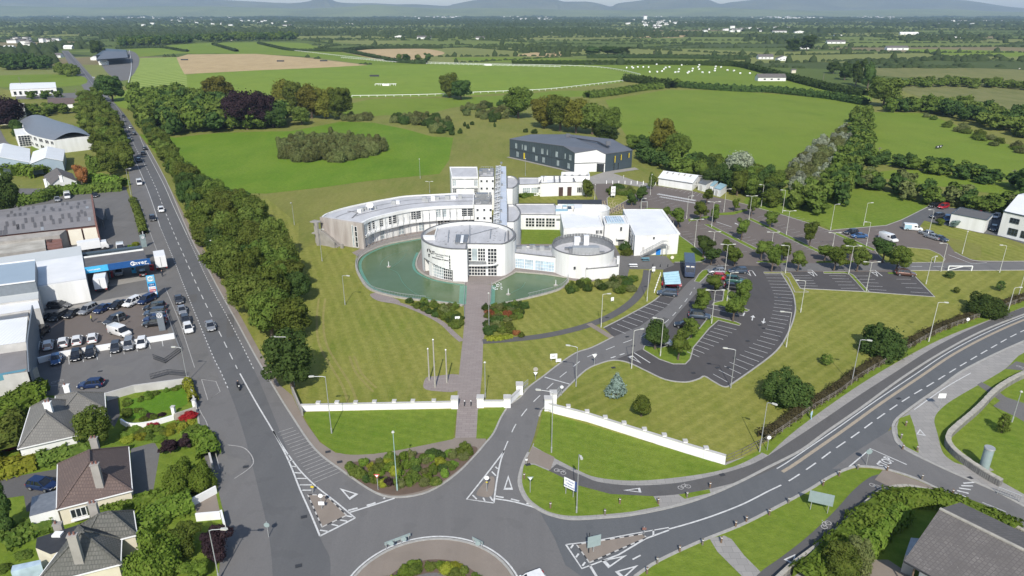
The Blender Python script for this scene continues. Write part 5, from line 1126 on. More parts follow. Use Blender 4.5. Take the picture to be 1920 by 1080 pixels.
for k in range(4):a,c=bs[0].lerp(bs[3],k/4+.02),bs[1].lerp(bs[2],k/4+.02);a2,c2=bs[0].lerp(bs[3],k/4+.2),bs[1].lerp(bs[2],k/4+.2);b=MB();b.prism([a,c,c2,a2],2.9,3.0+.05*k);b.build('roof_board','brick_red',t)
b=MB();b.prism([bs[3].lerp(bs[2],.05).lerp(bs[0],.05),bs[3].lerp(bs[2],.6).lerp(bs[0],.05),bs[3].lerp(bs[2],.6).lerp(bs[0],.5),bs[3].lerp(bs[2],.05).lerp(bs[0],.45)],2.91,3.25);b.build('roof_hatch','dark_brown',t)
gt=thing('garage_hall','white garage hall with a raised blue grey roof, beside the filling station','garage')
b=MB();ga=[G(-120,566,5.2),G(162,524,5.2),G(151,461,5.2),G(-120,500,5.2)];b.prism(ga,0,5.2);b.build('wall','render_white',gt)
rx=[ga[3],ga[2],ga[2].lerp(ga[1],.30),ga[3].lerp(ga[0],.30)]
b=MB();b.face([(*p,5.23)for p in[rx[3],rx[2],rx[1],rx[0]]]);b.build('roof','corrugated_pale',gt)
rx2=[ga[0].lerp(ga[3],.02),ga[1].lerp(ga[2],.02),ga[1].lerp(ga[2],.695),ga[0].lerp(ga[3],.695)]
b=MB();b.face([(*p,5.26)for p in rx2]);b.build('roof','roof_white',gt)
bq=[G(-130,552,7.8),G(66,527,7.8),G(66,488,7.8),G(-130,512,7.8)];b=MB();b.prism(bq,5.0,7.8);b.build('raised_wall','blue_steel',gt);b=MB();b.face([(*p,7.83)for p in bq]);b.build('raised_roof','blue_roof',gt);b=MB();b.bar((*bq[3],7.9),(*bq[2],7.9),.5,.25);b.bar((*bq[0],7.9),(*bq[1],7.9),.4,.2);b.build('roof_flashing','roof_white',gt)
sf=[G(77,571),G(167,557)];nn_=perp((sf[1]-sf[0]).normalized())*1.5;sf+=[sf[1]+nn_,sf[0]+nn_];b=MB();b.prism(sf,0,2.7);b.build('shop_front','render_white',gt);b=MB();b.face([(*sf[0],2.9),(*sf[1],2.9),(*sf[2],3.9),(*sf[3],3.9)]);b.build('shop_roof','fibre_roof',gt)
for u0,u1 in((.26,.36),(.39,.49)):window(gt,sf[0].lerp(sf[1],u0),sf[0].lerp(sf[1],u1),.7,2.1,1,1)
window(gt,sf[0].lerp(sf[1],.05),sf[0].lerp(sf[1],.2),.5,2.0,2,1)
t=thing('crate_stack','red crates stacked along the shop wall of the white garage','crates');
for k in range(7):p=G(137+4.2*k,561.5-.8*k);b=MB();b.box((p.x,p.y,.55),(.55,.8,1.1),.15);b.build('crate','signal_red' if k>1 else 'brick_red',t)
lt_=thing('left_hall','pale ribbed roofed hall with a tall grey side wall shading the car sales yard','hall')
for nm,q,h,m in[('roof',[(-90,581),(72,560),(72,542),(-90,560)],5.4,'corrugated_pale'),('roof',[(-90,604),(75,578),(70,561),(-90,580)],5.0,'roof_white'),('roof',[(-90,618),(53,592),(52,584),(-90,606)],4.6,'metal_grey'),
     ('roof',[(-90,660),(48,641),(52,594),(-90,613)],5.8,'corrugated_white'),('roof',[(-90,717),(51,697),(48,641),(-90,661)],4.2,'fibre_roof')]:
 Q=[G(x,y,h)for x,y in q];b=MB();b.prism(Q,0,h);b.build('wall','render_grey',lt_);b=MB();b.face([(*p,h+.03)for p in Q]);b.build(nm,m,lt_)
sw=[G(59,572,6.6),G(49,640,6.6),G(52,697,5.2)];base=[V2(p.x,p.y)for p in sw]
b=MB();zt_=[6.6,6.6,5.2]
for i in range(2):
 a,c=base[i],base[i+1];o_=V2(.25,0)
 b.face([(*(c+o_),0),(*(a+o_),0),(*(a+o_),zt_[i]),(*(c+o_),zt_[i+1])]);b.face([(*(a+o_),zt_[i]),(*a,zt_[i]),(*c,zt_[i+1]),(*(c+o_),zt_[i+1])]);b.face([(*a,0),(*c,0),(*c,zt_[i+1]),(*a,zt_[i])])
b.face([(*base[0],0),(*(base[0]+V2(.25,0)),0),(*(base[0]+V2(.25,0)),6.6),(*base[0],6.6)][::-1]);b.build('side_wall','blue_steel',lt_)
hw=[G(-90,775),G(60,738),G(60,720),G(-90,750)];b=MB();fw0,fw1=G(-90,765),G(58,736);b.prism([fw0,fw1,fw1+V2(0,3),fw0+V2(0,3)],0,3.3);b.build('front_wall','stone_pale',lt_)
b=MB();n1=V2((fw1-fw0).normalized().y,-(fw1-fw0).normalized().x);b.prism([fw0+n1*.25,fw1+n1*.25,fw1+V2(0,.6),fw0+V2(0,.6)],3.3,4.25,bottom=True);b.build('sign_band','teal_blue',lt_)
for x in(5,37):window(lt_,wallpt([fw0,fw1],x-5,2.5),wallpt([fw0,fw1],x+5,2),1.1,2.6,1,2,frame='render_grey',glass='glass_pale')
ct=thing('filling_station_canopy','filling station canopy with blue inver fascia and dark felt roof by the street','canopy')
hC=4.9;c0,c1,c2,c3=G(158.5,505,hC),G(277,488,hC),G(269,469,hC),G(157.5,484,hC)
b=MB();b.prism([c0,c1,c2,c3],hC-.7,hC,bottom=True);b.build('deck','fibre_roof',ct);b=MB();b.face([(*p,hC+.02)for p in(c0,c1,c2,c3)]);b.build('felt_roof','fibre_panel',ct)
b=MB();b.bar((*c3,hC+.1),(*c2,hC+.1),.35,.5);b.build('rear_parapet','render_white',ct)
cx=c0.lerp(c1,.36);ce=c1+(c1-c0).normalized()*.5
n2=V2((c1-c0).normalized().y,-(c1-c0).normalized().x)
b=MB();b.prism([c0+n2*.35,cx+n2*.35,cx,c0],hC-.95,hC+.45,bottom=True);b.build('fascia','sky_blue',ct);b=MB();b.prism([cx+n2*.35,ce+n2*.35,ce,cx],hC-.95,hC+.5,bottom=True);b.build('fascia','deep_blue',ct)
stand_text('inver',1.35,'white_paint',c0.lerp(c1,.865),(c1-c0).normalized(),hC-.18,ct,out=.38,spacing=1.1);stand_text('energy',.35,'white_paint',c0.lerp(c1,.975),(c1-c0).normalized(),hC-.65,ct,out=.38)
stand_text('Local people',.5,'white_paint',c0.lerp(c1,.14),(c1-c0).normalized(),hC-.25,ct,out=.38)
def ringmark(parent,p,d,z,r_,mat,out,th=.12):
 n=V2(d.y,-d.x);b=MB();pts=[]
 for k in range(19):a=R(30+300*k/18);q=p+d*(r_*math.cos(a))+n*out;pts.append((q.x,q.y,z+r_*math.sin(a)))
 b.tube(pts,[th]*len(pts),5);return b.build('swirl_emblem',mat,parent)
ringmark(ct,c0.lerp(c1,.755),(c1-c0).normalized(),hC-.18,.42,'sign_white',.38)
for p in(G(207,521),G(250,507),G(163,512),G(268,500)):b=MB();b.bar((*p,0),(*p,hC-.6),.25);b.build('post','teal_blue',ct)
b=MB();b.prism([G(160,556),G(165,558),G(159,514),G(155,514)],0,4.0);b.build('side_screen','teal_blue',ct)
b=MB();b.prism([G(160,505),G(272,490),G(270,487),G(160,501)],0,3.9);b.build('shop_wall','dark_cladding',ct)
for k,(px,py,m)in enumerate([(209,520,'signal_red'),(252,512,'sky_blue'),(286,507,'signal_red')]):
 t=thing('fuel_pump',['red fuel pump under the middle of the blue canopy','round-topped blue fuel pump near the canopy end','red fuel pump outside the canopy beside the white lorry'][k],'fuel pump',(*G(px,py),0));b=MB();b.box((0,0,.8),(.9,.5,1.6));b.build('cabinet',m,t);b=MB();b.box((0,-.27,1.2),(.6,.04,.4));b.build('display','charcoal',t);b=MB();b.tube([(.48,-.1,1.3),(.62,-.2,.8),(.5,-.15,.4)],[.03]*3,5);b.build('hose','charcoal',t)
def totem(label,c0_,c1_,h,m,bands=(),emblem=None):
 a,c=G(*c0_),G(*c1_);d=(c-a).normalized();n=V2(d.y,-d.x);t=thing('totem_sign',label,'totem');b=MB();b.prism([a,c,c-n*.35,a-n*.35],.1,h,bottom=True);b.build('panel',m,t)
 for z0,z1,mm in bands:wbox(t,a.lerp(c,.08),a.lerp(c,.92),z0,z1,mm,out=.01,name='band',depth=.02)
 return t,a,c,d
t,a,c,d=totem('tall blue filling station totem with a white swirl on its top panel',(282,560),(297,558),5.4,'sky_blue',[(4.0,5.3,'poly_blue'),(2.9,3.6,'deep_blue'),(2.2,2.8,'sign_white'),(1.6,2.15,'signal_red'),(.95,1.5,'sign_white'),(.3,.85,'deep_blue')])
ringmark(t,a.lerp(c,.5),d,4.65,.48,'sign_white',.08,.1);stand_text('129.9',.42,'white_paint',a.lerp(c,.5),d,3.25,t,out=.06);stand_text('Off Licence',.26,'signal_red',a.lerp(c,.5),d,2.5,t,out=.06);stand_text('Car Wash',.3,'white_paint',a.lerp(c,.5),d,1.87,t,out=.06)
def carmark(t,a,c,d,z,r_):
 n=V2(d.y,-d.x);p=a.lerp(c,.5)+n*.06;b=MB();pts=[(*(p+d*r_*math.cos(k*math.pi/9)),z+r_*math.sin(k*math.pi/9))for k in range(19)];b.tube(pts,[.05]*19,5)
 for s in(((-.5,.55),(0,.05)),((0,.05),(.5,.55)),((-.8,.2),(-.4,-.75)),((-.4,-.75),(0,-.1)),((0,-.1),(.4,-.75)),((.4,-.75),(.8,.2))):
  q0,q1=p+d*s[0][0]*r_,p+d*s[1][0]*r_;b.bar((*q0,z+s[0][1]*r_),(*q1,z+s[1][1]*r_),.08)
 b.build('round_emblem','sign_white',t)
t,a,c,d=totem('grey dealer totem with a round emblem beside the filling station yard entrance',(267,465),(276,463),3.6,'sign_back');carmark(t,a,c,d,2.9,.35)
t,a,c,d=totem('grey dealer totem with a round emblem standing among the dark parked cars',(299,622),(311,620),4.3,'blue_steel');carmark(t,a,c,d,3.5,.5)
def wall_run(name,label,pts,h,mat,wd=.25,cat='wall',spl=False,cap=None):
 L=cr(GL(pts),n=4)if spl else GL(pts);b=MB();ribbon(None,L,wd,0,None,h=h,b=b);t=thing(name,label,cat);b.build('wall_run',mat,t)
 if cap:b=MB();ribbon(None,L,wd+.1,h+.003,None,b=b);b.build('coping',cap,t)
 return t
def base_of(p,h):q=G(p[0],p[1],h);return PX(q.x,q.y,0)
def top_run(name,label,pts,h,mat,**k):return wall_run(name,label,[base_of(p,h)for p in pts],h,mat,**k)
top_run('yard_wall','low white wall between the upper and lower rows of dealer cars',[(70,671),(118,659),(326,625)],1.1,'white_paint',wd=.55)
top_run('yard_wall','grey rendered wall above the bright green garden lawn',[(197,737),(250,722),(349,709)],1.5,'render_grey')
top_run('garden_wall','low white curved garden wall round the flower border below the green lawn',[(226,785),(240,793),(262,793),(290,788),(325,778)],.9,'white_paint',wd=.25,spl=True)
top_run('garden_wall','street wall with yellow hedge beside the bright green lawn',[(352,706),(366,756)],1.2,'render_grey');top_run('garden_wall','short grey wall with white piers by the bright lawn gateway',[(326,776),(366,763)],1.2,'stone_pale')
top_run('garden_wall','white street wall beside the dark copper shrub',[(386,824),(397,868)],1.2,'render_grey');top_run('garden_wall','white entrance wall of the gravel bay, upper side',[(356,936),(372,928),(404,911)],1.2,'white_paint');top_run('garden_wall','white entrance wall of the gravel bay, lower side',[(366,963),(412,959)],1.2,'white_paint');top_run('garden_wall','short white wall below the bay of gravel, next to the street',[(414,956),(420,980)],1.3,'white_paint')
top_run('garden_wall','low white wall at the foot of the grey paved drive',[(250,944),(294,933)],.4,'white_paint')
top_run('street_wall','grey roadside wall with planting in front of the warehouse yard',[(250,372),(262,408),(268,440)],1.0,'render_grey')
for k,(px,py)in enumerate(((327,778),(366,765))):t=thing('gate_pier',['white gate pier nearer the bright lawn','white gate pier nearer the street'][k],'pier',(*G(px,py),0));b=MB();b.box((0,0,.75),(.5,.5,1.5));b.build('shaft','white_paint',t);b=MB();b.box((0,0,1.56),(.62,.62,.12));b.build('cap','render_grey',t)
def gate(label,pts,h=1.1,mat='charcoal',name='metal_gate',step=.22,cat='gate',rails=(0.1,.55,1.0)):
 L=GL(pts);t=thing(name,label,cat);b=MB();f=MB()
 for i in range(len(L)-1):
  a,c=L[i],L[i+1];n=max(2,int((c-a).length/step))
  for k in range(n+1):p=a.lerp(c,k/n);b.bar((*p,.08),(*p,h),.035)
  for z in rails:f.bar((*a,.08+(h-.08)*z),(*c,.08+(h-.08)*z),.06)
 f.build('rails',mat,t);b.build('bars',mat,t)['kind']='stuff';return t
gate('open black metal gate folded back across the lower dealer yard',[(288,674),(310,682),(340,660)]);gate('open black metal gate beside the grey garden wall',[(283,712),(316,703),(350,706)])
gate('grey railing along the street edge of the dealer yard',[(306,572),(338,660)],mat='metal_grey',name='yard_railing',cat='railing',step=.5)
t=hip('bungalow','bungalow with pale grey tiled hipped roofs behind the bright green lawn',[G(33,842,2.7),G(143,817,2.7),G(146,752,2.7),G(57,763,2.7)],2.7,5.6,'tiles_grey','render_white')
hip('x','',[G(100,792,2.75),G(198,766,2.75),G(196,736,2.75),G(104,742,2.75)],2.75,4.9,'tiles_grey','render_white',parent=t);chimney(t,G(92,768,5.4),4.2,6.6,'white_paint');chimney(t,G(128,738,3.5),0,5.0,'white_paint',s=.8,pots=1)
h1w=[G(33,858),G(143,835)];wbox(t,h1w[0].lerp(h1w[1],.35),h1w[0].lerp(h1w[1],.98),.1,2.5,'blue_roof',out=.1,name='blue_panel_wall',depth=.1);window(t,h1w[0].lerp(h1w[1],.7),h1w[0].lerp(h1w[1],.9),1.4,2.2,4,1,out=.32)
t=hip('bungalow','bungalow with a brown tiled hipped roof and two tall chimneys, lower left',[G(106,956,2.7),G(248,920,2.7),G(241,837,2.7),G(108,870,2.7)],2.7,5.9,'tiles_brown','render_cream',ins=4.0)
chimney(t,G(183,893,5.2),3.5,7.0);chimney(t,G(180,842,4.5),3.5,6.2)
h2w=[G(106,956,2.7),G(248,920,2.7)];window(t,h2w[0].lerp(h2w[1],.16),h2w[0].lerp(h2w[1],.36),.9,2.2,3,1);wbox(t,h2w[0].lerp(h2w[1],.14),h2w[0].lerp(h2w[1],.38),.55,.75,'white_paint',name='window_sill',depth=.3,out=.0)
b=MB();ax=[G(55,969,2.4),G(107,955,2.4),G(112,918,2.4),G(60,932,2.4)];b.prism(ax,0,2.4);b.build('annex_wall','render_white',t);b=MB();b.face([(*p,2.45)for p in ax]);b.build('annex_roof','metal_grey',t)
t=hip('bungalow','bungalow with a mossy dark tiled roof and flat black roofed rear, bottom left corner',[G(60,1100,2.7),G(226,1058,2.7),G(228,1010,2.7),G(146,985,2.7)],2.7,5.8,'tiles_mossy','render_cream')
hip('x','',[G(150,1030,2.8),G(257,1003,2.8),G(250,957,2.8),G(148,986,2.8)],2.8,5.2,'tiles_mossy','render_cream',parent=t);chimney(t,G(144,1034,5.0),3,7.2,'raw_concrete');chimney(t,G(179,966,4.5),2.5,6.2,'raw_concrete');chimney(t,G(110,990,2.8),0,3.4,'raw_concrete',pots=1)
b=MB();fx=[G(67,1028,2.7),G(95,1040,2.7),G(136,1027,2.7),G(146,985,2.7),G(69,1009,2.7)];b.prism(fx,0,2.7);b.build('rear_wall','render_cream',t);b=MB();b.face([(*p,2.75)for p in[fx[0],fx[1],fx[2],fx[3],fx[4]]]);b.build('flat_roof','charcoal',t)
b=MB();b.prism([G(21,1075,2),G(78,1060,2),G(77,1052,2),G(24,1063,2)],0,2.2);b.build('glass_porch','glass_blue',t);rbox(t,G(109,1004,2.7),(1.0,.8,.25),2.76,'white_paint',name='rooflight')
t,q,m1,m2=shed('cottage','white gabled cottage with dark roof half hidden by hedges left of the street','cottage',[G(100,359),G(146,352),G(138,338),G(86,343)],2.6,5.2,roof='tiles_slate',along=1);chimney(t,G(115,336,5),4,6.2,'white_paint',pots=1);chimney(t,G(86,344,4),0,5.5,'white_paint',s=.8,pots=1)
for lab,q_,rdg in[('pale blue walled gabled unit with white ribbed roof, nearest the left edge',[G(-45,330),G(60,325),G(60,298),G(-30,300)],7.0),('pale blue walled gabled unit with white ribbed roof, nearer the street trees',[G(62,328),G(122,322),G(125,300),G(68,304)],6.2)]:
 shed('gabled_unit',lab,'unit',q_,4.4,rdg,wall='blue_roof',roof='corrugated_white',along=1)
rt=thing('curved_roof_office','office with a curved silver roof and glazed white wing on the far left','office')
b=MB();A0,A1=G(60,262),G(140,290);dd=(A1-A0).normalized();nn=perp(dd);NS=12
cl_=cr(GL([(72,246),(92,258),(115,272),(142,284)]),n=4)
for i in range(len(cl_)-1):
 for k in range(NS):
  def P3(i,k):t_=k/NS;tt_=(cl_[min(i+1,len(cl_)-1)]-cl_[max(i-1,0)]).normalized();wv=9.0-2.0*math.cos(i/len(cl_)*6);p=cl_[i]+perp(tt_)*(t_-.5)*2*wv;return(p.x,p.y,6.0+2.6*math.sin(math.pi*t_))
  b.face([P3(i,k),P3(i+1,k),P3(i+1,k+1),P3(i,k+1)][::1])
b.build('curved_roof','metal_grey',rt,smooth=True)
b=MB();Lw=[P3(i,0)for i in range(len(cl_))];Rw=[P3(i,NS)for i in range(len(cl_))];poly_=[V2(p[0],p[1])for p in Lw]+[V2(p[0],p[1])for p in Rw[::-1]];b.prism(poly_,0,6.0);b.build('wall','render_white',rt)
for k in range(7):i=min(len(Lw)-2,1+k*2%(len(Lw)-1));
for z0 in(1.2,4.0):
 for k in range(9):a=V2(*Lw[0][:2]).lerp(V2(*Lw[-1][:2]),k/9+.01);
for i in range(0,len(Rw)-1):
 for z0 in(1.0,3.9):a,c=V2(*Rw[i][:2]),V2(*Rw[i+1][:2]);
for i in range(len(Lw)-1):
 for z0 in(1.0,3.9):a,c=V2(*Lw[i][:2]),V2(*Lw[i+1][:2]);window(rt,a.lerp(c,.2),a.lerp(c,.8),z0,z0+1.5,2,1)
gw=[G(36,276,0),G(62,274,0),G(60,246,3),G(26,246,3)];b=MB();b.prism(gw,0,5.6);b.build('glass_wing','render_white',rt);window(rt,gw[0].lerp(gw[1],.1),gw[0].lerp(gw[1],.95),.3,5.2,4,5,glass='glass_dark')
t=thing('cream_office','flat cream roofed office block at the left edge behind the curved silver roof','office');co=[G(-60,238),G(52,232),G(50,214),G(-60,216)];b=MB();b.prism(co,0,6.2);b.build('wall','render_cream',t);window(t,co[0].lerp(co[1],.5),co[0].lerp(co[1],.64),.3,5,3,3);b=MB();c_=sum(co,V2(0,0))/4;b.prism([p+(p-c_).normalized()*.3 for p in co],6.203,6.7,bottom=True);b.build('roof','stone_pale',t)
t,q,m1,m2=shed('long_factory','long white unit with ribbed roof beyond the field on the far left','unit',[G(22,181),G(108,177),G(106,166),G(24,168)],5.0,6.6,roof='corrugated_white')
for k in range(8):window(t,q[0].lerp(q[1],.06+.115*k),q[0].lerp(q[1],.12+.115*k),1,3.6,1,1)
shed('farmhouse','low white bungalow with brown roof beyond the trees on the far left','bungalow',[G(92,203),G(142,202),G(140,194),G(94,195)],2.5,5.0,roof='tiles_brown')
t=thing('grandstand','dark roofed racecourse grandstand beside its pale car park at the far end of the street','grandstand');b=MB();b.prism([G(182,114),G(236,110),G(240,103),G(200,100)],0,7);b.build('wall','dark_cladding',t);b=MB();b.prism([G(180,112,7.1),G(240,108,7.1),G(238,101,7.1),G(196,100,7.1)],7.003,7.5,zt=[7.4,7.4,10,10]);b.build('roof','dark_roof',t);b=MB();b.prism([G(198,112),G(234,109.5),G(233,108),G(199,110)],0,3);b.build('terrace','dark_brown',t)
far_houses=[(176,113,12,'white hut beside the racecourse grandstand'),(193,122,14,'white hut with flat top below the racecourse grandstand'),(127,92,16,'white shed at the far bend of the street'),(55,90,20,'pale shed row far left beyond the trees'),(15,93,18,'white shed far left at the photo edge'),(105,108,18,'white house left of the street in far trees'),
   (290,53,22,'white farmhouse pair on the distant left rise'),(278,55,14,'small white farmhouse beside the distant pair'),(312,70,18,'white house among the dark trees left of the stubble'),(352,72,14,'white house at the tree belt end above the stubble'),(434,76,20,'yellowish farmhouse above the striped and stubble fields'),
   (538,49,16,'lone white house far off above the right end of the stubble'),(749,71,18,'white two gabled house beyond the second stubble field'),(795,73,26,'long pinkish farm row right of the two gabled house'),(900,74,16,'grey barn pair at the field edge, centre distance'),(655,46,20,'white distant house row above the centre left woods'),
   (1447,152,52,'white bungalow with grey roof at the corner of the bale field'),(1436,111,28,'long white farm range right of the far hedge'),(1470,114,24,'white gabled farmhouse at the end of the long farm range'),(1507,92,20,'white twin gabled house in front of dark trees on the right'),(1568,82,34,'long white farmhouse right of the dark tree clump'),
   (1572,68,14,'small white gabled house behind the long farmhouse'),(1705,65,34,'long white shed with a red end on the right horizon farmland'),(1683,94,40,'grey farm sheds below the long white shed'),(1788,74,30,'pale farm buildings far right below the woods'),(1210,37,6,'tall white church tower in the distant trees, centre right'),(1232,53,16,'white house in the far village right of centre'),(1035,64,8,'tiny white house in the dark woods, centre distance'),(1488,137,8,'tiny cottage gable by the yellow bush on the right'),(1462,61,26,'white village terrace on the right, far off'),(1500,62,20,'white village house nearest the distant dark tree clump')]
for k,(px,py,wpx_,lab)in enumerate(far_houses):
 c=G(px,py);sc_=(c.y*CP+H*SP)/FPX;wd=wpx_*sc_;dp=min(9,wd*.6)if 'tower' not in lab else wd;hgt=3.2 if k<6 or wd<26 else 3.8
 if 'tower' in lab:hgt=26
 q_=[c+V2(-wd/2,0),c+V2(wd/2,0),c+V2(wd/2,dp),c+V2(-wd/2,dp)]
 t,q,m1,m2=shed('distant_house' if 'tower' not in lab else 'church_tower',lab,'house' if 'tower' not in lab else 'tower',q_,hgt,hgt+dp*.32,wall='render_cream' if 'yellow' in lab else 'render_white',roof='roof_white' if k in(0,1,2,3,4,22)else 'tiles_slate',over=.3,along=(k%3==0))
 if wpx_>=18:
  for u in(.2,.45,.7):window(t,q_[0].lerp(q_[1],u),q_[0].lerp(q_[1],u+.08),1.0,2.3,1,1)
rs=random.Random(11);b=MB()
for(cx_,cy_,sx,sy,n)in[(820,31,110,2.5,110),(1010,36,40,3,40),(1240,44,50,5,45),(1480,33,60,3,60),(1650,33,60,3,60),(600,29,60,2,35),(1250,30,90,2,40),(250,33,160,5,50),(1400,57,60,4,22),(60,80,50,9,14),(1800,44,80,5,30),(400,40,150,8,40)]:
 for i in range(n):
  px,py=cx_+rs.gauss(0,sx*.5),max(25.5,cy_+rs.gauss(0,sy*.5));c=G(px,py);wd=rs.uniform(8,20);h_=rs.uniform(4,9)
  b.box((c.x,c.y,h_/2),(wd,8,h_),rs.uniform(-.4,.4),0);b.prism([c+V2(-wd/2,-4.5),c+V2(wd/2,-4.5),c+V2(wd/2,4.5),c+V2(-wd/2,4.5)],h_,h_+1.5,1)
o=b.build('distant_village',['render_white','tiles_slate']);o['kind']='stuff'
tag(o,'specks of white village houses scattered through the distant woods','village')
t=thing('tiled_building','large building with a weathered grey tiled pitched roof in the bottom right corner','building')
R0,R1=G(1762,954,7.2),G(2090,1116,7.2);E0=G(1695,1051,4.2);E1=E0+(R1-R0);B0=R0*2-E0;B1=R1*2-E1
kk=[R0+(R1-R0)*t_ for t_ in(0,1)]
b=MB();b.face([(*E0,4.2),(*E1,4.2),(*R1,7.2),(*R0,7.2)]);b.face([(*E0,4.0),(*R0,7.0),(*R0,7.2),(*E0,4.2)]);b.face([(*E1,4.0),(*E0,4.0),(*E0,4.2),(*E1,4.2)]);b.build('roof_slope','tiles_slate',t);b=MB();b.face([(*R0,7.2),(*R1,7.2),(*B1,4.2),(*B0,4.2)]);b.build('roof_slope','tiles_slate',t)
b=MB();b.bar((*R0,7.25),(*R1,7.25),.35,.15);b.build('ridge_tiles','stone_pale',t)
d_=(R1-R0).normalized();s_=(R0-E0).normalized()
w0,w1,w2,w3=E0+s_*1.2+d_*1.4,E1+s_*1.2,B1-s_*1.2,B0-s_*1.2+d_*1.4;b=MB();b.prism([w0,w1,w2,w3],0,4.2);mm_=(w0+w3)/2;b.face([(*w3,4.2),(*w0,4.2),(*mm_,7.0)]);b.build('wall','render_white',t)
b=MB();b.bar((*E0,4.1),(*E1,4.1),.2,.2);b.build('gutter','charcoal',t);b=MB();pp=E0+d_*1.0+s_*.6;b.tube([(*pp,0),(*pp,4.1)],[.09,.09],8);b.build('verandah_post','timber',t)
ax=[G(1697,1040,2.6),G(1720,1048,2.6),G(1728,1010,2.6),G(1708,1008,2.6)];b=MB();b.prism(ax,0,2.6);b.build('porch','galvanised',t)
sheet('side_yard',GL([(1640,1050),(1665,1050),(1740,1100),(1800,1200),(1560,1300),(1560,1080)]),Z2,'tan_pave')  # tan paved yard beside the tiled building
# ================================================================ WALLS AND FENCES OF THE CAMPUS
def pier_wall(label,pts,h,piers,big=(),seg_mat='white_paint'):
 t=thing('boundary_wall',label,'wall');L=GL(pts);b=MB();ribbon(None,L,.3,0,None,h=h,b=b);b.build('wall_run',seg_mat,t);b=MB();ribbon(None,L,.4,h+.004,None,b=b,h=0);
 b2=MB()
 for i in range(len(L)-1):b2.bar((*L[i],h+.05),(*L[i+1],h+.05),.42,.09)
 b2.build('coping','render_grey',t)
 for(px,py)in piers:p=G(px,py);b=MB();b.box((p.x,p.y+.1,h/2+.12),(.6,.6,h+.24),0);b.build('pier','white_paint',t);b=MB();b.box((p.x,p.y+.1,h+.3),(.7,.7,.12));b.build('pier_cap','render_grey',t)
 for(px,py,hh)in big:p=G(px,py);b=MB();b.box((p.x,p.y,hh/2),(1.1,1.1,hh));b.build('gate_pier','white_paint',t);b=MB();b.box((p.x,p.y,hh+.1),(1.25,1.25,.22));b.build('pier_cap','render_grey',t)
 return t
pier_wall('long white boundary wall left of the brick walkway',[(565,771),(700,768),(853,765)],1.15,[(598,769),(633,768),(668,768),(703,767),(740,766),(775,765.5),(814,765)],[(853,764,1.7)])
pier_wall('short angled white wall between the brick walkway and the entrance road',[(901,763),(951,763),(975,740)],1.15,[],[(901,762,1.7),(951,762,1.7),(974,738,1.8)])
pier_wall('long white boundary wall slanting down right of the entrance road',[(1025,769),(1040,775),(1100,790),(1200,822),(1290,850),(1359,871)],1.5,[(1065,779),(1100,789),(1134,800),(1169,811),(1207,823),(1244,834),(1283,846),(1322,859)],[(1027,768,2.1),(1037,757,2.1)])
gate('grey metal entrance gate folded back beside the left white pier',[(977,739),(990,728)],1.7,'galvanised');gate('grey metal entrance gate folded back beside the right white pier',[(1040,752),(1052,738)],1.7,'galvanised')
for k,(px,py)in enumerate(((871,762),(883,762))):t=thing('bollard',['slim grey bollard at the walkway gateway, left of two','slim grey bollard at the walkway gateway, right of two'][k],'bollard',(*G(px,py),0),group='bollards in the walkway gateway');b=MB();b.tube([(0,0,0),(0,0,1.0)],[.08,.08],8);b.build('post','charcoal',t);b=MB();b.tube([(0,0,1.0),(0,0,1.12)],[.1,.06],8);b.build('cap','sign_white',t)
top_run('stone_wall','low dark wall running down to the corner of the white boundary wall beside the street tree',[(547,724),(556,745),(566,768)],1.2,'raw_concrete')
def railing(label,line,h=1.0,step=1.5,mat='galvanised',mesh_=True):
 t=thing('pond_railing',label,'railing');b=MB();f=MB();acc=0
 for i in range(len(line)-1):
  a,c=line[i],line[i+1];f.bar((*a,h+.3),(*c,h+.3),.07);f.bar((*a,.5),(*c,.5),.05);n=max(1,int((c-a).length/.35))
  for k in range(n):p=a.lerp(c,k/n);b.bar((*p,.35),(*p,h+.3),.03)
 f.build('rails',mat,t);b.build('balusters',mat,t)['kind']='stuff';return t
railing('metal railing round the outer rim of the large left pond',offset(pondL,.45)[6:]);railing('metal railing along the curved rim of the smaller right pond',cr(GL([(1065,522),(1064,531),(1052,542),(1030,550),(990,560)]),n=4));railing('low rail along the left side of the brick walkway',GL(walk_l[:3]),.5);railing('low rail along the right side of the brick walkway',GL(walk_r[:2]),.5)
gate('timber field gate and fence joining the white wall end to the roadside hedge',[(1362,868),(1390,856),(1424,838)],1.3,'hedge_timber',name='timber_fence',cat='fence',step=2.4)
hp=cr(GL([(1424,838),(1470,808),(1520,772),(1570,742),(1610,712),(1660,682),(1710,652),(1760,625),(1812,605),(1870,583),(1930,562),(2030,530)]),n=6)
t=thing('roadside_fence','weathered timber post and rail fence between the dark hedge and the curved road','fence')
for p in even(hp,60):b=MB();b.bar((*p,0),(*p,1.25),.16);b.build('post','hedge_timber',t)
for z in(.45,.85,1.15):b=MB();[b.bar((*hp[i],z),(*hp[i+1],z),.05,.12)for i in range(len(hp)-1)];b.build('rail','hedge_timber',t)
def stone_run(label,pts,h,wd):
 L=cr(GL(pts),n=6);t=thing('stone_wall',label,'wall');b=MB();ribbon(None,L,wd,0,None,h=h,b=b);b.build('wall_run','wall_stone',t);rs=random.Random(3)
 for p,q in zip(even(L,70)[:-1],even(L,70)[1:]):b=MB();m_=(p+q)/2;d=q-p;b.box((m_.x,m_.y,h+.06),(d.length*.93,wd*rs.uniform(.95,1.12),.12+rs.uniform(0,.06)),math.atan2(d.y,d.x));b.build('coping_stone','stone_pale',t)
stone_run('curved pale stone wall sweeping round the lawn at the right edge',[(1990,682),(1925,705),(1890,722),(1862,742),(1830,775),(1795,805),(1778,822),(1776,838),(1790,856),(1815,875),(1845,895),(1875,912)],1.0,.7)
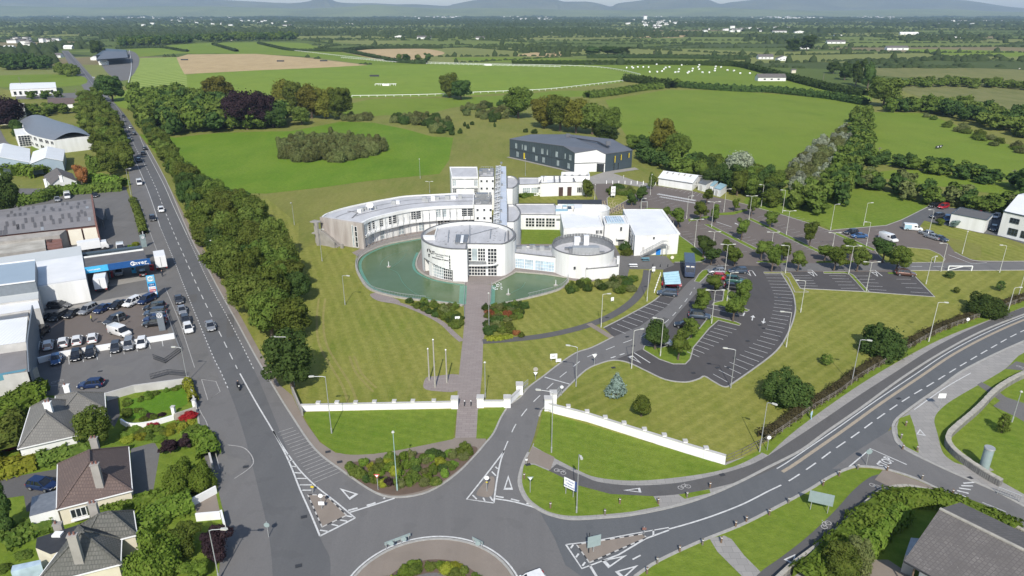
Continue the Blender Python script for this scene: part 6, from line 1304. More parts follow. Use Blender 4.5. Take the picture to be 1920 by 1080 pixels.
stone_run('low rough stone wall hugging the curved side path near the yellow green hedge',[(1400,1150),(1470,1080),(1510,1048),(1560,1010),(1610,962),(1650,930),(1690,920),(1730,926),(1790,942),(1840,965),(1900,996),(1990,1044)],.8,.45)
def rail_line(label,pts,h=1.2,step=6.0,mat='white_paint',th=.13):
 L=cr(GL(pts),n=5);t=thing('running_rail',label,'rail fence');b=MB()
 for i in range(len(L)-1):b.bar((*L[i],h),(*L[i+1],h),th)
 b.build('rail',mat,t);s=arclen(L)[-1];b=MB()
 for p in even(L,max(2,int(s/step))):b.bar((*p,0),(*p,h),th)
 b.build('posts',mat,t)['kind']='stuff'
rail_line('long white running rail along the near side of the racecourse',[(660,182),(740,181),(820,179),(900,175),(1000,171),(1050,167),(1110,160),(1168,153)],th=.3)
rail_line('white running rail curving along the far side of the racecourse',[(545,95),(600,101),(660,108),(740,115),(830,119),(940,122),(1050,124),(1120,127),(1165,133),(1200,141)],th=.3)
rail_line('second white running rail just inside the far side of the racecourse',[(640,109),(760,118.5),(900,123),(1050,126.5)],th=.3)
rail_line('white rail along the racecourse yard road',[(243,95),(246,115),(246,135),(240,160)],th=.25)
t=thing('steeplechase_fence','white railed steeplechase fence in the middle of the racecourse','jump',(*G(723,161),0));b=MB()
for k in range(9):b.box((-9+k*2.2,(k%2)*3,.9),(.25,.25,1.8))
b.bar((-9,0,1.5),(9,3,1.5),.3);b.bar((-9,3,1.5),(9,0,1.5),.3);b.build('wings','white_paint',t);b=MB();b.box((0,1.5,.7),(6,1.5,1.4));b.build('birch','white_paint',t)
for k,(px,py)in enumerate([(346,113),(526,115.5),(607,115),(702,143.5),(915,123)]):
 t=tag(MB_:=None or(lambda b:(b.box((0,0,.8),(9,1.6,1.6)),b.build('hurdle','charcoal' if k<4 else 'white_paint',loc=(*G(px,py),0)))[1])(MB()),['dark hurdle at the left end of the big stubble field','dark hurdle in the middle of the big stubble field','dark hurdle towards the right end of the big stubble field','small dark hurdle alone on the green racecourse','pale hurdle by the far rail right of centre'][k],'hurdle')
b=MB();n=10
b.tube([(-.65,0,.65),(.65,0,.65)],[.66,.66],12);bale0=b.mesh('hay_bale','sign_white');rs=random.Random(9)
bl=[(1175,128),(1185,126.5),(1187,129),(1196,127),(1206,127),(1216,127),(1224,121),(1231,122),(1218,136),(1232,136),(1241,135),(1245,131),(1248,128),(1250,121),(1255,127),(1266,137),(1272,136),(1273,131),(1278,123),(1288,122),(1289,138),(1292,136),(1298,134),(1299,130),(1309,127),(1311,131),(1311,123),(1317,137),(1330,137),(1340,134),(1341,130),(1342,126),(1352,127),(1364,133),(1376,134),(1388,139),(1406,139)]
for(px,py)in bl:
 o=place(bale0,'hay_bale',loc=(*G(px,py),0),rz=rs.uniform(0,3));o.scale=(1.25,1.25,1.25);tag(o,'small pale wrapped bale lying on the far green field beyond the rails','bale','bales scattered over the far green field')
# ================================================================ CARS
def paint(name,c,metal=.3,rough=.28):
 m,T,b,v=newmat(name);T.link(mixc(T,ramp(T,noise(T,v,2.5,3),.3,.7),c,tuple(x*.88 for x in c)),b.inputs['Base Color'])
 b.inputs['Roughness'].default_value=rough;b.inputs['Metallic'].default_value=metal;b.inputs['Coat Weight'].default_value=.5;b.inputs['Coat Roughness'].default_value=.1;M[name]=m
paint('car_white',(.72,.72,.71),0);paint('car_black',(.012,.013,.016),.2);paint('car_silver',(.36,.37,.38),.5,.35);paint('car_grey',(.075,.08,.09),.4);paint('car_navy',(.012,.03,.10),.3)
paint('car_blue',(.03,.09,.22),.3);paint('car_red',(.42,.012,.025),.1);paint('car_brown',(.13,.065,.045),.4);paint('car_green',(.04,.11,.09),.3);paint('car_slate',(.05,.07,.10),.3);paint('van_blue',(.045,.065,.12),.1,.45)
def loft(st,mi=0,b=None):
 """st: (x, half-width, z-bottom, z-top, tumblehome)"""
 b=b or MB();k=len(b.v)
 for(x,w_,zb,zt,th)in st:
  for y,z in((-w_*.93,zb),(-w_,zb+.16),(-w_,zt-.22),(-w_*th,zt),(w_*th,zt),(w_,zt-.22),(w_,zb+.16),(w_*.93,zb)):b.v.append((x,y,z))
 for i in range(len(st)-1):
  for a in range(8):c=(a+1)%8;b.f.append((k+i*8+a,k+i*8+c,k+(i+1)*8+c,k+(i+1)*8+a));b.m.append(mi)
 b.f.append(tuple(k+a for a in range(8))[::-1]);b.m.append(mi);b.f.append(tuple(k+(len(st)-1)*8+a for a in range(8)));b.m.append(mi);return b
def cabin(b,base,top,zb,zt,wb,wt):
 """glasshouse: base and top given as (rear x, front x)"""
 k=len(b.v)
 for(x,y,z)in((base[0],-wb,zb),(base[1],-wb,zb),(base[1],wb,zb),(base[0],wb,zb),(top[0],-wt,zt),(top[1],-wt,zt),(top[1],wt,zt),(top[0],wt,zt)):b.v.append((x,y,z))
 for f in((0,1,5,4),(1,2,6,5),(2,3,7,6),(3,0,4,7),(4,5,6,7)):b.f.append(tuple(k+i for i in f));b.m.append(0)
CAR={}
def car_kind(kind):
 L={'hatch':4.1,'saloon':4.6,'suv':4.55,'estate':4.65}[kind];h={'hatch':1.5,'saloon':1.46,'suv':1.68,'estate':1.5}[kind];zb=.30 if kind=='suv' else .22;belt=.98 if kind=='suv' else .92;hl=L/2;hw=.92 if kind=='suv' else .88
 P={}
 st=[(-hl,hw*.80,zb+.14,belt-.18,.8),(-hl+.12,hw*.93,zb+.04,belt-.02,.86),(-hl+.7,hw,zb,belt,.88),(-.2,hw,zb,belt,.88),(hl-1.45,hw,zb,belt-.02,.88),(hl-.7,hw*.98,zb,belt-.10,.86),(hl-.15,hw*.9,zb+.05,belt-.22,.82),(hl,hw*.76,zb+.14,belt-.32,.8)]
 P['body']=(loft(st).mesh('body','car_white',True),(0,0,0))
 rb=-hl+(.95 if kind=='saloon' else .12);rt=rb+(.75 if kind=='saloon' else .38 if kind!='suv' else .28);fb=hl-1.12;ft=fb-.82
 b=MB();cabin(b,(rb,fb),(rt,ft),belt-.03,h-.05,hw*.86,hw*.68);P['windows']=(b.mesh('windows','car_glass',False),(0,0,0))
 b=MB();k0=hw*.70;b.prism([(rt-.02,-k0),(ft+.02,-k0),(ft+.14,0),(ft+.02,k0),(rt-.02,k0)],h-.07,h);
 for sy in(-1,1):
  b.bar((rt,sy*k0*.97,h-.04),(rb+.04,sy*hw*.86,belt),.09);b.bar((ft,sy*k0*.97,h-.04),(fb,sy*hw*.86,belt-.03),.08);mx=(rb+fb)/2-.1;b.bar((mx+.1,sy*k0*.99,h-.05),(mx+.1,sy*hw*.87,belt),.09)
  if kind in('estate','suv','hatch'):b.bar((rt+.55,sy*k0*.99,h-.05),(rb+.75,sy*hw*.87,belt),.10)
 P['roof']=(b.mesh('roof','car_white',False),(0,0,0))
 b=MB();b.tube([(0,-.1,0),(0,.1,0)],[.33,.33],14);P['wheel']=(b.mesh('wheel','tyre',False),None)
 b=MB();b.tube([(0,-.115,0),(0,.115,0)],[.2,.2],8);P['rim']=(b.mesh('rim','car_silver',False),None)
 b=MB();b.box((0,0,0),(.16,.36,.14));P['headlight']=(b.mesh('headlight','lamp_clear'),None);b=MB();b.box((0,0,0),(.12,.30,.2));P['tail_light']=(b.mesh('tail_light','lamp_red'),None)
 b=MB();b.box((0,0,0),(.04,.52,.12));P['plate']=(b.mesh('number_plate','sign_white'),None);b=MB();b.box((0,0,0),(.22,.2,.14));P['mirror']=(b.mesh('mirror','charcoal'),None)
 P['pos']=dict(wheel=[(x,y,.33)for x in(-hl+.82,hl-.88)for y in(-hw+.07,hw-.07)],headlight=[(hl-.12,y,belt-.34)for y in(-hw*.62,hw*.62)],tail_light=[(-hl+.06,y,belt-.16)for y in(-hw*.7,hw*.7)],plate=[(hl+.01,0,zb+.28),(-hl-.01,0,zb+.42)],mirror=[(fb-.25,y,belt+.05)for y in(-hw-.08,hw+.08)])
 CAR[kind]=P
for k in('hatch','saloon','suv','estate'):car_kind(k)
def car(px,py,hx,hy,kind,color,label,group=None,z=0,cat='car',small=False):
 p=G(px,py);d=(G(px+hx,py+hy)-p);rz=math.atan2(d.y,d.x);P=CAR[kind];t=thing('parked_car' if 'driving' not in label else 'car',label,cat,(p.x,p.y,.085+z),rz,group)
 for nm in('body','windows','roof'):
  o=place(P[nm][0],nm,t)
  if nm!='windows':o.material_slots[0].link='OBJECT';o.material_slots[0].material=M[color]
 if small:names=('wheel',)
 else:names=('wheel','headlight','tail_light','plate','mirror')
 for nm in names:
  for q in P['pos'][nm]:
   o=place(P[nm][0],{'plate':'number_plate'}.get(nm,nm),t,q)
   if nm=='wheel' and not small:place(P['rim'][0],'rim',o)
   if nm=='mirror':o.material_slots[0].link='OBJECT';o.material_slots[0].material=M[color]
 return t
def van(px,py,hx,hy,color,label,L=5.0,h=1.95,w_=.95,rear=None,name='van',ladder=False):
 p=G(px,py);d=(G(px+hx,py+hy)-p);rz=math.atan2(d.y,d.x);t=thing(name,label,'van',(p.x,p.y,.085),rz);hl=L/2
 st=[(-hl,w_*.95,.28,h-.08,.9),(-hl+.1,w_,.25,h,.9),(hl-1.9,w_,.25,h,.9),(hl-1.55,w_,.25,h-.06,.84)]
 loft(st).build('body',color,t,True);st=[(hl-1.56,w_,.25,1.08,.9),(hl-.9,w_,.25,1.0,.9),(hl-.2,w_*.92,.28,.86,.86),(hl,w_*.8,.36,.72,.8)];loft(st).build('bonnet',color,t,True)
 b=MB();cabin(b,(hl-1.62,hl-.85),(hl-1.6,hl-1.45),1.0,h-.1,w_*.9,w_*.78);b.build('windscreen','car_glass',t)
 b=MB();b.box((hl-2.05,0,1.38),(.7,w_*2+.02,.42));b.build('side_window','car_glass',t);b=MB();b.box((-hl-.01,0,1.42),(.04,w_*1.5,.5));b.build('rear_window','car_glass',t)
 me=CAR['hatch']['wheel'][0];me2=CAR['hatch']['rim'][0]
 for x in(-hl+.9,hl-.85):
  for y in(-w_+.08,w_-.08):place(me2,'rim',place(me,'wheel',t,(x,y,.33)))
 for y in(-w_*.62,w_*.62):place(CAR['hatch']['headlight'][0],'headlight',t,(hl-.1,y,.68));place(CAR['hatch']['tail_light'][0],'tail_light',t,(-hl+.02,y*1.4,1.0))
 if rear:b=MB();b.box((-hl+1.0,0,1.1),(1.9,w_*2+.03,1.3));b.build('livery_panel',rear,t)
 return t
def lorry(px,py,hx,hy,label,cab,boxm,L=8.5,h=3.4,w_=1.25,stripe=None):
 p=G(px,py);d=(G(px+hx,py+hy)-p);t=thing('lorry',label,'lorry',(p.x,p.y,.085),math.atan2(d.y,d.x));hl=L/2
 b=MB();b.box((-.9,0,(h+.9)/2),(L-1.9,w_*2,h-.9));b.build('cargo_box',boxm,t);b=MB();b.box((-.9,0,h+.02),(L-2.0,w_*1.96,.05));b.build('roof_panel','roof_white' if boxm!='van_blue' else 'car_slate',t)
 st=[(hl-1.8,w_*.96,.5,h*.80,.95),(hl-.4,w_*.96,.5,h*.80,.93),(hl-.1,w_*.94,.5,h*.5,.95),(hl,w_*.9,.55,1.3,.95)];loft(st).build('cab',cab,t,True)
 b=MB();b.face([(hl-.36,-w_*.8,h*.76),(hl-.36,w_*.8,h*.76),(hl-.02,w_*.82,h*.50),(hl-.02,-w_*.82,h*.50)][::-1]);b.build('windscreen','car_glass',t);b=MB();b.box((0,0,.6),(L-.6,1.0,.25));b.build('chassis','charcoal',t)
 for x in(-hl+1.2,-hl+2.3,hl-1.0):
  for y in(-w_+.15,w_-.15):o=place(CAR['hatch']['wheel'][0],'wheel',t,(x,y,.45));o.scale=(1.35,1.5,1.35)
 b=MB();b.box((-hl+.02,0,(h+1)/2),(.06,.06,h-1.2));b.build('door_seam','charcoal',t);b=MB();b.box((-hl-.02,0,.55),(.1,w_*2,.15));b.build('bumper','charcoal',t)
 for y in(-w_+.2,w_-.2):place(CAR['hatch']['tail_light'][0],'tail_light',t,(-hl-.03,y,.75))
 return t
g1='cars along the dealer yard kerb'
for a in[(85,601,-12,6,'saloon','car_black','black saloon at the left end of the angled dealer row, by the grey wall'),(112,597,-12,6,'estate','car_black','black estate second from the grey wall in the angled dealer row'),(139,592,-12,6,'saloon','car_black','glossy black saloon third from the grey wall in the angled dealer row'),
  (166,586,-12,6,'suv','car_silver','silver car in the middle of the angled dealer row, left of a navy one'),(195,583,-12,6,'saloon','car_navy','navy saloon in the angled dealer row beside the silver car'),(223,576,-12,6,'saloon','car_black','black saloon in the angled dealer row beside the white sunroof car'),
  (249,572,-12,6,'suv','car_white','white car with sunroof in the angled dealer row'),(276,567,-12,6,'suv','car_navy','navy car at the street end of the angled dealer row, below the blue totem')]:car(*a,group=g1)
g2='dark cars parked side by side behind the grey totem'
for a in[(291,581,-12,1,'suv','car_black','topmost of the four dark cars side by side behind the grey totem'),(292,591,-12,1,'suv','car_slate','slate car second from the top behind the grey totem'),(292,602,-12,1,'saloon','car_navy','navy car third from the top behind the grey totem'),(291,611,-12,1,'suv','car_black','lowest dark car behind the grey totem, next to the white wall')]:car(*a,group=g2)
car(112,577,12,0,'estate','car_grey','dark grey estate parked sideways before the garage shop front');car(77,630,-6,5,'suv','car_black','black off-roader in the shadow of the tall grey wall');car(216,605,-10,4,'suv','car_grey','dark car alone in the yard above the large white van')
van(226,628,10,3,'car_white','large white panel van in the middle of the dealer yard',L=5.1)
g3='white cars backed against the white yard wall'
for a in[(66,655,1,-8,'hatch','car_white','white hatchback half hidden by the tall grey wall'),(92,652,1,-8,'hatch','car_white','white hatchback in shade, second from the tall grey wall'),(120,647,1,-8,'hatch','car_white','white hatchback in the sun, next to the shaded white one'),(146,643,1,-8,'hatch','car_white','white hatchback between two other white ones along the yard wall'),(175,639,1,-8,'hatch','car_white','white hatchback nearest the white van along the yard wall')]:car(*a,group=g3)
g4='cars facing out below the white yard wall'
for a in[(107,678,-1,8,'saloon','car_blue','bright blue saloon in the shade below the white yard wall'),(144,672,-2,8,'hatch','car_black','black hatchback next to the blue saloon below the white yard wall'),(171,667,-2,8,'hatch','car_black','black hatchback with a bright bonnet, third below the white yard wall'),(218,657,-2,8,'hatch','car_grey','dark grey hatchback after the empty bay below the white yard wall'),(243,652,-2,8,'suv','car_silver','silver grey car between dark and white ones below the yard wall'),(267,649,-2,8,'hatch','car_white','white hatchback at the street end of the row below the yard wall')]:car(*a,group=g4)
car(172,726,-12,1,'hatch','car_navy','navy hatchback parked above the pale grey bungalow roof')
g5='cars parked along the street'
for a in[(336,566,3,9,'saloon','car_grey','dark silver car at the head of the street row, by the blue totem'),(342,586,3,9,'saloon','car_silver','silver car second in the street row'),(349,605,3,9,'hatch','car_grey','dark purple grey car third in the street row'),(354,621,3,9,'hatch','car_white','white car at the near end of the street row'),(287,413,3,8,'hatch','car_black','black car parked alone on the street edge beside the warehouse yard')]:car(*a,group=g5)
car(395,616,4,10,'saloon','car_silver','silver saloon driving towards the roundabout on the main street');car(303,397,3,9,'hatch','car_white','white hatchback driving on the main street beside the warehouse');van(262,346,2,8,'car_white','white van stopped at the street edge under the roadside trees',L=4.9)
for a in[(261,303,3,8,'hatch','car_grey','dark hatchback driving in the tree shade, nearest the white van'),(269,290,-3,-8,'saloon','car_black','black saloon driving away behind the leading dark car'),(272,281,-3,-8,'hatch','car_black','black hatchback following close behind the black saloon'),(245,241,-3,-8,'hatch','car_silver','silver car driving in the tree shadow on the far main street'),(252,253,-3,-8,'hatch','car_black','black car driving behind the silver one in the tree shadow'),(243,265,3,8,'hatch','car_grey','grey car driving towards us in the tree shadow'),(232,220,3,8,'hatch','car_grey','grey car driving at the far edge of the tree shadow'),(176,147,3,8,'hatch','car_white','white car driving on the far stretch of the main street')]:car(*a,group='traffic on the main street',small=True)
car(186,514,2,8,'hatch','car_grey','dark car at the left end under the blue canopy');car(224,515,-1,8,'hatch','car_silver','silver hatchback fuelling under the blue canopy');car(269,516,-1,-8,'hatch','car_black','black hatchback leaving the right end of the blue canopy')
lorry(193,540,2,-10,'small lorry with a white and pale green box on the filling station forecourt','car_white','roof_white',L=6.6,h=3.3);lorry(303,500,-3,-12,'white box lorry parked on the street beside the filling station','car_white','roof_white',L=7.2,h=3.7)
lorry(177,470,14,-2,'long white box body parked behind the filling station canopy','car_white','roof_white',L=7.2,h=2.9);van(227,470,1,8,'car_white','white van among yellow bushes behind the filling station canopy',L=4.6)
car(108,377,2,6,'saloon','car_silver','silver car with open boot behind the patched warehouse roof');van(127,371,1,8,'car_white','white van behind the patched warehouse roof beside the hedge',L=5.4);car(179,369,3,6,'hatch','car_black','black car by the brick gable of the warehouse');car(82,916,12,2,'hatch','car_navy','navy car on the drive left of the brown tiled bungalow')
car(1251,554,-12,-1,'estate','car_slate','slate blue estate parked below the red saloon');car(1259,537,12,1,'saloon','car_red','bright red saloon tucked under the edge of the blue shelter');lorry(1291,511,1,10,'dark blue mobile library truck parked beside the blue roofed shelter','van_blue','van_blue',L=9.5,h=3.5)
t=bpy.data.objects['lorry.003'];
for y in(-.55,.55):b=MB();b.box((4.05,y,2.75),(.06,.8,.6));b.build('poster_panel','cream_door',t)
car(1311,597,12,1,'suv','car_slate','dark off-roader under the tree at the middle car park row');car(1283,614,-12,-1,'hatch','car_black','black hatchback half hidden by the small tree in the middle row');car(1243,645,12,3,'hatch','car_silver','silver hatchback between the two round trees at the near island');car(1343,513,-12,0,'hatch','car_silver','silver hatchback at the head of the middle row, beside the lamp')
car(1383,512,-12,0,'estate','car_slate','slate estate at the head of the inner row beside a lamp');car(1353,524,12,1,'hatch','car_red','red and white car behind the crown of the middle tree');car(1377,530,12,1,'suv','car_green','dark green car in the inner row below the slate estate');car(1374,543,12,1,'hatch','car_black','black car in the inner row beside the tree crown')
car(1595,439,-12,1,'hatch','car_black','black hatchback at the end of the upper car park beside a blue car');car(1611,446,-12,0,'saloon','car_blue','blue saloon next to the black hatchback in the upper car park');van(1665,451,12,4,'car_white','white van behind the large car park trees on the right',L=5.4,h=2.0);van(1711,432,12,1,'car_white','white van with a blue rear half near the yard entrance',L=5.0,rear='poly_blue')
car(1736,441,-10,-3,'hatch','car_silver','silver car leading the line of cars along the yard road');car(1748,448,-10,-3,'saloon','car_silver','silver blue car in the middle of the line along the yard road');car(1761,451,12,3,'saloon','car_slate','dark car at the tail of the line along the yard road');car(1697,517,12,1,'suv','car_brown','brown off-roader parked at the end of the lower right bays')
car(1750,388,-12,3,'hatch','car_black','black car at the far corner of the right hand yard');car(1768,391,-12,3,'suv','car_red','red car beside the black one in the far yard corner');car(1756,409,-12,1,'suv','car_grey','dark car between the small trees and the blank white store');car(1775,414,-3,8,'suv','car_blue','blue car against the left end of the blank white store')
g6='cars behind the blank white store'
for a in[(1806,398,-6,6,'suv','car_black','black car at the left end of the row behind the blank store'),(1819,401,-6,6,'hatch','car_silver','silver car second in the row behind the blank store'),(1833,405,-6,6,'hatch','car_red','dark red car in the row behind the blank store'),(1849,407,-6,6,'hatch','car_grey','grey green car in the row behind the blank store'),(1867,409,-6,4,'hatch','car_white','white car between the blank store and the white building')]:car(*a,group=g6)
car(1862,432,-4,8,'hatch','car_slate','dark car in the shaded gap beside the white building');car(993,1101,-8,3,'hatch','car_white','white car driving round the roundabout at the bottom edge')
# ================================================================ LAMPS
lampn=[0]
def lamp(base,ty,arm,label,lean=1.3,mat='galvanised',kind=1,h=None,group='street lamps',z=0):
 p=G(*base);h=h or HT(base[0],base[1],ty);t=thing('street_lamp',label,'lamp',(p.x,p.y,0),0,group);b=MB();b.tube([(0,0,0),(0,0,1.0),(0,0,1.02),(0,0,h)],[.11,.11,.07,.045],8);b.build('pole',mat,t)
 arms={0:[],1:[arm],2:[arm,(-arm[0],-arm[1])]}[kind]
 for ax,ay in arms:
  b=MB();b.tube([(0,0,h-.1),(ax*.25,ay*.25,h+.05),(ax,ay,h+.12)],[.06,.05,.045],6);b.build('arm',mat,t);d=Vector((ax,ay)).normalized();b=MB();b.prism([V2(ax,ay)+perp(d)*.12,V2(ax,ay)-perp(d)*.12,V2(ax,ay)+d*.65-perp(d)*.17,V2(ax,ay)+d*.8,V2(ax,ay)+d*.65+perp(d)*.17],h+.08,h+.24,bottom=True);b.build('lamp_head','pole_paint',t)
 if kind==0:b=MB();b.tube([(0,0,h),(0,0,h+.12),(0,0,h+.3)],[.12,.22,.12],10);b.build('lamp_head','pole_paint',t)
 return t
for a in[((604,490),430,(.8,-.3),'lamp on the lawn beside the left end of the curved wing',1),((647,572),517,(1,-.3),'lamp on the open lawn left of the pond',1),((552,422),380,(0,-.4),'lamp on the dry grass by the tree belt top',1),((788,335),299,(0,-.4),'lamp at the meadow edge behind the curved wing',0),((806,362),341,(.6,0),'short lamp just behind the curved wing roof',2),((985,330),298,(0,-.4),'lamp on the grass before the dark research building',0),
  ((917,618),551,(.7,0),'pale lamp beside the walkway bushes',0),((910,747),681,(.3,0),'lamp on the lawn right of the walkway by the white pier',0),((1127,614),552,(.9,0),'lamp between the curved path and the first bays',1),((1213,565),506,(.6,.2),'lamp by the path junction near the blue shelter',1),((1080,725),651,(-1.2,.3),'lamp right of the entrance road near the ramp',1),((1184,691),620,(1.1,.3),'lamp at the car park turning beside the give way mark',1),
  ((1238,668),599,(-1.2,.3),'lamp on the near island between two round trees',1),((1334,607),545,(1.2,0),'twin armed lamp on the near island before the path crossing',2),((1363,565),512,(1.0,0),'lamp on the inner island beside the tall crowns',1),((1359,510),459,(1.1,0),'twin armed lamp at the top of the inner island',2),((1370,728),656,(-1.3,.3),'lamp at the bottom corner of the outer bays',1),((1474,651),586,(-1.4,.1),'lamp on the lawn by the curved outer bays, lower one',1),((1501,586),527,(-1.4,.1),'lamp on the lawn by the curved outer bays, upper one',1),
  ((1474,441),396,(1.1,0),'twin armed lamp on the second grass strip, middle',2),((1467,399),357,(-.9,0),'lamp on the grass bank before the hedge, middle one',1),((1557,432),384,(.9,.2),'lamp on the grass bank where the mown field begins',1),((1619,423),381,(.9,0),'lamp on the mown field above the black and blue cars',1),((1624,462),417,(-1.1,0),'lamp beside the blue saloon in the upper car park',1),((1447,458),436,(-1,0),'short twin lamp in the second row of bays',2),((1561,463),437,(-1,0),'short twin lamp right of the lone round tree',2),
  ((1472,513),461,(-1.2,0),'lamp on the grass wedge above the curved bays',1),((1591,514),462,(-1.2,0),'twin lamp at the head of the diagonal grass strip',2),((1624,546),492,(1.2,0),'lamp at the foot of the diagonal grass strip',2),((1736,533),483,(.8,.3),'lamp on the lawn beside the brown off-roader',1),((1764,509),457,(-1.2,0),'lamp beside the white height barrier',1),((1742,435),394,(-1,0),'lamp behind the line of cars on the yard road',1),((1804,476),435,(.4,0),'lamp on the triangular lawn before the blank store',0),((1874,511),461,(-.9,.1),'lamp by the lane below the white building',1),
  ((1908,560),517,(.9,.3),'lamp at the right edge above the roadside hedge',1),((1889,586),540,(.9,0),'lamp beside the big bush at the right edge of the curved road',1),((1741,641),567,(.9,-.3),'lamp on the verge of the curved road, upper of the middle pair',1),((1596,721),637,(.9,-.4),'lamp on the verge of the curved road near the big round bush',1),((1424,848),755,(.5,-.4),'lamp where the timber fence meets the hedge',1),((1081,962),852,(.1,-.5),'tall lamp on the grass islet beside the blue notice board',1),((1034,849),735,(-1.7,.3),'lamp with long arm reaching over the entrance road',1),
  ((622,813),706,(-1.6,-.2),'lamp with long arm standing before the left white wall',1),((552,726),632,(-1.9,-.2),'lamp rising out of the last roadside tree',1),((475,585),534,(-1.5,0),'lamp head in the tree belt, nearest the last tree',1),((418,498),452,(-1.5,0),'lamp head in the tree belt, second from the last tree',1),((385,434),393,(-1.4,0),'lamp head in the tree belt, third from the last tree',1),((356,378),340,(-1.4,0),'lamp head in the tree belt beside the meadow edge',1),((745,920),812,(0,-.3),'blue green lamp standing in the flower bed',0),((411,1088),994,(1.3,0),'lamp beside the copper shrub at the bottom left',1),((1897,792),736,(.3,.1),'lamp on the right lawn beside the estate wall',0),
  ((246,366),317,(1.1,0),'timber pole lamp at the street hedge beside the white van',1),((352,716),652,(-.9,0),'lamp at the dealer yard corner by the black gate',1),((226,616),592,(.5,0),'thin lamp beside the large white van',0),((1197,378),347,(.8,0),'lamp left of the upper car park entrance trees',1),((1219,366),327,(0,-.4),'lamp by the thin birch behind the college',1),((1202,393),373,(.8,0),'short lamp beside the grey height barrier',1),((1287,411),368,(.9,0),'lamp on the left end of the top island row',1),((1297,374),347,(.9,0),'lamp before the long white hut',1),((1357,398),355,(.9,0),'lamp right of the steel container',1),((1328,349),326,(.4,0),'lamp behind the flat-roofed store',0),
  ((1262,426),392,(.8,0),'lamp behind the sports hall roof edge',1),((1334,426),379,(1.2,0),'twin armed lamp at the head of the first grass strip',2),((1302,463),412,(1.1,0),'twin armed lamp beside the sports hall lawn',2),((1338,454),435,(1.0,0),'short twin lamp in the first row of bays',2),((1404,413),368,(1.0,0),'twin armed lamp at the head of the second grass strip',2),((1427,388),347,(-.8,0),'lamp on the grass bank before the hedge, left one',1),((1115,374),347,(.3,0),'thin lamp beside the tree at the end of the back block',0),((1169,335),330,(.3,0),'small white post lamp by the dark building drive',0)]:
 lamp(a[0],a[1],a[2],a[3],mat='pole_green' if 'blue green' in a[3]else 'galvanised' if a[0][0]<1000 or a[0][1]>700 else 'pole_paint',kind=a[4])
for px,py,ty,lab in((805,714,654,'white flagpole, left of three'),(816,727,637,'tallest white flagpole, middle of three'),(838,718,656,'white flagpole, right of three by the walkway')):
 p=G(px,py);h=HT(px,py,ty);t=thing('flagpole',lab+' on the paved patch','flagpole',(p.x,p.y,0));b=MB();b.tube([(0,0,0),(0,0,h)],[.14,.10],8);b.build('pole','stone_pale',t);b=MB();b.tube([(0,0,h),(0,0,h+.15)],[.16,.05],8);b.build('finial','sign_white',t)
# ================================================================ SIGNS AND SMALL THINGS
def board(label,c,z0,z1,wd,rz,mat,back='sign_back',posts=2,text=None,tmat='charcoal',size=.3,name='road_sign',cat='sign',post_h=None):
 p=G(*c);t=thing(name,label,cat,(p.x,p.y,0),rz);b=MB();b.box((0,0,(z0+z1)/2),(wd,.06,z1-z0));b.build('panel',mat,t)
 for x in([0]if posts==1 else[-wd*.35,wd*.35]):b=MB();b.bar((x,.09,0),(x,.09,z1-.05),.09);b.build('post','galvanised',t)
 if text:
  for k,line in enumerate(text):me=textmesh(line,size,tmat,.01);o=place(me,'lettering',t,(0,-.05,z1-(k+.75)*(z1-z0)/(len(text)+.5)));o.rotation_euler=(math.pi/2,0,0)
 return t
t=board('large green backed direction board on two posts seen from behind',(1535,960),1.3,3.0,2.9,R(-22),'sign_back');b=MB();b.bar((-1.4,.07,2.2),(1.4,.07,2.2),.08);b.build('brace','metal_grey',t)
t=board('white notice board with blue text and blue edge on the grass islet',(1067,930),1.2,2.7,1.7,R(-38),'sign_white',text=['LIT Thurles','Campus','Main Entrance'],tmat='sign_blue',size=.28);b=MB();b.box((.98,0,1.95),(.3,.08,1.5));b.build('side_panel','sign_blue',t)
t=board('pale backed sign on a post standing on the brown splitter island',(1113,1036),.9,2.5,1.7,R(18),'sign_back',posts=1);b=MB();b.bar((-.6,.1,0),(-.6,.1,3.0),.1);b.build('tall_post','charcoal',t)
def chevrons(label,pts,rnd):
 t=thing('chevron_sign',label,'sign');a,c=G(*pts[0]),G(*pts[1]);d=(c-a).normalized();b=MB();b.bar((*a,.9),(*c,.9),.06,.42);b.build('panel','sign_back',t)
 for u in(.06,.36,.64,.94)if(c-a).length>3 else(.1,.9):p=a.lerp(c,u);b=MB();b.bar((p.x,p.y-.1,0),(p.x,p.y-.1,1.1),.08);b.build('post','galvanised',t)
 for(px,py)in rnd:p=G(px,py,1.6);b=MB();b.tube([(p.x,p.y-.03,1.55),(p.x,p.y+.03,1.55)],[.33,.33],16);b.build('round_plate','sign_back',t)
chevrons('long pale chevron board with two round plates on the left of the roundabout',((722,1031),(770,1013)),[(733,1018),(757,1010)]);chevrons('short pale chevron board with one round plate on the right of the roundabout',((886,1020),(906,1030)),[(896,1018)])
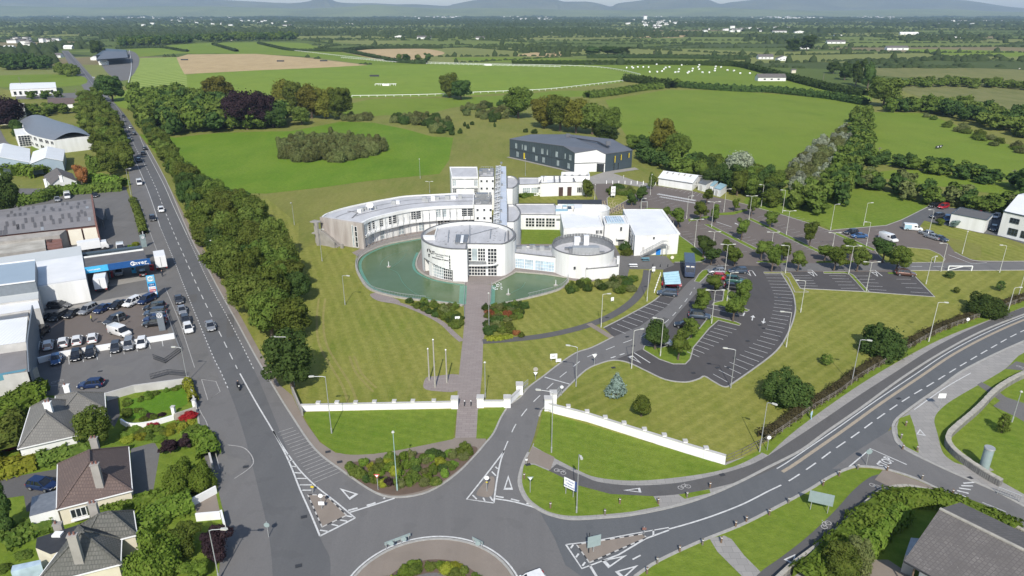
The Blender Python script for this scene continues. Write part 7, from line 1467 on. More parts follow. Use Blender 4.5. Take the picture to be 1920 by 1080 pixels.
def post_sign(label,base,h,plates,post='galvanised',rz=0,name='road_sign',cat='sign'):
 p=G(*base);t=thing(name,label,cat,(p.x,p.y,0),rz);b=MB();b.tube([(0,0,0),(0,0,h)],[.05,.05],6);b.build('post',post,t)
 for(kd,z,s,m)in plates:
  b=MB()
  if kd=='round':b.tube([(0,-.08,z),(0,-.04,z)],[s,s],16)
  elif kd=='tri':b.tube([(0,-.08,z),(0,-.04,z)],[s,s],3)
  elif kd=='givew':
   for y0 in(-.08,):b.face([(-s,y0,z+s*.6),(0,y0,z-s),(s,y0,z+s*.6)]);b.face([(-s,y0+.03,z+s*.6),(s,y0+.03,z+s*.6),(0,y0+.03,z-s)])
  else:b.box((0,-.06,z),(s*2,.04,s*1.4))
  b.build('plate',m,t)
  if kd=='givew':b=MB();b.face([(-s*.6,-.1,z+s*.35),(0,-.1,z-s*.6),(s*.6,-.1,z+s*.35)]);b.build('plate_face','sign_white',t)
 return t
post_sign('red and white give way sign at the front of the flower bed',(709,919),2.6,[('givew',2.4,.42,'signal_red')]);post_sign('grey backed triangular sign on the grass islet corner',(994,924),2.6,[('givew',2.4,.42,'sign_back')]);post_sign('white plate sign on the small splitter island before the entrance',(913,922),2.5,[('round',2.3,.32,'sign_white'),('rect',1.6,.12,'yellow_panel')])
post_sign('orange keep left beacon at the tip of the left splitter island',(587,925),1.5,[('rect',1.1,.2,'yellow_panel')]);post_sign('white keep left plate on the left splitter island',(604,955),2.3,[('rect',1.0,.38,'sign_white'),('round',2.2,.3,'sign_white')]);post_sign('orange beacon post at the pointed end of the right splitter island',(1207,1003),1.3,[('rect',1.0,.25,'brick_red')])
post_sign('grey round-backed sign on the left footpath by the roundabout',(504,1007),2.4,[('round',1.9,.35,'sign_back')]);post_sign('round speed sign above a triangular warning sign beside the entrance road',(1004,712),2.3,[('round',2.1,.42,'stone_pale'),('givew',1.3,.4,'sign_white')]);post_sign('small white arrow sign at the entrance bend',(1114,685),2.2,[('givew',2.0,.45,'sign_white')]);post_sign('small white plate at the entrance ramp by the right gate',(1053,742),1.8,[('round',1.7,.28,'sign_white')])
post_sign('round sign on a thin pole at the side road corner of the stop line',(1624,872),2.6,[('round',2.3,.42,'sign_back')]);post_sign('pale diamond sign at the cycle path bend near the curved estate wall',(1760,766),2.6,[('rect',2.4,.6,'sign_white')]);post_sign('white disc sign at the fence end beside the curved road',(1438,845),2.4,[('round',2.3,.3,'sign_white')])
post_sign('small white disc at the upper part of the roadside fence',(1813,606),1.0,[('round',.9,.35,'sign_white')]);post_sign('short white marker post beside the entrance of the footpath islet',(987,870),.9,[('rect',.75,.15,'sign_white')])
board('pair of small white notice boards left of the entrance road, larger one',(1038,677),.5,1.5,1.3,.1,'sign_white',text=['LIT'],size=.4);board('smaller white notice board next to the larger one left of the entrance road',(1047,681),.3,.9,1.0,.1,'sign_white');board('tiny white sign in the shrubs left of the walkway',(858,604),.6,1.3,1.0,.1,'sign_white');board('small white sign on the curved lawn above the dark path',(1148,566),.3,1.1,.7,.3,'sign_white');board('white and black sign post in the planting behind the college',(1149,372),1.0,4.2,1.5,.1,'sign_white',text=['LIT','Parking'],size=.7)
board('small white board on the grass beside the east lane',(1752,493),.1,1.6,.7,1.0,'sign_white');board('white street sign on the grass by the blue shelter path',(1225,513),.6,1.8,.8,.2,'sign_white',posts=1);post_sign('yellow bin on the lawn edge beside the sports hall',(1260,488),.6,[('round',.8,.45,'cream_door')],name='waste_bin',cat='bin')
t=thing('advertising_pillar','pale silver oval advertising pillar on the bright right lawn','pillar',(*G(1844,879),0));b=MB();b.tube([(0,0,.1),(0,0,3.4)],[.62,.62],20);b.build('drum','sign_back',t);b=MB();b.tube([(0,0,3.4),(0,0,3.6)],[.7,.66],20);b.build('cap','galvanised',t);b=MB();b.box((0,0,.06),(2.0,1.4,.12),.2);b.build('plinth','concrete_pave',t)
b=MB();b.bar((.64,.0,.3),(.64,0,3.3),.12);b.build('edge_strip','sign_white',t)
for k,(px,py)in enumerate([(988,869),(983,898),(1032,953),(1134,966),(1162,945),(1234,945),(1288,933),(1331,915),(1442,966),(1478,944),(1543,911),(1573,893),(1608,880),(1663,883),(1379,988),(1317,1022),(1274,1035),(1352,1018),(1232,1057),(1213,1076),(1399,979),(1689,823),(1698,799),(1719,846),(1728,900),(1785,928),(1692,843)]):
 near=['beside the cycle track start','behind the left edge of the grass islet','at the front of the grass islet','right of the tall lamp on the grass islet','in the middle of the grass islet','at the right tip of the grass islet','on the small grass patch','at the small grass patch end','left of the big direction board','below the big direction board','above the big direction board','right of the direction board','at the side road corner','by the STOP lettering','above the slab path','left of the slab path','on the south verge near the splitter','in the middle of the slab path','near the bottom edge beside the double triangles','lowest by the bottom edge','at the slab path top right','on the little verge by the triangle mark','at the top of the little verge','at the foot of the little verge','on the tan crossing','at the striped crossing','left foot of the little verge'][k]
 t=thing('bollard','short dark timber bollard '+near,'bollard',(*G(px,py),0),group='timber bollards round the junction');b=MB();b.tube([(0,0,0),(0,0,.95)],[.13,.12],8);b.build('post','timber' if k%3 else 'hedge_timber',t);b=MB();b.tube([(0,0,.78),(0,0,.86)],[.135,.135],8);b.build('band','sign_white',t)
def hoop(label,a,c,h=1.1,mat='galvanised'):
 A,C_=G(*a),G(*c);t=thing('barrier',label,'barrier');b=MB();b.tube([(*A,0),(*A,h),(*C_,h),(*C_,0)],[.06]*4,6);b.build('frame',mat,t);b=MB();b.bar((*A,.35),(*C_,.35),.07);[b.bar((*A.lerp(C_,k/9),.35),(*A.lerp(C_,k/9),h),.04)for k in range(1,9)];b.build('infill',mat,t)
hoop('galvanised guard rail beside the end of the curved stone wall',(1869,926),(1911,942));hoop('galvanised guard rail above the big tiled roof',(1838,955),(1882,973))
for lab,a,c in(('white height barrier frame across the east lane',(1777,508),(1821,508)),('grey height barrier frame at the upper car park entrance',(1201,391),(1213,391))):
 A,C_=G(*a),G(*c);t=thing('height_barrier',lab,'barrier');h=1.3 if 'white' in lab else 2.3
 for p in(A,C_):b=MB();b.bar((*p,0),(*p,h),.22);b.build('upright','white_paint' if 'white' in lab else 'galvanised',t)
 b=MB();b.bar((*A,h),(*C_,h),.18);b.build('crossbar','white_paint' if 'white' in lab else 'galvanised',t)
 if 'white' in lab:b=MB();b.bar((*A,.25),(*A.lerp(C_,.6),h-.1),.14);b.build('brace','white_paint',t)
for k in range(9):t=thing('picket_post','short white post in the row between the back lane and the car park','post',(*G(1137+11.5*k,345+.15*k),0),group='white posts behind the shrubs');b=MB();b.bar((0,0,0),(0,0,1.3),.25);b.build('post','white_paint',t)
t=thing('cycle_shelter','row of curved pale blue translucent roofs beside the dark blue truck','shelter')
a0,a1,b0,b1=G(1243,510,2.2),G(1272,507,2.2),G(1247,532,2.2),G(1277,531,2.2)
for k in range(5):
 u0,u1=k/5+.01,(k+1)/5-.01;p0,p1,q0,q1=a0.lerp(b0,u0),a0.lerp(b0,u1),a1.lerp(b1,u0),a1.lerp(b1,u1);b=MB();n=6
 for i in range(n):
  s0,s1=i/n,(i+1)/n;z0,z1=2.0+.35*math.sin(math.pi*s0),2.0+.35*math.sin(math.pi*s1);c0_,c1_=p0.lerp(p1,s0),p0.lerp(p1,s1);e0_,e1_=q0.lerp(q1,s0),q0.lerp(q1,s1);b.face([(*c1_,z1),(*e1_,z1),(*e0_,z0),(*c0_,z0)][::-1])
 b.build('roof_bay','poly_blue',t);b=MB();b.bar((*p0,2.0),(*q0,2.0),.1);[b.bar((*w_,0),(*w_,2.0),.09)for w_ in(p0,q0)];b.build('frame','galvanised',t)
def table(label,c,mat,rz=0):
 t=thing('picnic_table',label,'table',(*G(*c),0),rz);b=MB();b.box((0,0,.75),(2.0,.85,.07));b.build('tabletop',mat,t)
 for s in(-1,1):b=MB();b.box((0,s*.75,.45),(2.0,.3,.06));b.build('bench',mat,t)
 for s in(-1,1):b=MB();b.bar((s*.7,-.7,.0),(s*.7,.25,.73),.09);b.bar((s*.7,.7,.0),(s*.7,-.25,.73),.09);b.build('trestle','charcoal',t)
table('pale picnic table with dark legs on the paved yard edge',(1187,501),'sign_white',.0);table('blue picnic bench on the paved yard before the stair',(1210,489),'teal_blue',.1)
for k,(px,py)in enumerate(((1224,500),(1238,501),(1252,501))):t=thing('bollard','tiny dark bollard at the paved yard mouth, '+['left','middle','right'][k]+' of three','bollard',(*G(px,py),0));b=MB();b.tube([(0,0,0),(0,0,.8)],[.12,.08],8);b.build('post','charcoal',t)
t=thing('cycle_stand_row','row of white posts along the grass edge left of the blue shelter','posts');
for k in range(8):p=G(1238-1.6*k,517+4.6*k);b=MB();b.bar((*p,0),(*p,.9),.14);b.build('post','white_paint',t)
for lab,px,py in(('small white fountain head in the large left pond',729,501),('small fountain head in the right pond',1042,536),('small pale fountain head near the walkway side of the right pond',953,553)):
 t=thing('fountain',lab,'fountain',(*G(px,py),0));b=MB();b.tube([(0,0,0),(0,0,.25),(0,0,.3)],[.5,.5,.1],10);b.build('base','stone_pale',t);b=MB();b.tube([(0,0,.3),(0,0,1.5)],[.09,.06],8);b.build('nozzle','sign_white',t)
rs=random.Random(2);b=MB()
for k in range(34):p=G(923+rs.random()*18,530+rs.random()*14);b.box((p.x,p.y,.09),(.3,.2,.03),rs.random()*3)
o=b.build('floating_litter','sign_white');o['kind']='stuff';tag(o,'patch of white specks floating on the right pond beside the walkway','specks')
for pts in([(727,504),(745,512),(755,530),(770,545),(790,556),(812,560)],[(765,470),(735,478),(718,488),(713,497)],[(762,476),(748,492),(732,503)],[(985,530),(978,540),(962,548),(950,556)]):ribbon('pond_pipe',cr(GL(pts),n=5),.09,Z5+.02,'pond_shallow')
for px,py,ty,lab in((1543,152,138,'timber pole in the right hand bale field corner'),(1604,163,148,'timber pole beside the dark trees on the right'),(1626,130,119,'pale timber pole on the bog edge'),(1895,348,331,'timber pole with crossarms above the white building hedge'),(1645,302,285,'pale pole standing in the right pasture corner'),(1226,108,97,'thin pole in the distant field'),(42,172,145,'tall thin mast beside the long white unit'),(145,182,168,'thin pole right of the long white unit')):
 p=G(px,py);h=max(6,HT(px,py,ty));t=thing('utility_pole',lab,'pole',(p.x,p.y,0));b=MB();b.tube([(0,0,0),(0,0,h)],[.2,.16],6);b.build('pole','hedge_timber',t);b=MB();b.bar((-1,0,h-.5),(1,0,h-.5),.15);b.build('crossarm','hedge_timber',t)
for px,py in((1757,279),(1762,278),(1911,130)):
 t=thing('cow',{1757:'black and white cow lying left of the pair in the right pasture',1762:'black and white cow lying right of the pair in the right pasture',1911:'pale cow on the far bog at the right edge'}[px],'cow',(*G(px,py),0),.3)
 st=[(-1.0,.22,.7,1.15,.7),(-.7,.36,.55,1.35,.7),(.0,.40,.5,1.35,.7),(.6,.34,.6,1.38,.7),(.95,.18,.85,1.45,.7),(1.25,.14,.95,1.5,.7),(1.6,.10,.95,1.25,.7)];b=loft(st)
 for x in(-.75,.55):
  for y in(-.22,.22):b.tube([(x,y,.8),(x+.05,y,.4),(x,y,0)],[.13,.08,.06],6)
 b.build('body','charcoal' if px!=1911 else 'stone_pale',t,True);b=MB();b.box((-.1,0,1.0),(.5,.84,.5));b.build('patch','sign_white',t)
# ================================================================ PEOPLE
def person(label,c,rz,parts,joints,top='cloth_blue',legs='cloth_dark',cat='person',z=0,name='person'):
 """one skinned figure: joints = list of (pos, radius, parent index)"""
 t=thing(name,label,cat,(*G(*c),z),rz);me=bpy.data.meshes.new('body');me.from_pydata([j[0]for j in joints],[(i,j[2])for i,j in enumerate(joints)if j[2]is not None],[])
 o=bpy.data.objects.new('body',me);col.objects.link(o);o.parent=t;sk=o.modifiers.new('skin','SKIN');
 for i,v in enumerate(me.skin_vertices[0].data):v.radius=(joints[i][1],joints[i][1]);v.use_root=(i==0)
 ss=o.modifiers.new('sub','SUBSURF');ss.levels=1;ss.render_levels=1
 dg=bpy.context.evaluated_depsgraph_get();dg.update();m2=bpy.data.meshes.new_from_object(o.evaluated_get(dg));o.modifiers.clear();o.data=m2;m2.materials.clear()
 for m in('skin',top,legs):m2.materials.append(M[m])
 for p in m2.polygons:
  cz=p.center.z;p.material_index=0 if cz>parts[1]else(1 if cz>parts[0]else 2);p.use_smooth=True
 return t
stand=[((0,0,.95),.15,None),((0,0,1.15),.14,0),((0,0,1.42),.16,1),((0,0,1.53),.06,2),((0,.01,1.66),.11,3),((0,.01,1.76),.08,4),((.2,0,1.42),.07,2),((.26,.02,1.15),.05,6),((.27,.12,.92),.04,7),((-.2,0,1.42),.07,2),((-.26,.02,1.15),.05,9),((-.27,.10,.92),.04,10),
  ((.1,0,.88),.11,0),((.12,.06,.5),.075,12),((.12,-.02,.08),.055,13),((.12,.14,.04),.045,14),((-.1,0,.88),.11,0),((-.12,-.04,.5),.075,16),((-.12,-.14,.08),.055,17),((-.12,.02,.04),.045,18)]
person('person in light blue walking on the footpath beside the dark hedge',(1520,786),.8,(.9,1.5),stand,'cloth_blue','cloth_blue');person('person in a yellow top walking across the dealer yard',(173,604),2.2,(.9,1.5),stand,'cloth_yellow','cloth_dark');person('person in dark clothes standing beside the white lorry on the street',(305,519),1.0,(.9,1.5),stand,'cloth_dark','cloth_dark')
ride=[((0,0,.95),.15,None),((0,.12,1.15),.15,0),((0,.30,1.40),.16,1),((0,.36,1.5),.06,2),((0,.40,1.62),.12,3),((0,.40,1.73),.09,4),((.2,.30,1.38),.07,2),((.28,.50,1.2),.05,6),((.22,.72,1.08),.04,7),((-.2,.30,1.38),.07,2),((-.28,.50,1.2),.05,9),((-.22,.72,1.08),.04,10),((.12,.0,.9),.12,0),((.18,.38,.72),.085,12),((.16,.12,.32),.06,13),((.16,.26,.28),.045,14),((-.12,.0,.9),.12,0),((-.18,.38,.72),.085,16),((-.16,.12,.32),.06,17),((-.16,.26,.28),.045,18)]
hd=math.atan2((G(455,742)-G(446,727)).y,(G(455,742)-G(446,727)).x)-math.pi/2
person('person in dark clothes riding a motorbike down the main street',(447,729),hd,(.9,1.62),ride,'cloth_dark','charcoal',z=.1)
t=thing('motorbike','dark motorbike ridden down the main street beside the solid white line','motorbike',(*G(447,729),.06),hd)
for y in(-.72,.75):b=MB();b.tube([(-.07,y,.32),(.07,y,.32)],[.32,.32],14);b.build('wheel','tyre',t)
loft([(-.8,.10,.62,.95,.7),(-.3,.16,.4,.92,.7),(.2,.2,.35,1.0,.7),(.55,.16,.6,1.05,.7),(.8,.08,.8,1.0,.7)]).build('body','car_black',t,True,rz=math.pi/2);b=MB();b.tube([(-.35,.62,1.08),(0,.7,1.0),(.35,.62,1.08)],[.03]*3,5);b.build('handlebar','charcoal',t);b=MB();b.box((0,.86,.9),(.2,.1,.2));b.build('headlight','lamp_clear',t)
# ================================================================ FOLIAGE
def quads_mesh(name,C,N,size,rng,mats=('leaf_green',),mi=None,stretch=1.0):
 """C centres (n,3), N normals (n,3), size (n,) -> mesh of n small irregular leaf-clump faces"""
 n=len(C);N=N/np.maximum(np.linalg.norm(N,axis=1,keepdims=True),1e-6);up=rng.normal(size=(n,3));T1=np.cross(N,up);T1/=np.maximum(np.linalg.norm(T1,axis=1,keepdims=True),1e-6);T2=np.cross(N,T1)
 V=np.empty((n,4,3));s=size[:,None]
 for k,(a,b)in enumerate(((-1,-.25),(-.1,-.9),(1,.2),(.15,1))):
  j=rng.uniform(.65,1.25,(n,1));V[:,k]=C+T1*a*s*j*stretch+T2*b*s*j+N*rng.uniform(-.25,.25,(n,1))*s
 me=bpy.data.meshes.new(name);me.vertices.add(n*4);me.vertices.foreach_set('co',V.reshape(-1));me.loops.add(n*4);me.loops.foreach_set('vertex_index',np.arange(n*4,dtype=np.int32))
 me.polygons.add(n);me.polygons.foreach_set('loop_start',np.arange(0,n*4,4,dtype=np.int32));me.polygons.foreach_set('loop_total',np.full(n,4,dtype=np.int32))
 for m in mats:me.materials.append(M[m])
 if mi is not None:me.polygons.foreach_set('material_index',mi)
 me.update(calc_edges=True);return me
def crown_proto(seed,n,leaf,kind='round'):
 rng=np.random.RandomState(seed);L=[]
 if kind=='round':
  sx,sy=rng.uniform(-.07,.07,2);L.append((sx,sy,.52,.27,.33))
  for k in range(12):a=k*2.4+rng.rand();z=rng.uniform(.16,.86);f=math.sqrt(max(.08,1-((z-.48)/.52)**2));r=rng.uniform(.16,.36)*f*(1+.25*math.cos(a+seed));L.append((sx+math.cos(a)*r,sy+math.sin(a)*r,z,rng.uniform(.10,.19),rng.uniform(.09,.17)))
 elif kind=='ball':
  L.append((0,0,.52,.35,.36))
  for k in range(18):a=k*2.4+rng.rand();z=rng.uniform(.14,.86);f=math.sqrt(max(.05,1-((z-.5)/.5)**2));r=rng.uniform(.24,.33);L.append((math.cos(a)*r*f,math.sin(a)*r*f,z,rng.uniform(.10,.17),rng.uniform(.09,.16)))
 elif kind=='tall':
  for k in range(14):z=rng.uniform(.15,.92);a=rng.rand()*6.28;f=.36*math.sin(math.pi*min(1,(z+.12)))**.7;L.append((math.cos(a)*f*.6,math.sin(a)*f*.6,z,rng.uniform(.15,.22),rng.uniform(.08,.14)))
  L.append((0,0,.5,.30,.42))
 elif kind=='bush':
  L.append((0,0,.22,.36,.36))
  for k in range(12):a=rng.rand()*6.28;r=rng.uniform(.08,.38);L.append((math.cos(a)*r,math.sin(a)*r,rng.uniform(.1,.78-r*.9),rng.uniform(.10,.19),rng.uniform(.14,.28)))
 elif kind=='cone':
  for k in range(15):z=k/15*.92+.05;f=.42*(1-z)+.05;a=rng.rand()*6.28;L.append((math.cos(a)*f*.3,math.sin(a)*f*.3,z,f,.09))
 L=np.array(L);w_=L[:,3]**2+L[:,3]*L[:,4];w_=w_/w_.sum();C=[];N=[]
 while len(C)<n:
  k=rng.choice(len(L),p=w_);d=rng.normal(size=3);d/=np.linalg.norm(d);l=L[k];rr=rng.uniform(.74,1.04)+(rng.rand()<.12)*rng.rand()*.3;p=l[:3]+d*np.array([l[3],l[3],l[4]])*rr
  if p[2]<.02 and kind!='bush':continue
  if p[2]<0:p[2]=-p[2]*.3
  q=(p[None]-L[:,:3])/L[:,[3,3,4]];q=(q**2).sum(1);q[k]=9
  if q.min()<.62:continue
  C.append(p);N.append(d/np.array([l[3],l[3],l[4]])*.2+rng.normal(size=3)*.42+np.array([0,0,.12]))
 return quads_mesh('crown',np.array(C),np.array(N),rng.uniform(.6,1.25,n)*leaf,rng)
PR={'round':[crown_proto(10+k,3000,.031)for k in range(6)],'cone':[crown_proto(70+k,1500,.04,'cone')for k in range(2)]}
PR['tall']=[crown_proto(30+k,2600,.032,'tall')for k in range(3)];PR['bush']=[crown_proto(50+k,1800,.039,'bush')for k in range(5)]
PR['far']=[crown_proto(90+k,420,.085)for k in range(5)];PR['farbush']=[crown_proto(110+k,300,.10,'bush')for k in range(4)];PR['big']=[crown_proto(130+k,5600,.0235)for k in range(4)];PR['ball']=[crown_proto(190+k,5200,.024,'ball')for k in range(4)];PR['bushbig']=[crown_proto(170+k,5200,.024,'bush')for k in range(4)];PR['wisp']=[crown_proto(150+k,800,.045,'tall')for k in range(2)]
def core_mesh(kind):
 b=MB();n,m=8,5;cz,rz_,rx_={'bush':(.22,.32,.34),'cone':(.4,.36,.22)}.get(kind,(.50,.30,.27));ring_=[]
 for i in range(1,m):
  t=math.pi*i/m;ring_.append([(rx_*math.sin(t)*math.cos(2*math.pi*k/n),rx_*math.sin(t)*math.sin(2*math.pi*k/n),max(0.01,cz-rz_*math.cos(t)))for k in range(n)])
 for i in range(len(ring_)-1):
  for k in range(n):b.face([ring_[i][k],ring_[i][(k+1)%n],ring_[i+1][(k+1)%n],ring_[i+1][k]])
 b.face(ring_[0][::-1]);b.face(ring_[-1]);return b
def add_core(me,kind):
 """opaque heart of the crown so that it does not read as a shell"""
 b=core_mesh(kind);bm=bmesh.new();bm.from_mesh(me);k=[bm.verts.new(v)for v in b.v]
 for f in b.f:bm.faces.new([k[i]for i in f])
 bm.to_mesh(me);bm.free()
for kd,L_ in PR.items():
 if kd=='wisp':continue
 for me in L_:add_core(me,'bush' if 'bush' in kd else 'cone' if kd=='cone' else 'round')
def trunk_mesh(seed):
 rng=random.Random(seed);b=MB();b.tube([(0,0,0),(.02,0,.3),(.0,.02,.6),(.02,.0,1.0)],[.045,.034,.028,.012],7)
 for k in range(5):a=rng.random()*6.28;z=.32+.1*k;r=rng.uniform(.16,.3);b.tube([(0,0,z),(math.cos(a)*r*.5,math.sin(a)*r*.5,z+.12),(math.cos(a)*r,math.sin(a)*r,z+.26)],[.022,.014,.007],5)
 return b.mesh('trunk','bark',True)
TR=[trunk_mesh(k)for k in range(3)]
tr=random.Random(21)
def tree(p,h,wd,mat,label,shape='round',group=None,bare=.16,cat='tree',name='tree',trunk='bark',core=True):
 """p ground point; h total height; wd crown width; bare = share of the height that is clear trunk"""
 t=thing(name,label,cat,(p.x,p.y,0),tr.random()*6.28,group);me=tr.choice(PR[shape]);zc=h*bare
 c=place(me,'crown',t,(0,0,zc));k=1 if 'far' in shape or 'bush' in shape else tr.uniform(.92,1.08);c.scale=(wd*k*1.08,wd*tr.uniform(.92,1.05)*1.08,(h-zc)*1.04)
 c.material_slots[0].link='OBJECT';c.material_slots[0].material=M[mat]
 if bare>.02:o=place(tr.choice(TR),'trunk',t);o.scale=(min(h,wd*1.2)*.85,min(h,wd*1.2)*.85,h*.75);o.material_slots[0].link='OBJECT';o.material_slots[0].material=M[trunk]
 return t
def tpx(base,top_,wpx,mat,label,shape='round',bare=.16,**kw):
 p=G(*base);h=max(1.0,HT(base[0],base[1],top_));h=h*.93;sc_=(p.y*CP+(H-h/2)*SP)/FPX;return tree(p,h,wpx*sc_,mat,label,shape,bare=bare,**kw)
def shrub(p,h,wd,mat,label,group=None,cat='shrub'):
 t=place(tr.choice(PR['bush']),'shrub',None,(p.x,p.y,0),tr.random()*6.28);t.scale=(wd*1.1,wd*1.1,h*1.1);t.material_slots[0].link='OBJECT';t.material_slots[0].material=M[mat];tag(t,label,cat,group);return t
def scatter(poly_px,spacing,seed,world=False,jit=.35):
 P=poly_px if world else GL(poly_px);xs=[p.x for p in P];ys=[p.y for p in P];rs=random.Random(seed);out=[];y=min(ys);r_=0
 while y<max(ys):
  x=min(xs)+(spacing/2 if r_%2 else 0)
  while x<max(xs):
   q=V2(x+rs.uniform(-jit,jit)*spacing,y+rs.uniform(-jit,jit)*spacing)
   if inpoly(q,P):out.append(q)
   x+=spacing
  y+=spacing*.87;r_+=1
 return out
TONE={'leaf_gold':'golden green','leaf_green':'mid green','leaf_dark':'dark green','leaf_olive':'olive green','leaf_fresh':'fresh green','leaf_copper':'dark copper','leaf_thicket':'grey olive','leaf_silver':'pale silvery','leaf_russet':'russet','leaf_yellow':'yellow','leaf_bluegreen':'blue green','leaf_red':'red'}
MASS=[];NEAR={1,2,4,10,5}
def belt(poly,spacing,h,wd,mats,where,group,seed,shape='round',bare=.12,name='tree',cat='tree'):
 rs=random.Random(seed)
 if cat=='tree' and seed not in NEAR:
  for q in scatter(poly,spacing,seed):m=rs.choice(mats);f=rs.uniform(.78,1.18);MASS.append((q.x,q.y,h*f,wd*rs.uniform(.85,1.15),m))
  return
 for q in scatter(poly,spacing,seed):
  m=rs.choice(mats);f=rs.uniform(.78,1.18);tree(q,h*f,wd*rs.uniform(.85,1.15),m,'%s %s %s'%(TONE[m],'shrub' if cat=='shrub' else 'tree',where),shape,group,bare,cat,name)
GO=['leaf_green','leaf_green','leaf_dark','leaf_olive','leaf_olive']
belt([(318,352),(350,352),(425,396),(455,402),(480,420),(500,450),(520,480),(545,508),(560,545),(572,590),(580,640),(560,660),(520,660),(500,655),(462,595),(425,528),(392,478),(362,405),(335,356)],6.6,10.0,8.6,GO,'in the dense belt between street and lawn','trees of the belt beside the street',1,'ball',.05)
tpx((549,728),618,104,'leaf_dark','broad dark tree at the near end of the roadside belt, its trunk showing','ball',.10)
belt([(262,244),(300,258),(325,300),(350,346),(326,344),(302,300),(278,262)],6.5,8.5,7.5,GO,'of the upper belt between street and meadow','trees of the upper roadside belt',2)
belt([(240,205),(245,192),(330,190),(400,200),(470,212),(540,225),(545,243),(470,246),(400,249),(330,256),(280,250)],10.5,12.5,12,['leaf_green','leaf_dark','leaf_green','leaf_olive'],'in the wood beyond the meadow','trees of the wood beyond the meadow',3)
belt([(155,186),(185,186),(215,222),(232,262),(240,305),(244,345),(215,352),(190,300),(168,262),(150,235),(150,215)],7.6,9.5,8.5,['leaf_olive','leaf_olive','leaf_green'],'left of the upper street','trees left of the upper street',4)
for b_,t_,w_,m,lab in[((438,238),170,50,'leaf_copper','leftmost dark copper beech of the group beyond the meadow'),((464,243),158,66,'leaf_copper','largest dark copper beech beyond the meadow'),((494,241),162,58,'leaf_copper','rightmost dark copper beech beyond the meadow'),((412,198),138,60,'leaf_gold','tall olive tree rising above the copper beeches'),
  ((532,212),140,48,'leaf_gold','tall golden green tree at the left end of the golden grove'),((556,214),146,46,'leaf_olive','second golden green tree of the golden grove'),((585,222),150,56,'leaf_gold','middle golden green tree of the golden grove'),((612,222),158,52,'leaf_gold','fourth golden green tree of the golden grove'),((640,224),158,52,'leaf_green','rightmost big tree of the golden grove beside the rails'),
  ((512,240),198,62,'leaf_dark','round dark tree before the copper beeches'),((566,234),198,44,'leaf_olive','olive bushy tree between the round dark tree and the grove'),((843,183),131,44,'leaf_olive','taller of the two lone trees by the racecourse rail'),((864,187),147,46,'leaf_dark','rounder darker of the two lone trees by the racecourse rail'),
  ((972,222),157,62,'leaf_green','large round tree left of the long grove behind the dark building'),((1020,240),172,60,'leaf_gold','leftmost tree of the long olive grove behind the dark building'),((1050,246),172,60,'leaf_olive','second tree of the long olive grove behind the dark building'),((1080,250),180,62,'leaf_gold','third tree of the long olive grove behind the dark building'),((1110,252),183,60,'leaf_olive','fourth tree of the long olive grove behind the dark building'),((1142,254),194,52,'leaf_green','rightmost tree of the long grove behind the dark building'),((1136,268),230,56,'leaf_dark','low bushy tree at the foot of the long grove'),
  ((1240,300),214,52,'leaf_gold','tall russet topped tree right of the dark building'),((1266,305),240,58,'leaf_green','broad lower tree beside the tall russet topped one'),((1184,280),250,40,'leaf_green','small round tree at the right corner of the dark building'),((1210,288),252,40,'leaf_dark','dark tree between the dark building and the tall tree'),
  ((1380,345),275,62,'leaf_silver','silvery white willow standing above the car park hedge'),((1655,200),139,74,'leaf_olive','large pale olive tree at the corner of two pastures'),((212,190),136,56,'leaf_dark','broad dark tree where the street disappears'),((183,104),74,30,'leaf_dark','tall dark clump beside the far grandstand'),((155,348),303,32,'leaf_russet','russet conical tree beside the white cottage'),
  ((18,415),315,62,'leaf_dark','very dark tree at the left edge above the patched warehouse'),((18,240),172,76,'leaf_copper','large dark copper tree at the left edge behind the offices'),((38,262),218,26,'leaf_dark','small dark tree in front of the cream office'),((748,114),98,15,'leaf_green','lone round tree before the far stubble field'),((763,117),100,24,'leaf_dark','dark rounded tree at the near edge of the far stubble field'),((784,115),99,16,'leaf_olive','pale tree between dark ones at the far stubble field'),((803,115),98,18,'leaf_dark','rightmost tree at the near edge of the far stubble field'),
  ((1562,138),112,30,'leaf_dark','left dark tree of the clump beside the bale field corner'),((1583,150),114,34,'leaf_dark','second dark tree of the clump beside the bale field corner'),((1604,160),108,30,'leaf_dark','tall dark tree of the clump beside the bale field corner'),((1626,166),106,30,'leaf_dark','rightmost dark tree of the clump beside the bale field corner'),((1512,95),64,34,'leaf_dark','left tree of the dark clump behind the twin gabled house'),((1488,96),70,34,'leaf_dark','right clump tree over the twin gabled house'),((1112,103),84,40,'leaf_dark','left part of the dark copse beyond the racecourse'),((1145,103),84,44,'leaf_dark','middle part of the dark copse beyond the racecourse'),((1168,102),86,34,'leaf_dark','right part of the dark copse beyond the racecourse')]:tpx(b_,t_,w_,m,lab,'ball' if w_>40 else 'round',.05)
belt([(318,222),(400,220),(402,226),(320,228)],9,7,8,['leaf_copper'],'low before the wood beyond the meadow','copper shrubs before the wood',5)
belt([(525,294),(560,304),(640,304),(700,296),(722,286),(715,274),(660,264),(600,262),(545,268),(520,280)],4.6,6.6,6.4,['leaf_thicket'],'of the dense willow thicket in the meadow','shrubs of the willow thicket',6,'bush',.0,'willow_shrub','shrub')
belt([(735,222),(790,220),(850,232),(846,250),(812,252),(786,238),(740,230)],6.5,5.5,6.5,['leaf_dark','leaf_thicket'],'of the scrub between the thicket and the lone trees','scrub behind the meadow',7,'bush',.0,'scrub_bush','shrub')
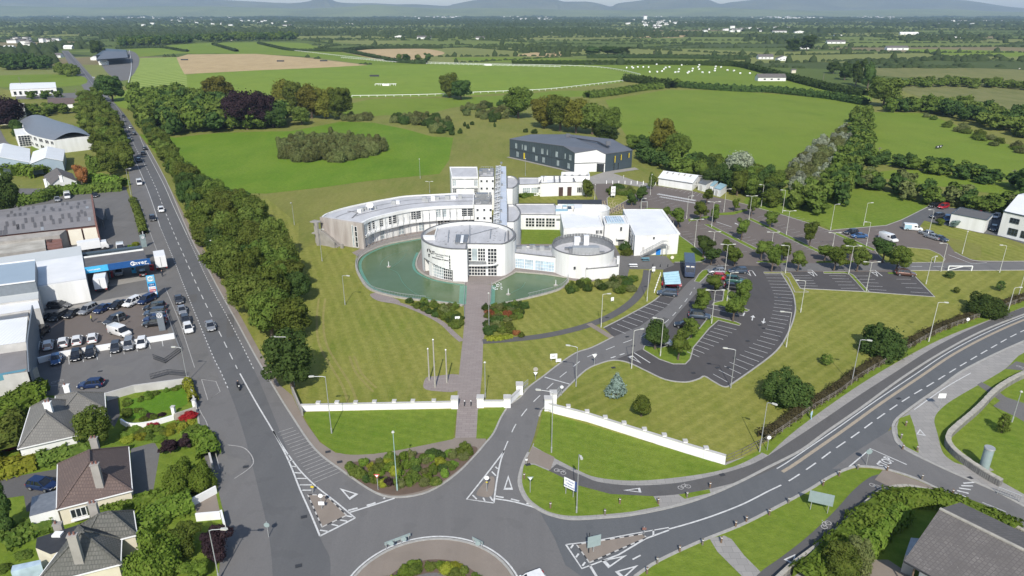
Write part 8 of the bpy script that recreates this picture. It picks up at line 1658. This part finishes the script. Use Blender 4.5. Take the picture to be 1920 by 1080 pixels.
belt([(640,222),(690,218),(700,226),(650,230)],6,4.5,6,['leaf_thicket'],'low right of the golden grove','bushes right of the golden grove',8,'bush',.0,'scrub_bush','shrub');belt([(860,205),(900,196),(940,198),(960,212),(940,232),(900,226),(870,220)],9,4.5,6,['leaf_thicket','leaf_dark'],'in the rough ground left of the large round tree','scrub left of the long grove',9,'bush',.0,'scrub_bush','shrub')
for k,(px,py,w_)in enumerate([(847,253,16),(885,234,14),(878,241,10),(928,238,8),(872,237,10),(985,248,14),(1002,250,20),(862,250,14)]):shrub(G(px,py),2.8,w_*.22,'leaf_dark','small dark bush dotted on the rough grass above the college','bushes dotted on the rough grass')
belt([(1285,312),(1330,318),(1400,330),(1440,345),(1460,372),(1462,396),(1420,384),(1380,368),(1330,350),(1290,335)],6.2,8.0,7.8,['leaf_dark','leaf_green','leaf_green'],'in the tall hedge behind the car park','trees of the hedge behind the car park',10,bare=.04)
belt([(1195,292),(1290,312),(1290,335),(1240,318),(1200,304)],6.5,6.5,7,['leaf_dark','leaf_green'],'in the hedge between the hut and the pasture','trees of the hedge above the white hut',11,bare=.04)
belt([(1470,330),(1500,300),(1545,270),(1590,245),(1600,262),(1575,300),(1545,340),(1520,372),(1490,372),(1470,360)],6.4,5.8,7,['leaf_thicket','leaf_silver','leaf_thicket'],'on the left of the big hedge between pastures','grey willows between the pastures',12,'bush',.0,'willow_shrub','shrub')
belt([(1600,225),(1632,215),(1632,260),(1625,310),(1600,350),(1575,385),(1545,402),(1500,402),(1478,392),(1520,376),(1560,340),(1585,300),(1596,260)],6.0,8.0,7.5,['leaf_olive','leaf_green','leaf_dark'],'in the big hedge between the two right hand pastures','trees of the big hedge between pastures',13,bare=.04)
belt([(1592,328),(1640,340),(1740,366),(1800,374),(1890,392),(1960,400),(1960,425),(1890,412),(1800,396),(1740,386),(1650,362),(1595,350)],6.4,6.0,7.4,['leaf_dark','leaf_green','leaf_thicket'],'in the thick hedge above the right hand yard','trees of the hedge above the right yard',14,bare=.03)
belt([(1614,300),(1700,305),(1780,318),(1868,342),(1860,352),(1780,332),(1700,320),(1616,314)],6.6,5.2,7.0,['leaf_dark','leaf_green'],'in the upper of two hedges on the right','trees of the upper right hedge',15,bare=.03);belt([(1880,350),(1960,340),(1960,392),(1900,382)],7,7,8,['leaf_dark'],'at the right edge above the white building','trees at the right edge',16,bare=.03)
belt([(1640,206),(1700,200),(1800,206),(1880,222),(1960,238),(1960,272),(1880,250),(1800,228),(1740,214),(1650,214)],9.5,8.5,10,['leaf_green','leaf_dark','leaf_olive'],'in the broad belt above the far right pasture','trees of the broad belt on the right',17,bare=.05)
belt([(1730,216),(1800,238),(1900,272),(1960,290),(1960,300),(1880,280),(1790,248)],8,3.5,6,['leaf_thicket','leaf_green'],'along the lane beside the right pasture','bushes along the right lane',18,'bush',.0,'hedge_bush','shrub')
belt([(1690,158),(1780,154),(1890,160),(1960,165),(1960,172),(1880,168),(1780,164),(1690,166)],10,6,9,['leaf_green','leaf_olive'],'in the far hedge across the bog','trees of the far bog hedge',19,'far',.05)
belt([(0,132),(100,132),(100,124),(0,122)],13,13,14,['leaf_dark'],'of the wood at the far left','trees of the far left wood',20,'far',.05);belt([(108,132),(140,134),(146,145),(112,145)],10,9,10,['leaf_olive'],'left of the far street','trees left of the far street',21,'far',.05)
belt([(222,88),(360,82),(356,76),(225,80)],17,13,16,['leaf_dark','leaf_dark','leaf_green'],'of the belt above the far stubble','trees of the belt above the stubble',22,'far',.05);belt([(370,79),(560,76),(560,71),(372,74)],26,14,20,['leaf_dark','leaf_green'],'of the long far hedge above the stubble','trees of the long far hedge',23,'far',.05)
belt([(20,184),(110,181),(112,187),(20,190)],12,5,7,['leaf_dark','leaf_green'],'along the front of the long white unit','small trees before the long unit',24,'far',.08);belt([(45,212),(120,206),(150,205),(150,214),(60,222)],10,6,9,['leaf_olive','leaf_green'],'in the gardens beyond the curved roof','garden trees beyond the curved roof',25,bare=.05)
for b_,t_,w_,m,lab,shp in[((1325,385),352,20,'leaf_green','small round tree beside the steel container','round'),((1312,416),374,25,'leaf_green','left tree of the close pair on the top island row','round'),((1340,418),381,18,'leaf_green','right slimmer tree of the close pair on the top island row','tall'),((1377,397),373,17,'leaf_fresh','little bright tree alone on the upper island','round'),((1408,406),369,21,'leaf_green','round tree beside the twin lamp at the second strip','round'),((1443,427),394,28,'leaf_green','spreading tree on the second grass strip','round'),((1390,451),410,25,'leaf_green','tree alone on the first grass strip','round'),((1517,462),412,28,'leaf_green','lone round tree with tall clear trunk in the upper bays','round'),
  ((1318,483),442,36,'leaf_dark','larger tree on the lawn right of the sports hall','round'),((1333,497),464,28,'leaf_dark','smaller tree just below the larger one by the sports hall lawn','round'),((1365,485),450,26,'leaf_green','upper tree of the overlapping pair beside a twin lamp','round'),((1377,500),461,30,'leaf_green','lower tree of the overlapping pair beside a twin lamp','round'),((1427,488),450,28,'leaf_green','left tree of the trio above the curved bays','round'),((1468,490),451,25,'leaf_green','right tree of the trio above the curved bays','round'),((1446,510),460,32,'leaf_green','front tree of the trio above the curved bays','round'),((1495,509),467,26,'leaf_olive','reddish tinged small tree between two tree groups','round'),
  ((1545,490),457,27,'leaf_green','left back tree of the middle group by the lane','round'),((1592,488),450,28,'leaf_green','right back tree of the middle group by the lane','round'),((1563,508),460,40,'leaf_green','front left tree of the middle group by the lane','round'),((1606,509),461,36,'leaf_olive','front right tree of the middle group by the lane','round'),((1654,492),446,40,'leaf_dark','back tree of the pair beside the white van','round'),((1679,510),461,44,'leaf_green','front tree of the pair beside the brown off-roader','round'),
  ((1228,655),592,47,'leaf_dark','large oval tree on the near island, left','tall'),((1271,675),622,38,'leaf_green','round tree at the bottom of the near island','round'),((1296,634),598,34,'leaf_green','small tree in the middle of the near island','round'),((1316,592),540,34,'leaf_green','round tree in the upper middle of the car park rows','round'),((1338,548),514,32,'leaf_green','tree hiding the red and white car','round'),((1374,603),552,40,'leaf_green','lower tree of the tall pair at the path crossing','round'),((1390,574),522,30,'leaf_green','upper tree of the tall pair at the path crossing','round'),
  ((1099,370),333,23,'leaf_green','round tree at the end of the back block','round'),((1184,386),357,18,'leaf_dark','dark tree beside the lamp above the box junction','round'),((1200,379),344,22,'leaf_dark','taller dark tree beside the lamp above the box junction','round'),((1247,412),388,20,'leaf_green','smaller tree behind the sports hall roof','round'),((1271,428),385,30,'leaf_green','larger tree beside the crinkled edge of the sports hall roof','round'),((1226,346),332,16,'leaf_green','small round bush left of the long white hut','round'),((1220,356),322,14,'leaf_olive','thin see-through birch behind the college','wisp'),
  ((1155,741),696,35,'leaf_bluegreen','blue green spruce on the lawn','cone'),((1202,781),737,36,'leaf_green','small ragged dark green tree below the blue spruce','tall'),((1656,664),583,92,'leaf_dark','largest dark bushy tree beside the roadside hedge','bushbig'),((1475,754),682,96,'leaf_dark','low wide bushy tree near the long white wall','bushbig'),((1850,588),541,84,'leaf_dark','broad bushy tree at the right end of the campus lawn','bushbig'),((1549,684),664,24,'leaf_green','tiny tree alone on the lawn above the wide bush','wisp'),((1787,606),594,18,'leaf_dark','small round bush in the roadside hedge line','bush'),((1792,549),538,16,'leaf_olive','thin tiny tree on the lawn above the small bush','wisp'),((1780,521),508,22,'leaf_dark','leaning small bush below the white barrier','wisp'),((1874,546),526,20,'leaf_dark','small dark shrub above the broad bushy tree','wisp'),
  ((1763,423),407,20,'leaf_green','small round tree left of the blank white store','round'),((1791,427),411,18,'leaf_bluegreen','small thin tree before the blank white store','round'),((1877,812),776,30,'leaf_green','thin young tree on the right lawn by the parking sign','wisp'),
  ((185,836),764,82,'leaf_green','round dense green tree hiding the pale grey bungalow corner','ball'),((340,915),842,84,'leaf_fresh','large yellow green shrub tree in the brown bungalow garden','bushbig'),((378,915),850,66,'leaf_fresh','spreading fresh green shrub tree by the street wall','bushbig'),((300,1078),968,108,'leaf_fresh','big yellowish green tree at the bottom of the left gardens','bushbig'),((345,1040),980,70,'leaf_green','dark green garden tree behind the big yellowish one','big'),((405,1050),986,66,'leaf_copper','dark copper tree by the street at the bottom left','big'),((320,850),822,42,'leaf_copper','small copper shrub beside the paved drive','round'),((345,842),818,34,'leaf_copper','second copper shrub above the yellow green tree','round'),((14,1005),892,66,'leaf_dark','dark green tree at the left edge below the drive','big'),((75,1000),985,30,'leaf_fresh','pale flowering bush left of the flat black roof','round'),((375,1085),1050,60,'leaf_fresh','bright green bush at the bottom beside the leaning lamp','big'),((265,1100),1070,50,'leaf_yellow','yellow green bush cut by the bottom edge','round'),
  ((1612,1070),1010,60,'leaf_thicket','grey flowering bush on the path side of the tiled building','big'),((1575,1090),1030,80,'leaf_green','leafy dark green bush left of the grey flowering bush','big')]:
 tpx(b_,t_-(3 if 1200<b_[0]<1700 and shp=='round' else 0),w_*(1.18 if 1080<b_[0]<1700 and w_<50 else 1),m,lab,shp,.0 if shp=='bushbig' else .04 if shp in('big','cone','bush')else .1 if t_>580 and b_[0]>1600 else .26 if shp=='round' and 1200<b_[0]<1700 else .12)
def proto_arrays(me):
 v=np.empty(len(me.vertices)*3);me.vertices.foreach_get('co',v);v=v.reshape(-1,3);lv=np.empty(len(me.loops),dtype=np.int32);me.loops.foreach_get('vertex_index',lv);tt=np.empty(len(me.polygons),dtype=np.int32);me.polygons.foreach_get('loop_total',tt);return v,lv,tt
def build_mass(items):
 ar=[proto_arrays(m_)for m_ in PR['far']];mats=sorted({i[4]for i in items});VV,LV,LT,MI=[],[],[],[];off=0;rs=random.Random(5)
 for(x,y,h,wd,m)in items:
  v,lv,tt=rs.choice(ar);a=rs.random()*6.28;ca,sa=math.cos(a),math.sin(a);V=np.empty_like(v);V[:,0]=(v[:,0]*ca-v[:,1]*sa)*wd*1.08+x;V[:,1]=(v[:,0]*sa+v[:,1]*ca)*wd*1.08+y;V[:,2]=v[:,2]*h*1.04
  VV.append(V);LV.append(lv+off);LT.append(tt);MI.append(np.full(len(tt),mats.index(m),dtype=np.int32));off+=len(v)
 VV,LV,LT,MI=map(np.concatenate,(VV,LV,LT,MI));me=bpy.data.meshes.new('background_trees');me.vertices.add(len(VV));me.vertices.foreach_set('co',VV.reshape(-1));me.loops.add(len(LV));me.loops.foreach_set('vertex_index',LV);me.polygons.add(len(LT))
 me.polygons.foreach_set('loop_start',np.concatenate(([0],np.cumsum(LT)[:-1])).astype(np.int32));me.polygons.foreach_set('loop_total',LT);me.polygons.foreach_set('material_index',MI)
 for m in mats:me.materials.append(M[m])
 me.update(calc_edges=True);o=place(me,'background_trees');o['kind']='stuff';tag(o,'trees massed in woods and hedgerows beyond the campus and meadow','woodland')
build_mass(MASS)
def hedge(pts,wd,h,mat,label,leaf=.34,world=False,spl=True,gaps=0,name='hedge',rag=.25,kindcat='hedge',cover=1.5):
 L=cr(pts if world else GL(pts),n=5)if spl else(pts if world else GL(pts));s=arclen(L)[-1];rng=np.random.RandomState(int(abs(L[0].x*13+L[0].y*7))%10000);area=s*(wd+2*h);n=int(min(9000,area/(leaf*leaf*1.6)*cover))+30
 P=np.array([(p.x,p.y)for p in L]);sl=np.array(arclen(L));t=rng.rand(n)*s;px_=np.interp(t,sl,P[:,0]);py_=np.interp(t,sl,P[:,1]);tx=np.gradient(P[:,0]);ty=np.gradient(P[:,1]);dx=np.interp(t,sl,tx);dy=np.interp(t,sl,ty);ln=np.hypot(dx,dy);nx,ny=-dy/ln,dx/ln
 a=rng.rand(n)*math.pi;bump_=1+rag*(np.sin(t*.9+rng.rand())*.5+np.sin(t*2.3)*.3+rng.normal(size=n)*.25);u=np.cos(a);v=np.sin(a)**.6
 C=np.stack([px_+nx*u*wd/2*bump_,py_+ny*u*wd/2*bump_,np.maximum(.05,v*h*bump_*.98)],1);N=np.stack([nx*u,ny*u,np.sin(a)],1)+rng.normal(size=(n,3))*.35
 me=quads_mesh(name,C,N,rng.uniform(.6,1.2,n)*leaf,rng,(mat,));o=place(me,name);b=MB();q=offset(L,wd*.36);r=offset(L,-wd*.36);hh=h*.8
 for i in range(len(L)-1):b.face([(*r[i],hh),(*r[i+1],hh),(*q[i+1],hh),(*q[i],hh)]);b.face([(*r[i],0),(*r[i+1],0),(*r[i+1],hh),(*r[i],hh)]);b.face([(*q[i+1],0),(*q[i],0),(*q[i],hh),(*q[i+1],hh)])
 bm=bmesh.new();bm.from_mesh(me);vs=[bm.verts.new(v_)for v_ in b.v];[bm.faces.new([vs[i]for i in f])for f in b.f];bm.to_mesh(me);bm.free();tag(o,label,kindcat);return o
o=hedge([p+V2(-.35,.9)for p in hp[2:]],1.9,1.25,'leaf_roadside','dark brownish hedge along the inner side of the roadside timber fence',.15,True,False,rag=.5)
hedge([(1172,152),(1205,156),(1240,162),(1262,166)],9,5.5,'leaf_dark','dark bushy hedge at the end of the racecourse rail',.9);hedge([(1100,184),(1150,178),(1200,170),(1240,166)],8,4.5,'leaf_green','hedge sloping up behind the long grove to the rail end',.8);hedge([(1270,163),(1330,168),(1400,172),(1440,173),(1490,178),(1560,186),(1622,197)],7,4.5,'leaf_dark','long hedge along the top of the big pasture',.9)
hedge([(1250,163),(1262,163),(1275,163)],6,6,'leaf_green','short upright hedge piece in the gap above the big pasture',.8);hedge([(1622,180),(1560,170),(1480,150),(1400,128),(1360,122)],8,5,'leaf_dark','dark hedge curving round the right end of the bale field',.9);hedge([(960,121),(1060,121),(1130,121),(1240,121),(1340,123),(1400,125)],7,4.5,'leaf_dark','long dark hedge beyond the racecourse and bale field',1.0)
hedge([(1100,109),(1200,109),(1300,110),(1400,112)],7,5,'leaf_far','second long hedge parallel beyond the bale field',1.2);hedge([(645,97),(690,106),(745,117),(800,120)],6,4,'leaf_far','hedge along the near side of the far brown field',1.2);hedge([(590,96),(645,97),(700,92),(830,91)],7,5,'leaf_far','hedge along the far side of the far brown field',1.2)
hedge([(218,92),(300,90),(340,96),(352,97)],6,3,'leaf_far','thin hedge line between the far strips above the stubble',1.0);hedge([(400,84),(420,90),(444,97)],6,3.5,'leaf_far','short diagonal hedge between far strips',1.0);hedge([(485,82),(510,88),(545,95),(590,96)],6,3.5,'leaf_far','curving hedge right of the far strips',1.0)
hedge([(170,340),(200,346),(235,350)],4.5,3.2,'leaf_fresh','bright hedge above the warehouse yard',.5);hedge([(30,385),(75,378),(110,365),(160,362),(230,356)],5,3.2,'leaf_green','long bushy hedge behind the patched warehouse',.5);hedge([(165,322),(200,318),(232,312)],7,5.5,'leaf_green','tall clipped hedge beside the russet tree',.5);hedge([(12,330),(45,324),(80,332)],8,3.8,'leaf_fresh','bright bushy hedge below the gabled blue units',.55);hedge([(250,378),(262,410),(270,440)],2.2,1.5,'leaf_olive','low roadside planting in front of the warehouse yard',.3)
hedge([(-30,800),(20,775),(60,752),(92,744)],6.5,2.6,'leaf_fresh','big bright clipped hedge above the pale grey bungalow',.3);hedge([(20,862),(22,820),(28,790)],3.2,2.4,'leaf_olive','yellow green hedge left of the pale grey bungalow',.3);hedge([(-20,892),(20,884),(70,872)],4,1.6,'leaf_yellow','yellow hedge above the left drive',.3);hedge([(75,870),(120,858),(178,846)],3.5,1.6,'leaf_green','leafy hedge between the grey and brown bungalows',.3)
hedge([(190,978),(250,950),(300,938),(355,925)],2.4,1.5,'leaf_fresh','clipped hedge below the brown bungalow drive',.26);hedge([(262,1010),(300,970),(340,955),(362,948)],4.0,2.0,'leaf_fresh','broad clipped hedge by the gravel bay',.28);hedge([(0,1030),(40,1005),(100,985)],3.5,1.5,'leaf_green','hedge above the flat black roofed rear',.3);hedge([(352,722),(364,755)],1.4,1.4,'leaf_yellow','yellow clipped hedge against the street wall of the bright lawn',.2,spl=False);hedge([(342,832),(385,826),(392,862)],3,1.5,'leaf_fresh','bright hedge at the corner of the brown bungalow garden',.28)
hedge([(1505,1095),(1560,1042),(1610,992),(1660,952),(1700,940),(1760,946),(1830,968),(1900,1004)],3.6,1.6,'leaf_fresh','bright yellow green hedge inside the low rough stone wall',.26);hedge([(1555,1085),(1600,1050),(1650,1000),(1690,965)],3.0,1.6,'leaf_fresh','second hedge belt behind the bright hedge beside the tiled building',.26)
def plant_bed(poly,spacing,seed,mats,where,group,h=(.6,1.4),w_=(1.2,2.2),world=False):
 rs=random.Random(seed)
 for k,q in enumerate(scatter(poly,spacing,seed,world)):
  m=rs.choice(mats);shrub(q,rs.uniform(*h),rs.uniform(*w_),m,'%s shrub %s'%(TONE[m],where),group)
bm_=['leaf_green','leaf_dark','leaf_fresh','leaf_olive','leaf_green','leaf_fresh','leaf_olive','leaf_thicket','leaf_dark','leaf_yellow','leaf_copper']
plant_bed([p_+(sum(bed,V2(0,0))/len(bed)-p_)*.07 for p_ in bed],1.45,5,bm_,'in the flower bed by the junction','shrubs of the junction flower bed',(.7,1.7),(1.3,2.3),True)
ringp=[rc+V2(math.cos(a),math.sin(a))*6.2 for a in[R(k*10)for k in range(0,19)]]+[rc+V2(math.cos(a),math.sin(a))*4.4 for a in[R(180-k*10)for k in range(0,19)]]
plant_bed(ringp,1.25,6,['leaf_fresh','leaf_green','leaf_fresh','leaf_yellow','leaf_olive'],'in the planted ring of the roundabout','shrubs of the roundabout ring',(.5,1.0),(1.2,2.1),True)
plant_bed([(752,562),(800,571),(862,578),(868,628),(850,618),(830,600),(790,582)],1.7,7,['leaf_green','leaf_dark','leaf_olive','leaf_thicket','leaf_green'],'in the bed between pond and path left of the walkway','shrubs left of the walkway',(.9,1.7),(1.6,2.6))
plant_bed([(908,580),(940,572),(985,568),(985,590),(962,604),(968,628),(910,628)],1.8,8,['leaf_green','leaf_dark','leaf_russet','leaf_olive','leaf_green','leaf_dark','leaf_thicket'],'in the bed right of the walkway','shrubs right of the walkway',(1.0,2.0),(1.8,2.8));hedge([(912,637),(935,636),(960,632)],1.6,.6,'leaf_yellow','low yellow planting strip beside the dark curved path',.18)
plant_bed([(1058,545),(1080,533),(1108,532),(1108,546),(1075,550)],2.0,9,['leaf_green','leaf_dark','leaf_olive'],'at the right end of the smaller pond','shrubs at the right pond end',(1.2,2.2),(2,3.2));plant_bed([(1120,532),(1150,525),(1190,526),(1192,546),(1160,550),(1125,542)],2.1,10,['leaf_green','leaf_dark','leaf_thicket','leaf_fresh'],'on the curved lawn below the refectory drum','shrubs below the refectory drum',(1.4,2.4),(2.2,3.4))
for px,py,h_,w_,m,lab in[(1170,468,2.6,3.8,'leaf_dark','upper round shrub beside the sports hall corner'),(1174,478,2.2,3.6,'leaf_olive','lower round shrub beside the sports hall corner'),(968,627,1.2,1.8,'leaf_russet','reddish ball shrub right of the yellow strip'),(977,631,1.1,1.6,'leaf_green','green ball shrub right of the yellow strip'),(983,364,3.6,2.6,'leaf_dark','dark round shrub at the wall of the back block, left'),(1028,362,3.2,2.4,'leaf_dark','dark round shrub at the wall of the back block, right'),(1140,452,1.2,2.6,'leaf_dark','low dark shrub against the kitchen wall')]:shrub(G(px,py),h_,w_,m,lab)
hedge([(975,372),(990,368),(1005,366),(1026,365)],2.2,1.3,'leaf_green','low rounded hedge on the lawn of the back block',.3)
plant_bed([(1140,370),(1145,356),(1170,352),(1190,360),(1180,368),(1160,366)],3.2,12,['leaf_dark','leaf_green','leaf_thicket'],'in the planting between back lane and box junction','shrubs above the box junction',(1.8,3.4),(3,4.5))
plant_bed([(228,752),(345,720),(346,728),(232,762)],1.4,13,['leaf_fresh','leaf_green'],'in the row along the grey wall of the bright lawn','shrubs above the bright lawn',(.5,1.0),(1.0,1.7));plant_bed([(232,800),(300,798),(380,785),(384,812),(330,825),(235,835)],1.7,14,['leaf_yellow','leaf_fresh','leaf_green','leaf_fresh','leaf_yellow','leaf_green'],'in the colourful border below the bright lawn','shrubs of the colourful border',(.6,1.3),(1.5,2.6));shrub(G(352,783),1.2,3.4,'leaf_red','crimson shrub in the colourful border nearest the street');shrub(G(288,800),1.0,2.0,'leaf_red','small crimson shrub in the middle of the colourful border');plant_bed([(226,768),(240,765),(300,778),(320,772),(300,788),(240,788)],1.6,15,['leaf_green','leaf_copper','leaf_fresh'],'along the near rim of the bright lawn','shrubs on the bright lawn rim',(.5,1.1),(1.1,2.0))
plant_bed([(208,474),(232,470),(262,466),(262,458),(210,466)],2.2,16,['leaf_yellow','leaf_fresh'],'behind the filling station canopy','yellow bushes behind the canopy',(1.0,1.6),(1.6,2.6));plant_bed([(-20,870),(20,868),(25,840),(-20,850)],1.8,17,['leaf_red','leaf_yellow','leaf_fresh'],'at the left edge beside the yellow hedge','shrubs at the left edge',(.5,1.2),(1.4,2.2))
plant_bed([(-30,1080),(60,1030),(60,1060),(-10,1100)],3,18,['leaf_green','leaf_olive'],'in the rough garden at the bottom left','shrubs of the rough bottom left garden',(.6,1.4),(1.6,2.6))
clear=[GL(F[k])for k in('stubble','stubble2','course','bales','striped','east','south_east','mid','band','pony')]
ico_v=np.array([(0,0,1)]+[(math.cos(a)*.9,math.sin(a)*.9,.45)for a in[k*1.2566 for k in range(5)]]+[(math.cos(a),math.sin(a),-.1)for a in[k*1.2566+.63 for k in range(5)]])
ico_f=[(0,1+k,1+(k+1)%5)for k in range(5)]+[(1+k,6+k,1+(k+1)%5)for k in range(5)]+[(1+(k+1)%5,6+k,6+(k+1)%5)for k in range(5)]
ico_f=np.array(ico_f);pts=[];rng=np.random.RandomState(8)
def ok(x,y):
 if y<560 or abs(x)>.80*y+260:return False
 px,py=PX(x,y)
 if py>128:return False
 if 105<px<300 and 92<py<128:return False
 if 105<py<123 and px<260:return True
 for c in clear:
  if inpoly((x,y),c):return False
 return True
for(a,c)in edges:
 d=(c-a).length;far=(a.y+c.y)/2;step=6.5 if far<1300 else 10 if far<2600 else 18;gap=rng.rand()<.06
 if gap:continue
 hh0=rng.uniform(1.8,3.6)if far<2500 else rng.uniform(2.2,5);n=max(1,int(d/step))
 for k in range(n):
  p=a.lerp(c,(k+rng.rand())/n)
  if not ok(p.x,p.y):continue
  h_=hh0*rng.uniform(.7,1.3);r_=min(step,9)*rng.uniform(.4,.65)
  if rng.rand()<.07:h_=rng.uniform(6,11);r_=max(r_,h_*.5)
  pts.append((p.x+rng.normal()*1.5,p.y+rng.normal()*1.5,h_,r_))
for q in woods:
 far=q[0].y;sp=15 if far<2000 else 26 if far<4000 else 44;A=[q[0],q[1],q[2],q[3]];xs=[p.x for p in A];ys=[p.y for p in A];n=int((max(xs)-min(xs))*(max(ys)-min(ys))/sp**2);rr_=rng.rand()
 if rr_<.15:continue
 if rr_<.5:n=int(n*.35)
 for k in range(n):
  x,y=rng.uniform(min(xs),max(xs)),rng.uniform(min(ys),max(ys))
  if inpoly((x,y),A)and ok(x,y):pts.append((x,y,rng.uniform(7,15),sp*rng.uniform(.5,.8)))
for(cx_,cy_,sx,sy,n,hh_)in[(130,92,60,5,80,11),(60,116,60,4,50,9),(190,62,150,6,120,9),(600,62,200,5,220,10),(880,64,160,9,380,10),(1100,62,170,7,260,10),(1050,94,90,4,60,7),(1480,74,80,6,90,9),(1760,72,110,6,120,8),(1330,45,140,6,160,10),(700,45,260,5,220,11),(960,40,300,6,420,12),(250,44,250,6,200,11),(1800,112,100,5,50,5),(1750,128,110,3,50,4),(1660,118,60,4,40,5)]:
 for k in range(n):
  px,py=cx_+rng.normal()*sx*.5,cy_+rng.normal()*sy*.5
  if py<25 or not(0<px<2100 or px>-100):continue
  p=G(px,py)
  if ok(p.x,p.y):f=max(1,p.y/2200);pts.append((p.x,p.y,rng.uniform(.6,1.2)*hh_,rng.uniform(4,8)*f))
pts=np.array(pts);n=len(pts);print('far blobs',n)
nv,nf=len(ico_v),len(ico_f);V=ico_v[None]*(1+rng.uniform(-.28,.28,(n,nv,3)));V[:,:,0]*=pts[:,3:4];V[:,:,1]*=pts[:,3:4];V[:,:,2]=(V[:,:,2]+.1)/1.1*pts[:,2:3];V[:,:,0]+=pts[:,0:1];V[:,:,1]+=pts[:,1:2]
Fc=(ico_f[None]+(np.arange(n)*nv)[:,None,None]).reshape(-1);me=bpy.data.meshes.new('far_trees');me.vertices.add(n*nv);me.vertices.foreach_set('co',V.reshape(-1));me.loops.add(len(Fc));me.loops.foreach_set('vertex_index',Fc.astype(np.int32));me.polygons.add(n*nf)
me.polygons.foreach_set('loop_start',np.arange(0,n*nf*3,3,dtype=np.int32));me.polygons.foreach_set('loop_total',np.full(n*nf,3,dtype=np.int32));me.materials.append(M['leaf_far']);me.update(calc_edges=True);o=place(me,'far_hedges_and_woods');o['kind']='stuff';tag(o,'dark hedgerows and woods stretching away to the hills','woodland')
def hills(name,dist,prof,depth,mat,base=22):
 """ridge: prof is a list of (pixel x, pixel y of the skyline); built as a slope running back from dist to dist+depth"""
 b=MB();Pn=cr([V2(x,y)for x,y in prof],n=6);rng=random.Random(int(dist));rows_=9;grid=[]
 for i,p in enumerate(Pn):
  u=(p.x-960)/FPX;col_=[]
  for r_ in range(rows_+1):
   f=r_/rows_;Y=dist+depth*f;v=(p.y-540)/FPX;Yc=dist+depth;t=Yc/(CP-v*SP);zt=H+t*(-SP-v*CP);X=u*t*(.35*(1-f)/1+1-.35*(1-f))*(Y/Yc)
   prof_=(math.sin((f-.5)*math.pi)*.5+.5)**.8;nz=(math.sin(i*.7+r_*1.3)+math.sin(i*.31-r_*2.1)+rng.uniform(-.6,.6))*.05*(1-abs(2*f-1));z=max(-5,zt*(prof_+nz))if r_<rows_ else zt
   col_.append((X,Y,z))
  grid.append(col_)
 for i in range(len(grid)-1):
  for r_ in range(rows_):b.face([grid[i][r_],grid[i+1][r_],grid[i+1][r_+1],grid[i][r_+1]])
 for i in range(len(grid)-1):a,c=grid[i][-1],grid[i+1][-1];b.face([a,c,(c[0],c[1]+900,-5),(a[0],a[1]+900,-5)])
 o=b.build(name,mat,smooth=True);o['kind']='structure'
grass('hill_green',(.12,.155,.05),(.040,.062,.026),(.22,.23,.10),rot=.5,stripe=.55,sc1=.0016,wav=.004);grass('hill_moor',(.10,.11,.055),(.045,.055,.035),(.20,.20,.12),rot=.2,stripe=.5,sc1=.0012,wav=.003)
hills('near_hills',7600,[(-300,6),(-100,8),(60,12),(180,14),(300,11),(400,12),(470,14),(560,16),(650,13),(700,9),(760,13),(830,16),(900,15),(1000,16),(1060,18),(1150,19),(1250,17),(1330,14),(1420,17),(1560,20),(1700,17),(1800,18),(1900,22),(2200,24)],1700,'hill_green')
hills('far_hills',9600,[(-400,-14),(-200,-10),(0,-7),(150,-12),(300,-5),(400,-1),(480,3),(540,6),(575,3),(592,-2),(605,-4),(618,-2),(635,4),(660,6),(700,6),(740,8),(780,8),(835,11),(850,8),(880,2),(910,-2),(960,-6),(1010,-5),(1040,-1),(1060,3),(1100,3),(1125,7),(1145,12),(1160,6),(1200,1),(1230,-5),(1300,-6),(1330,0),(1350,7),(1372,4),(1410,0),(1440,-4),(1550,-8),(1700,-5),(1760,-2),(1820,2),(1880,11),(1920,15),(2000,19),(2200,21)],1800,'hill_moor')
b=MB();x0,x1,y0,y1,z0,z1=-14000,14000,-300,13500,-8,330
b.face([(x0,y0,z0),(x0,y1,z0),(x1,y1,z0),(x1,y0,z0)]);b.face([(x0,y0,z1),(x1,y0,z1),(x1,y1,z1),(x0,y1,z1)]);b.face([(x0,y0,z0),(x1,y0,z0),(x1,y0,z1),(x0,y0,z1)]);b.face([(x1,y1,z0),(x0,y1,z0),(x0,y1,z1),(x1,y1,z1)]);b.face([(x1,y0,z0),(x1,y1,z0),(x1,y1,z1),(x1,y0,z1)]);b.face([(x0,y1,z0),(x0,y0,z0),(x0,y0,z1),(x0,y1,z1)])
m=bpy.data.materials.new('haze');m.use_nodes=True;T=NT(m);T.n.remove(T.n['Principled BSDF']);pv=T.add('ShaderNodeVolumePrincipled');pv.inputs['Color'].default_value=(.50,.70,1.0,1);pv.inputs['Density'].default_value=HAZE;pv.inputs['Anisotropy'].default_value=.0
T.link(pv.outputs[0],T.n['Material Output'].inputs['Volume']);M['haze']=m;o=b.build('haze','haze');o['kind']='stuff';tag(o,'thin blue haze lying over the far plain','haze')
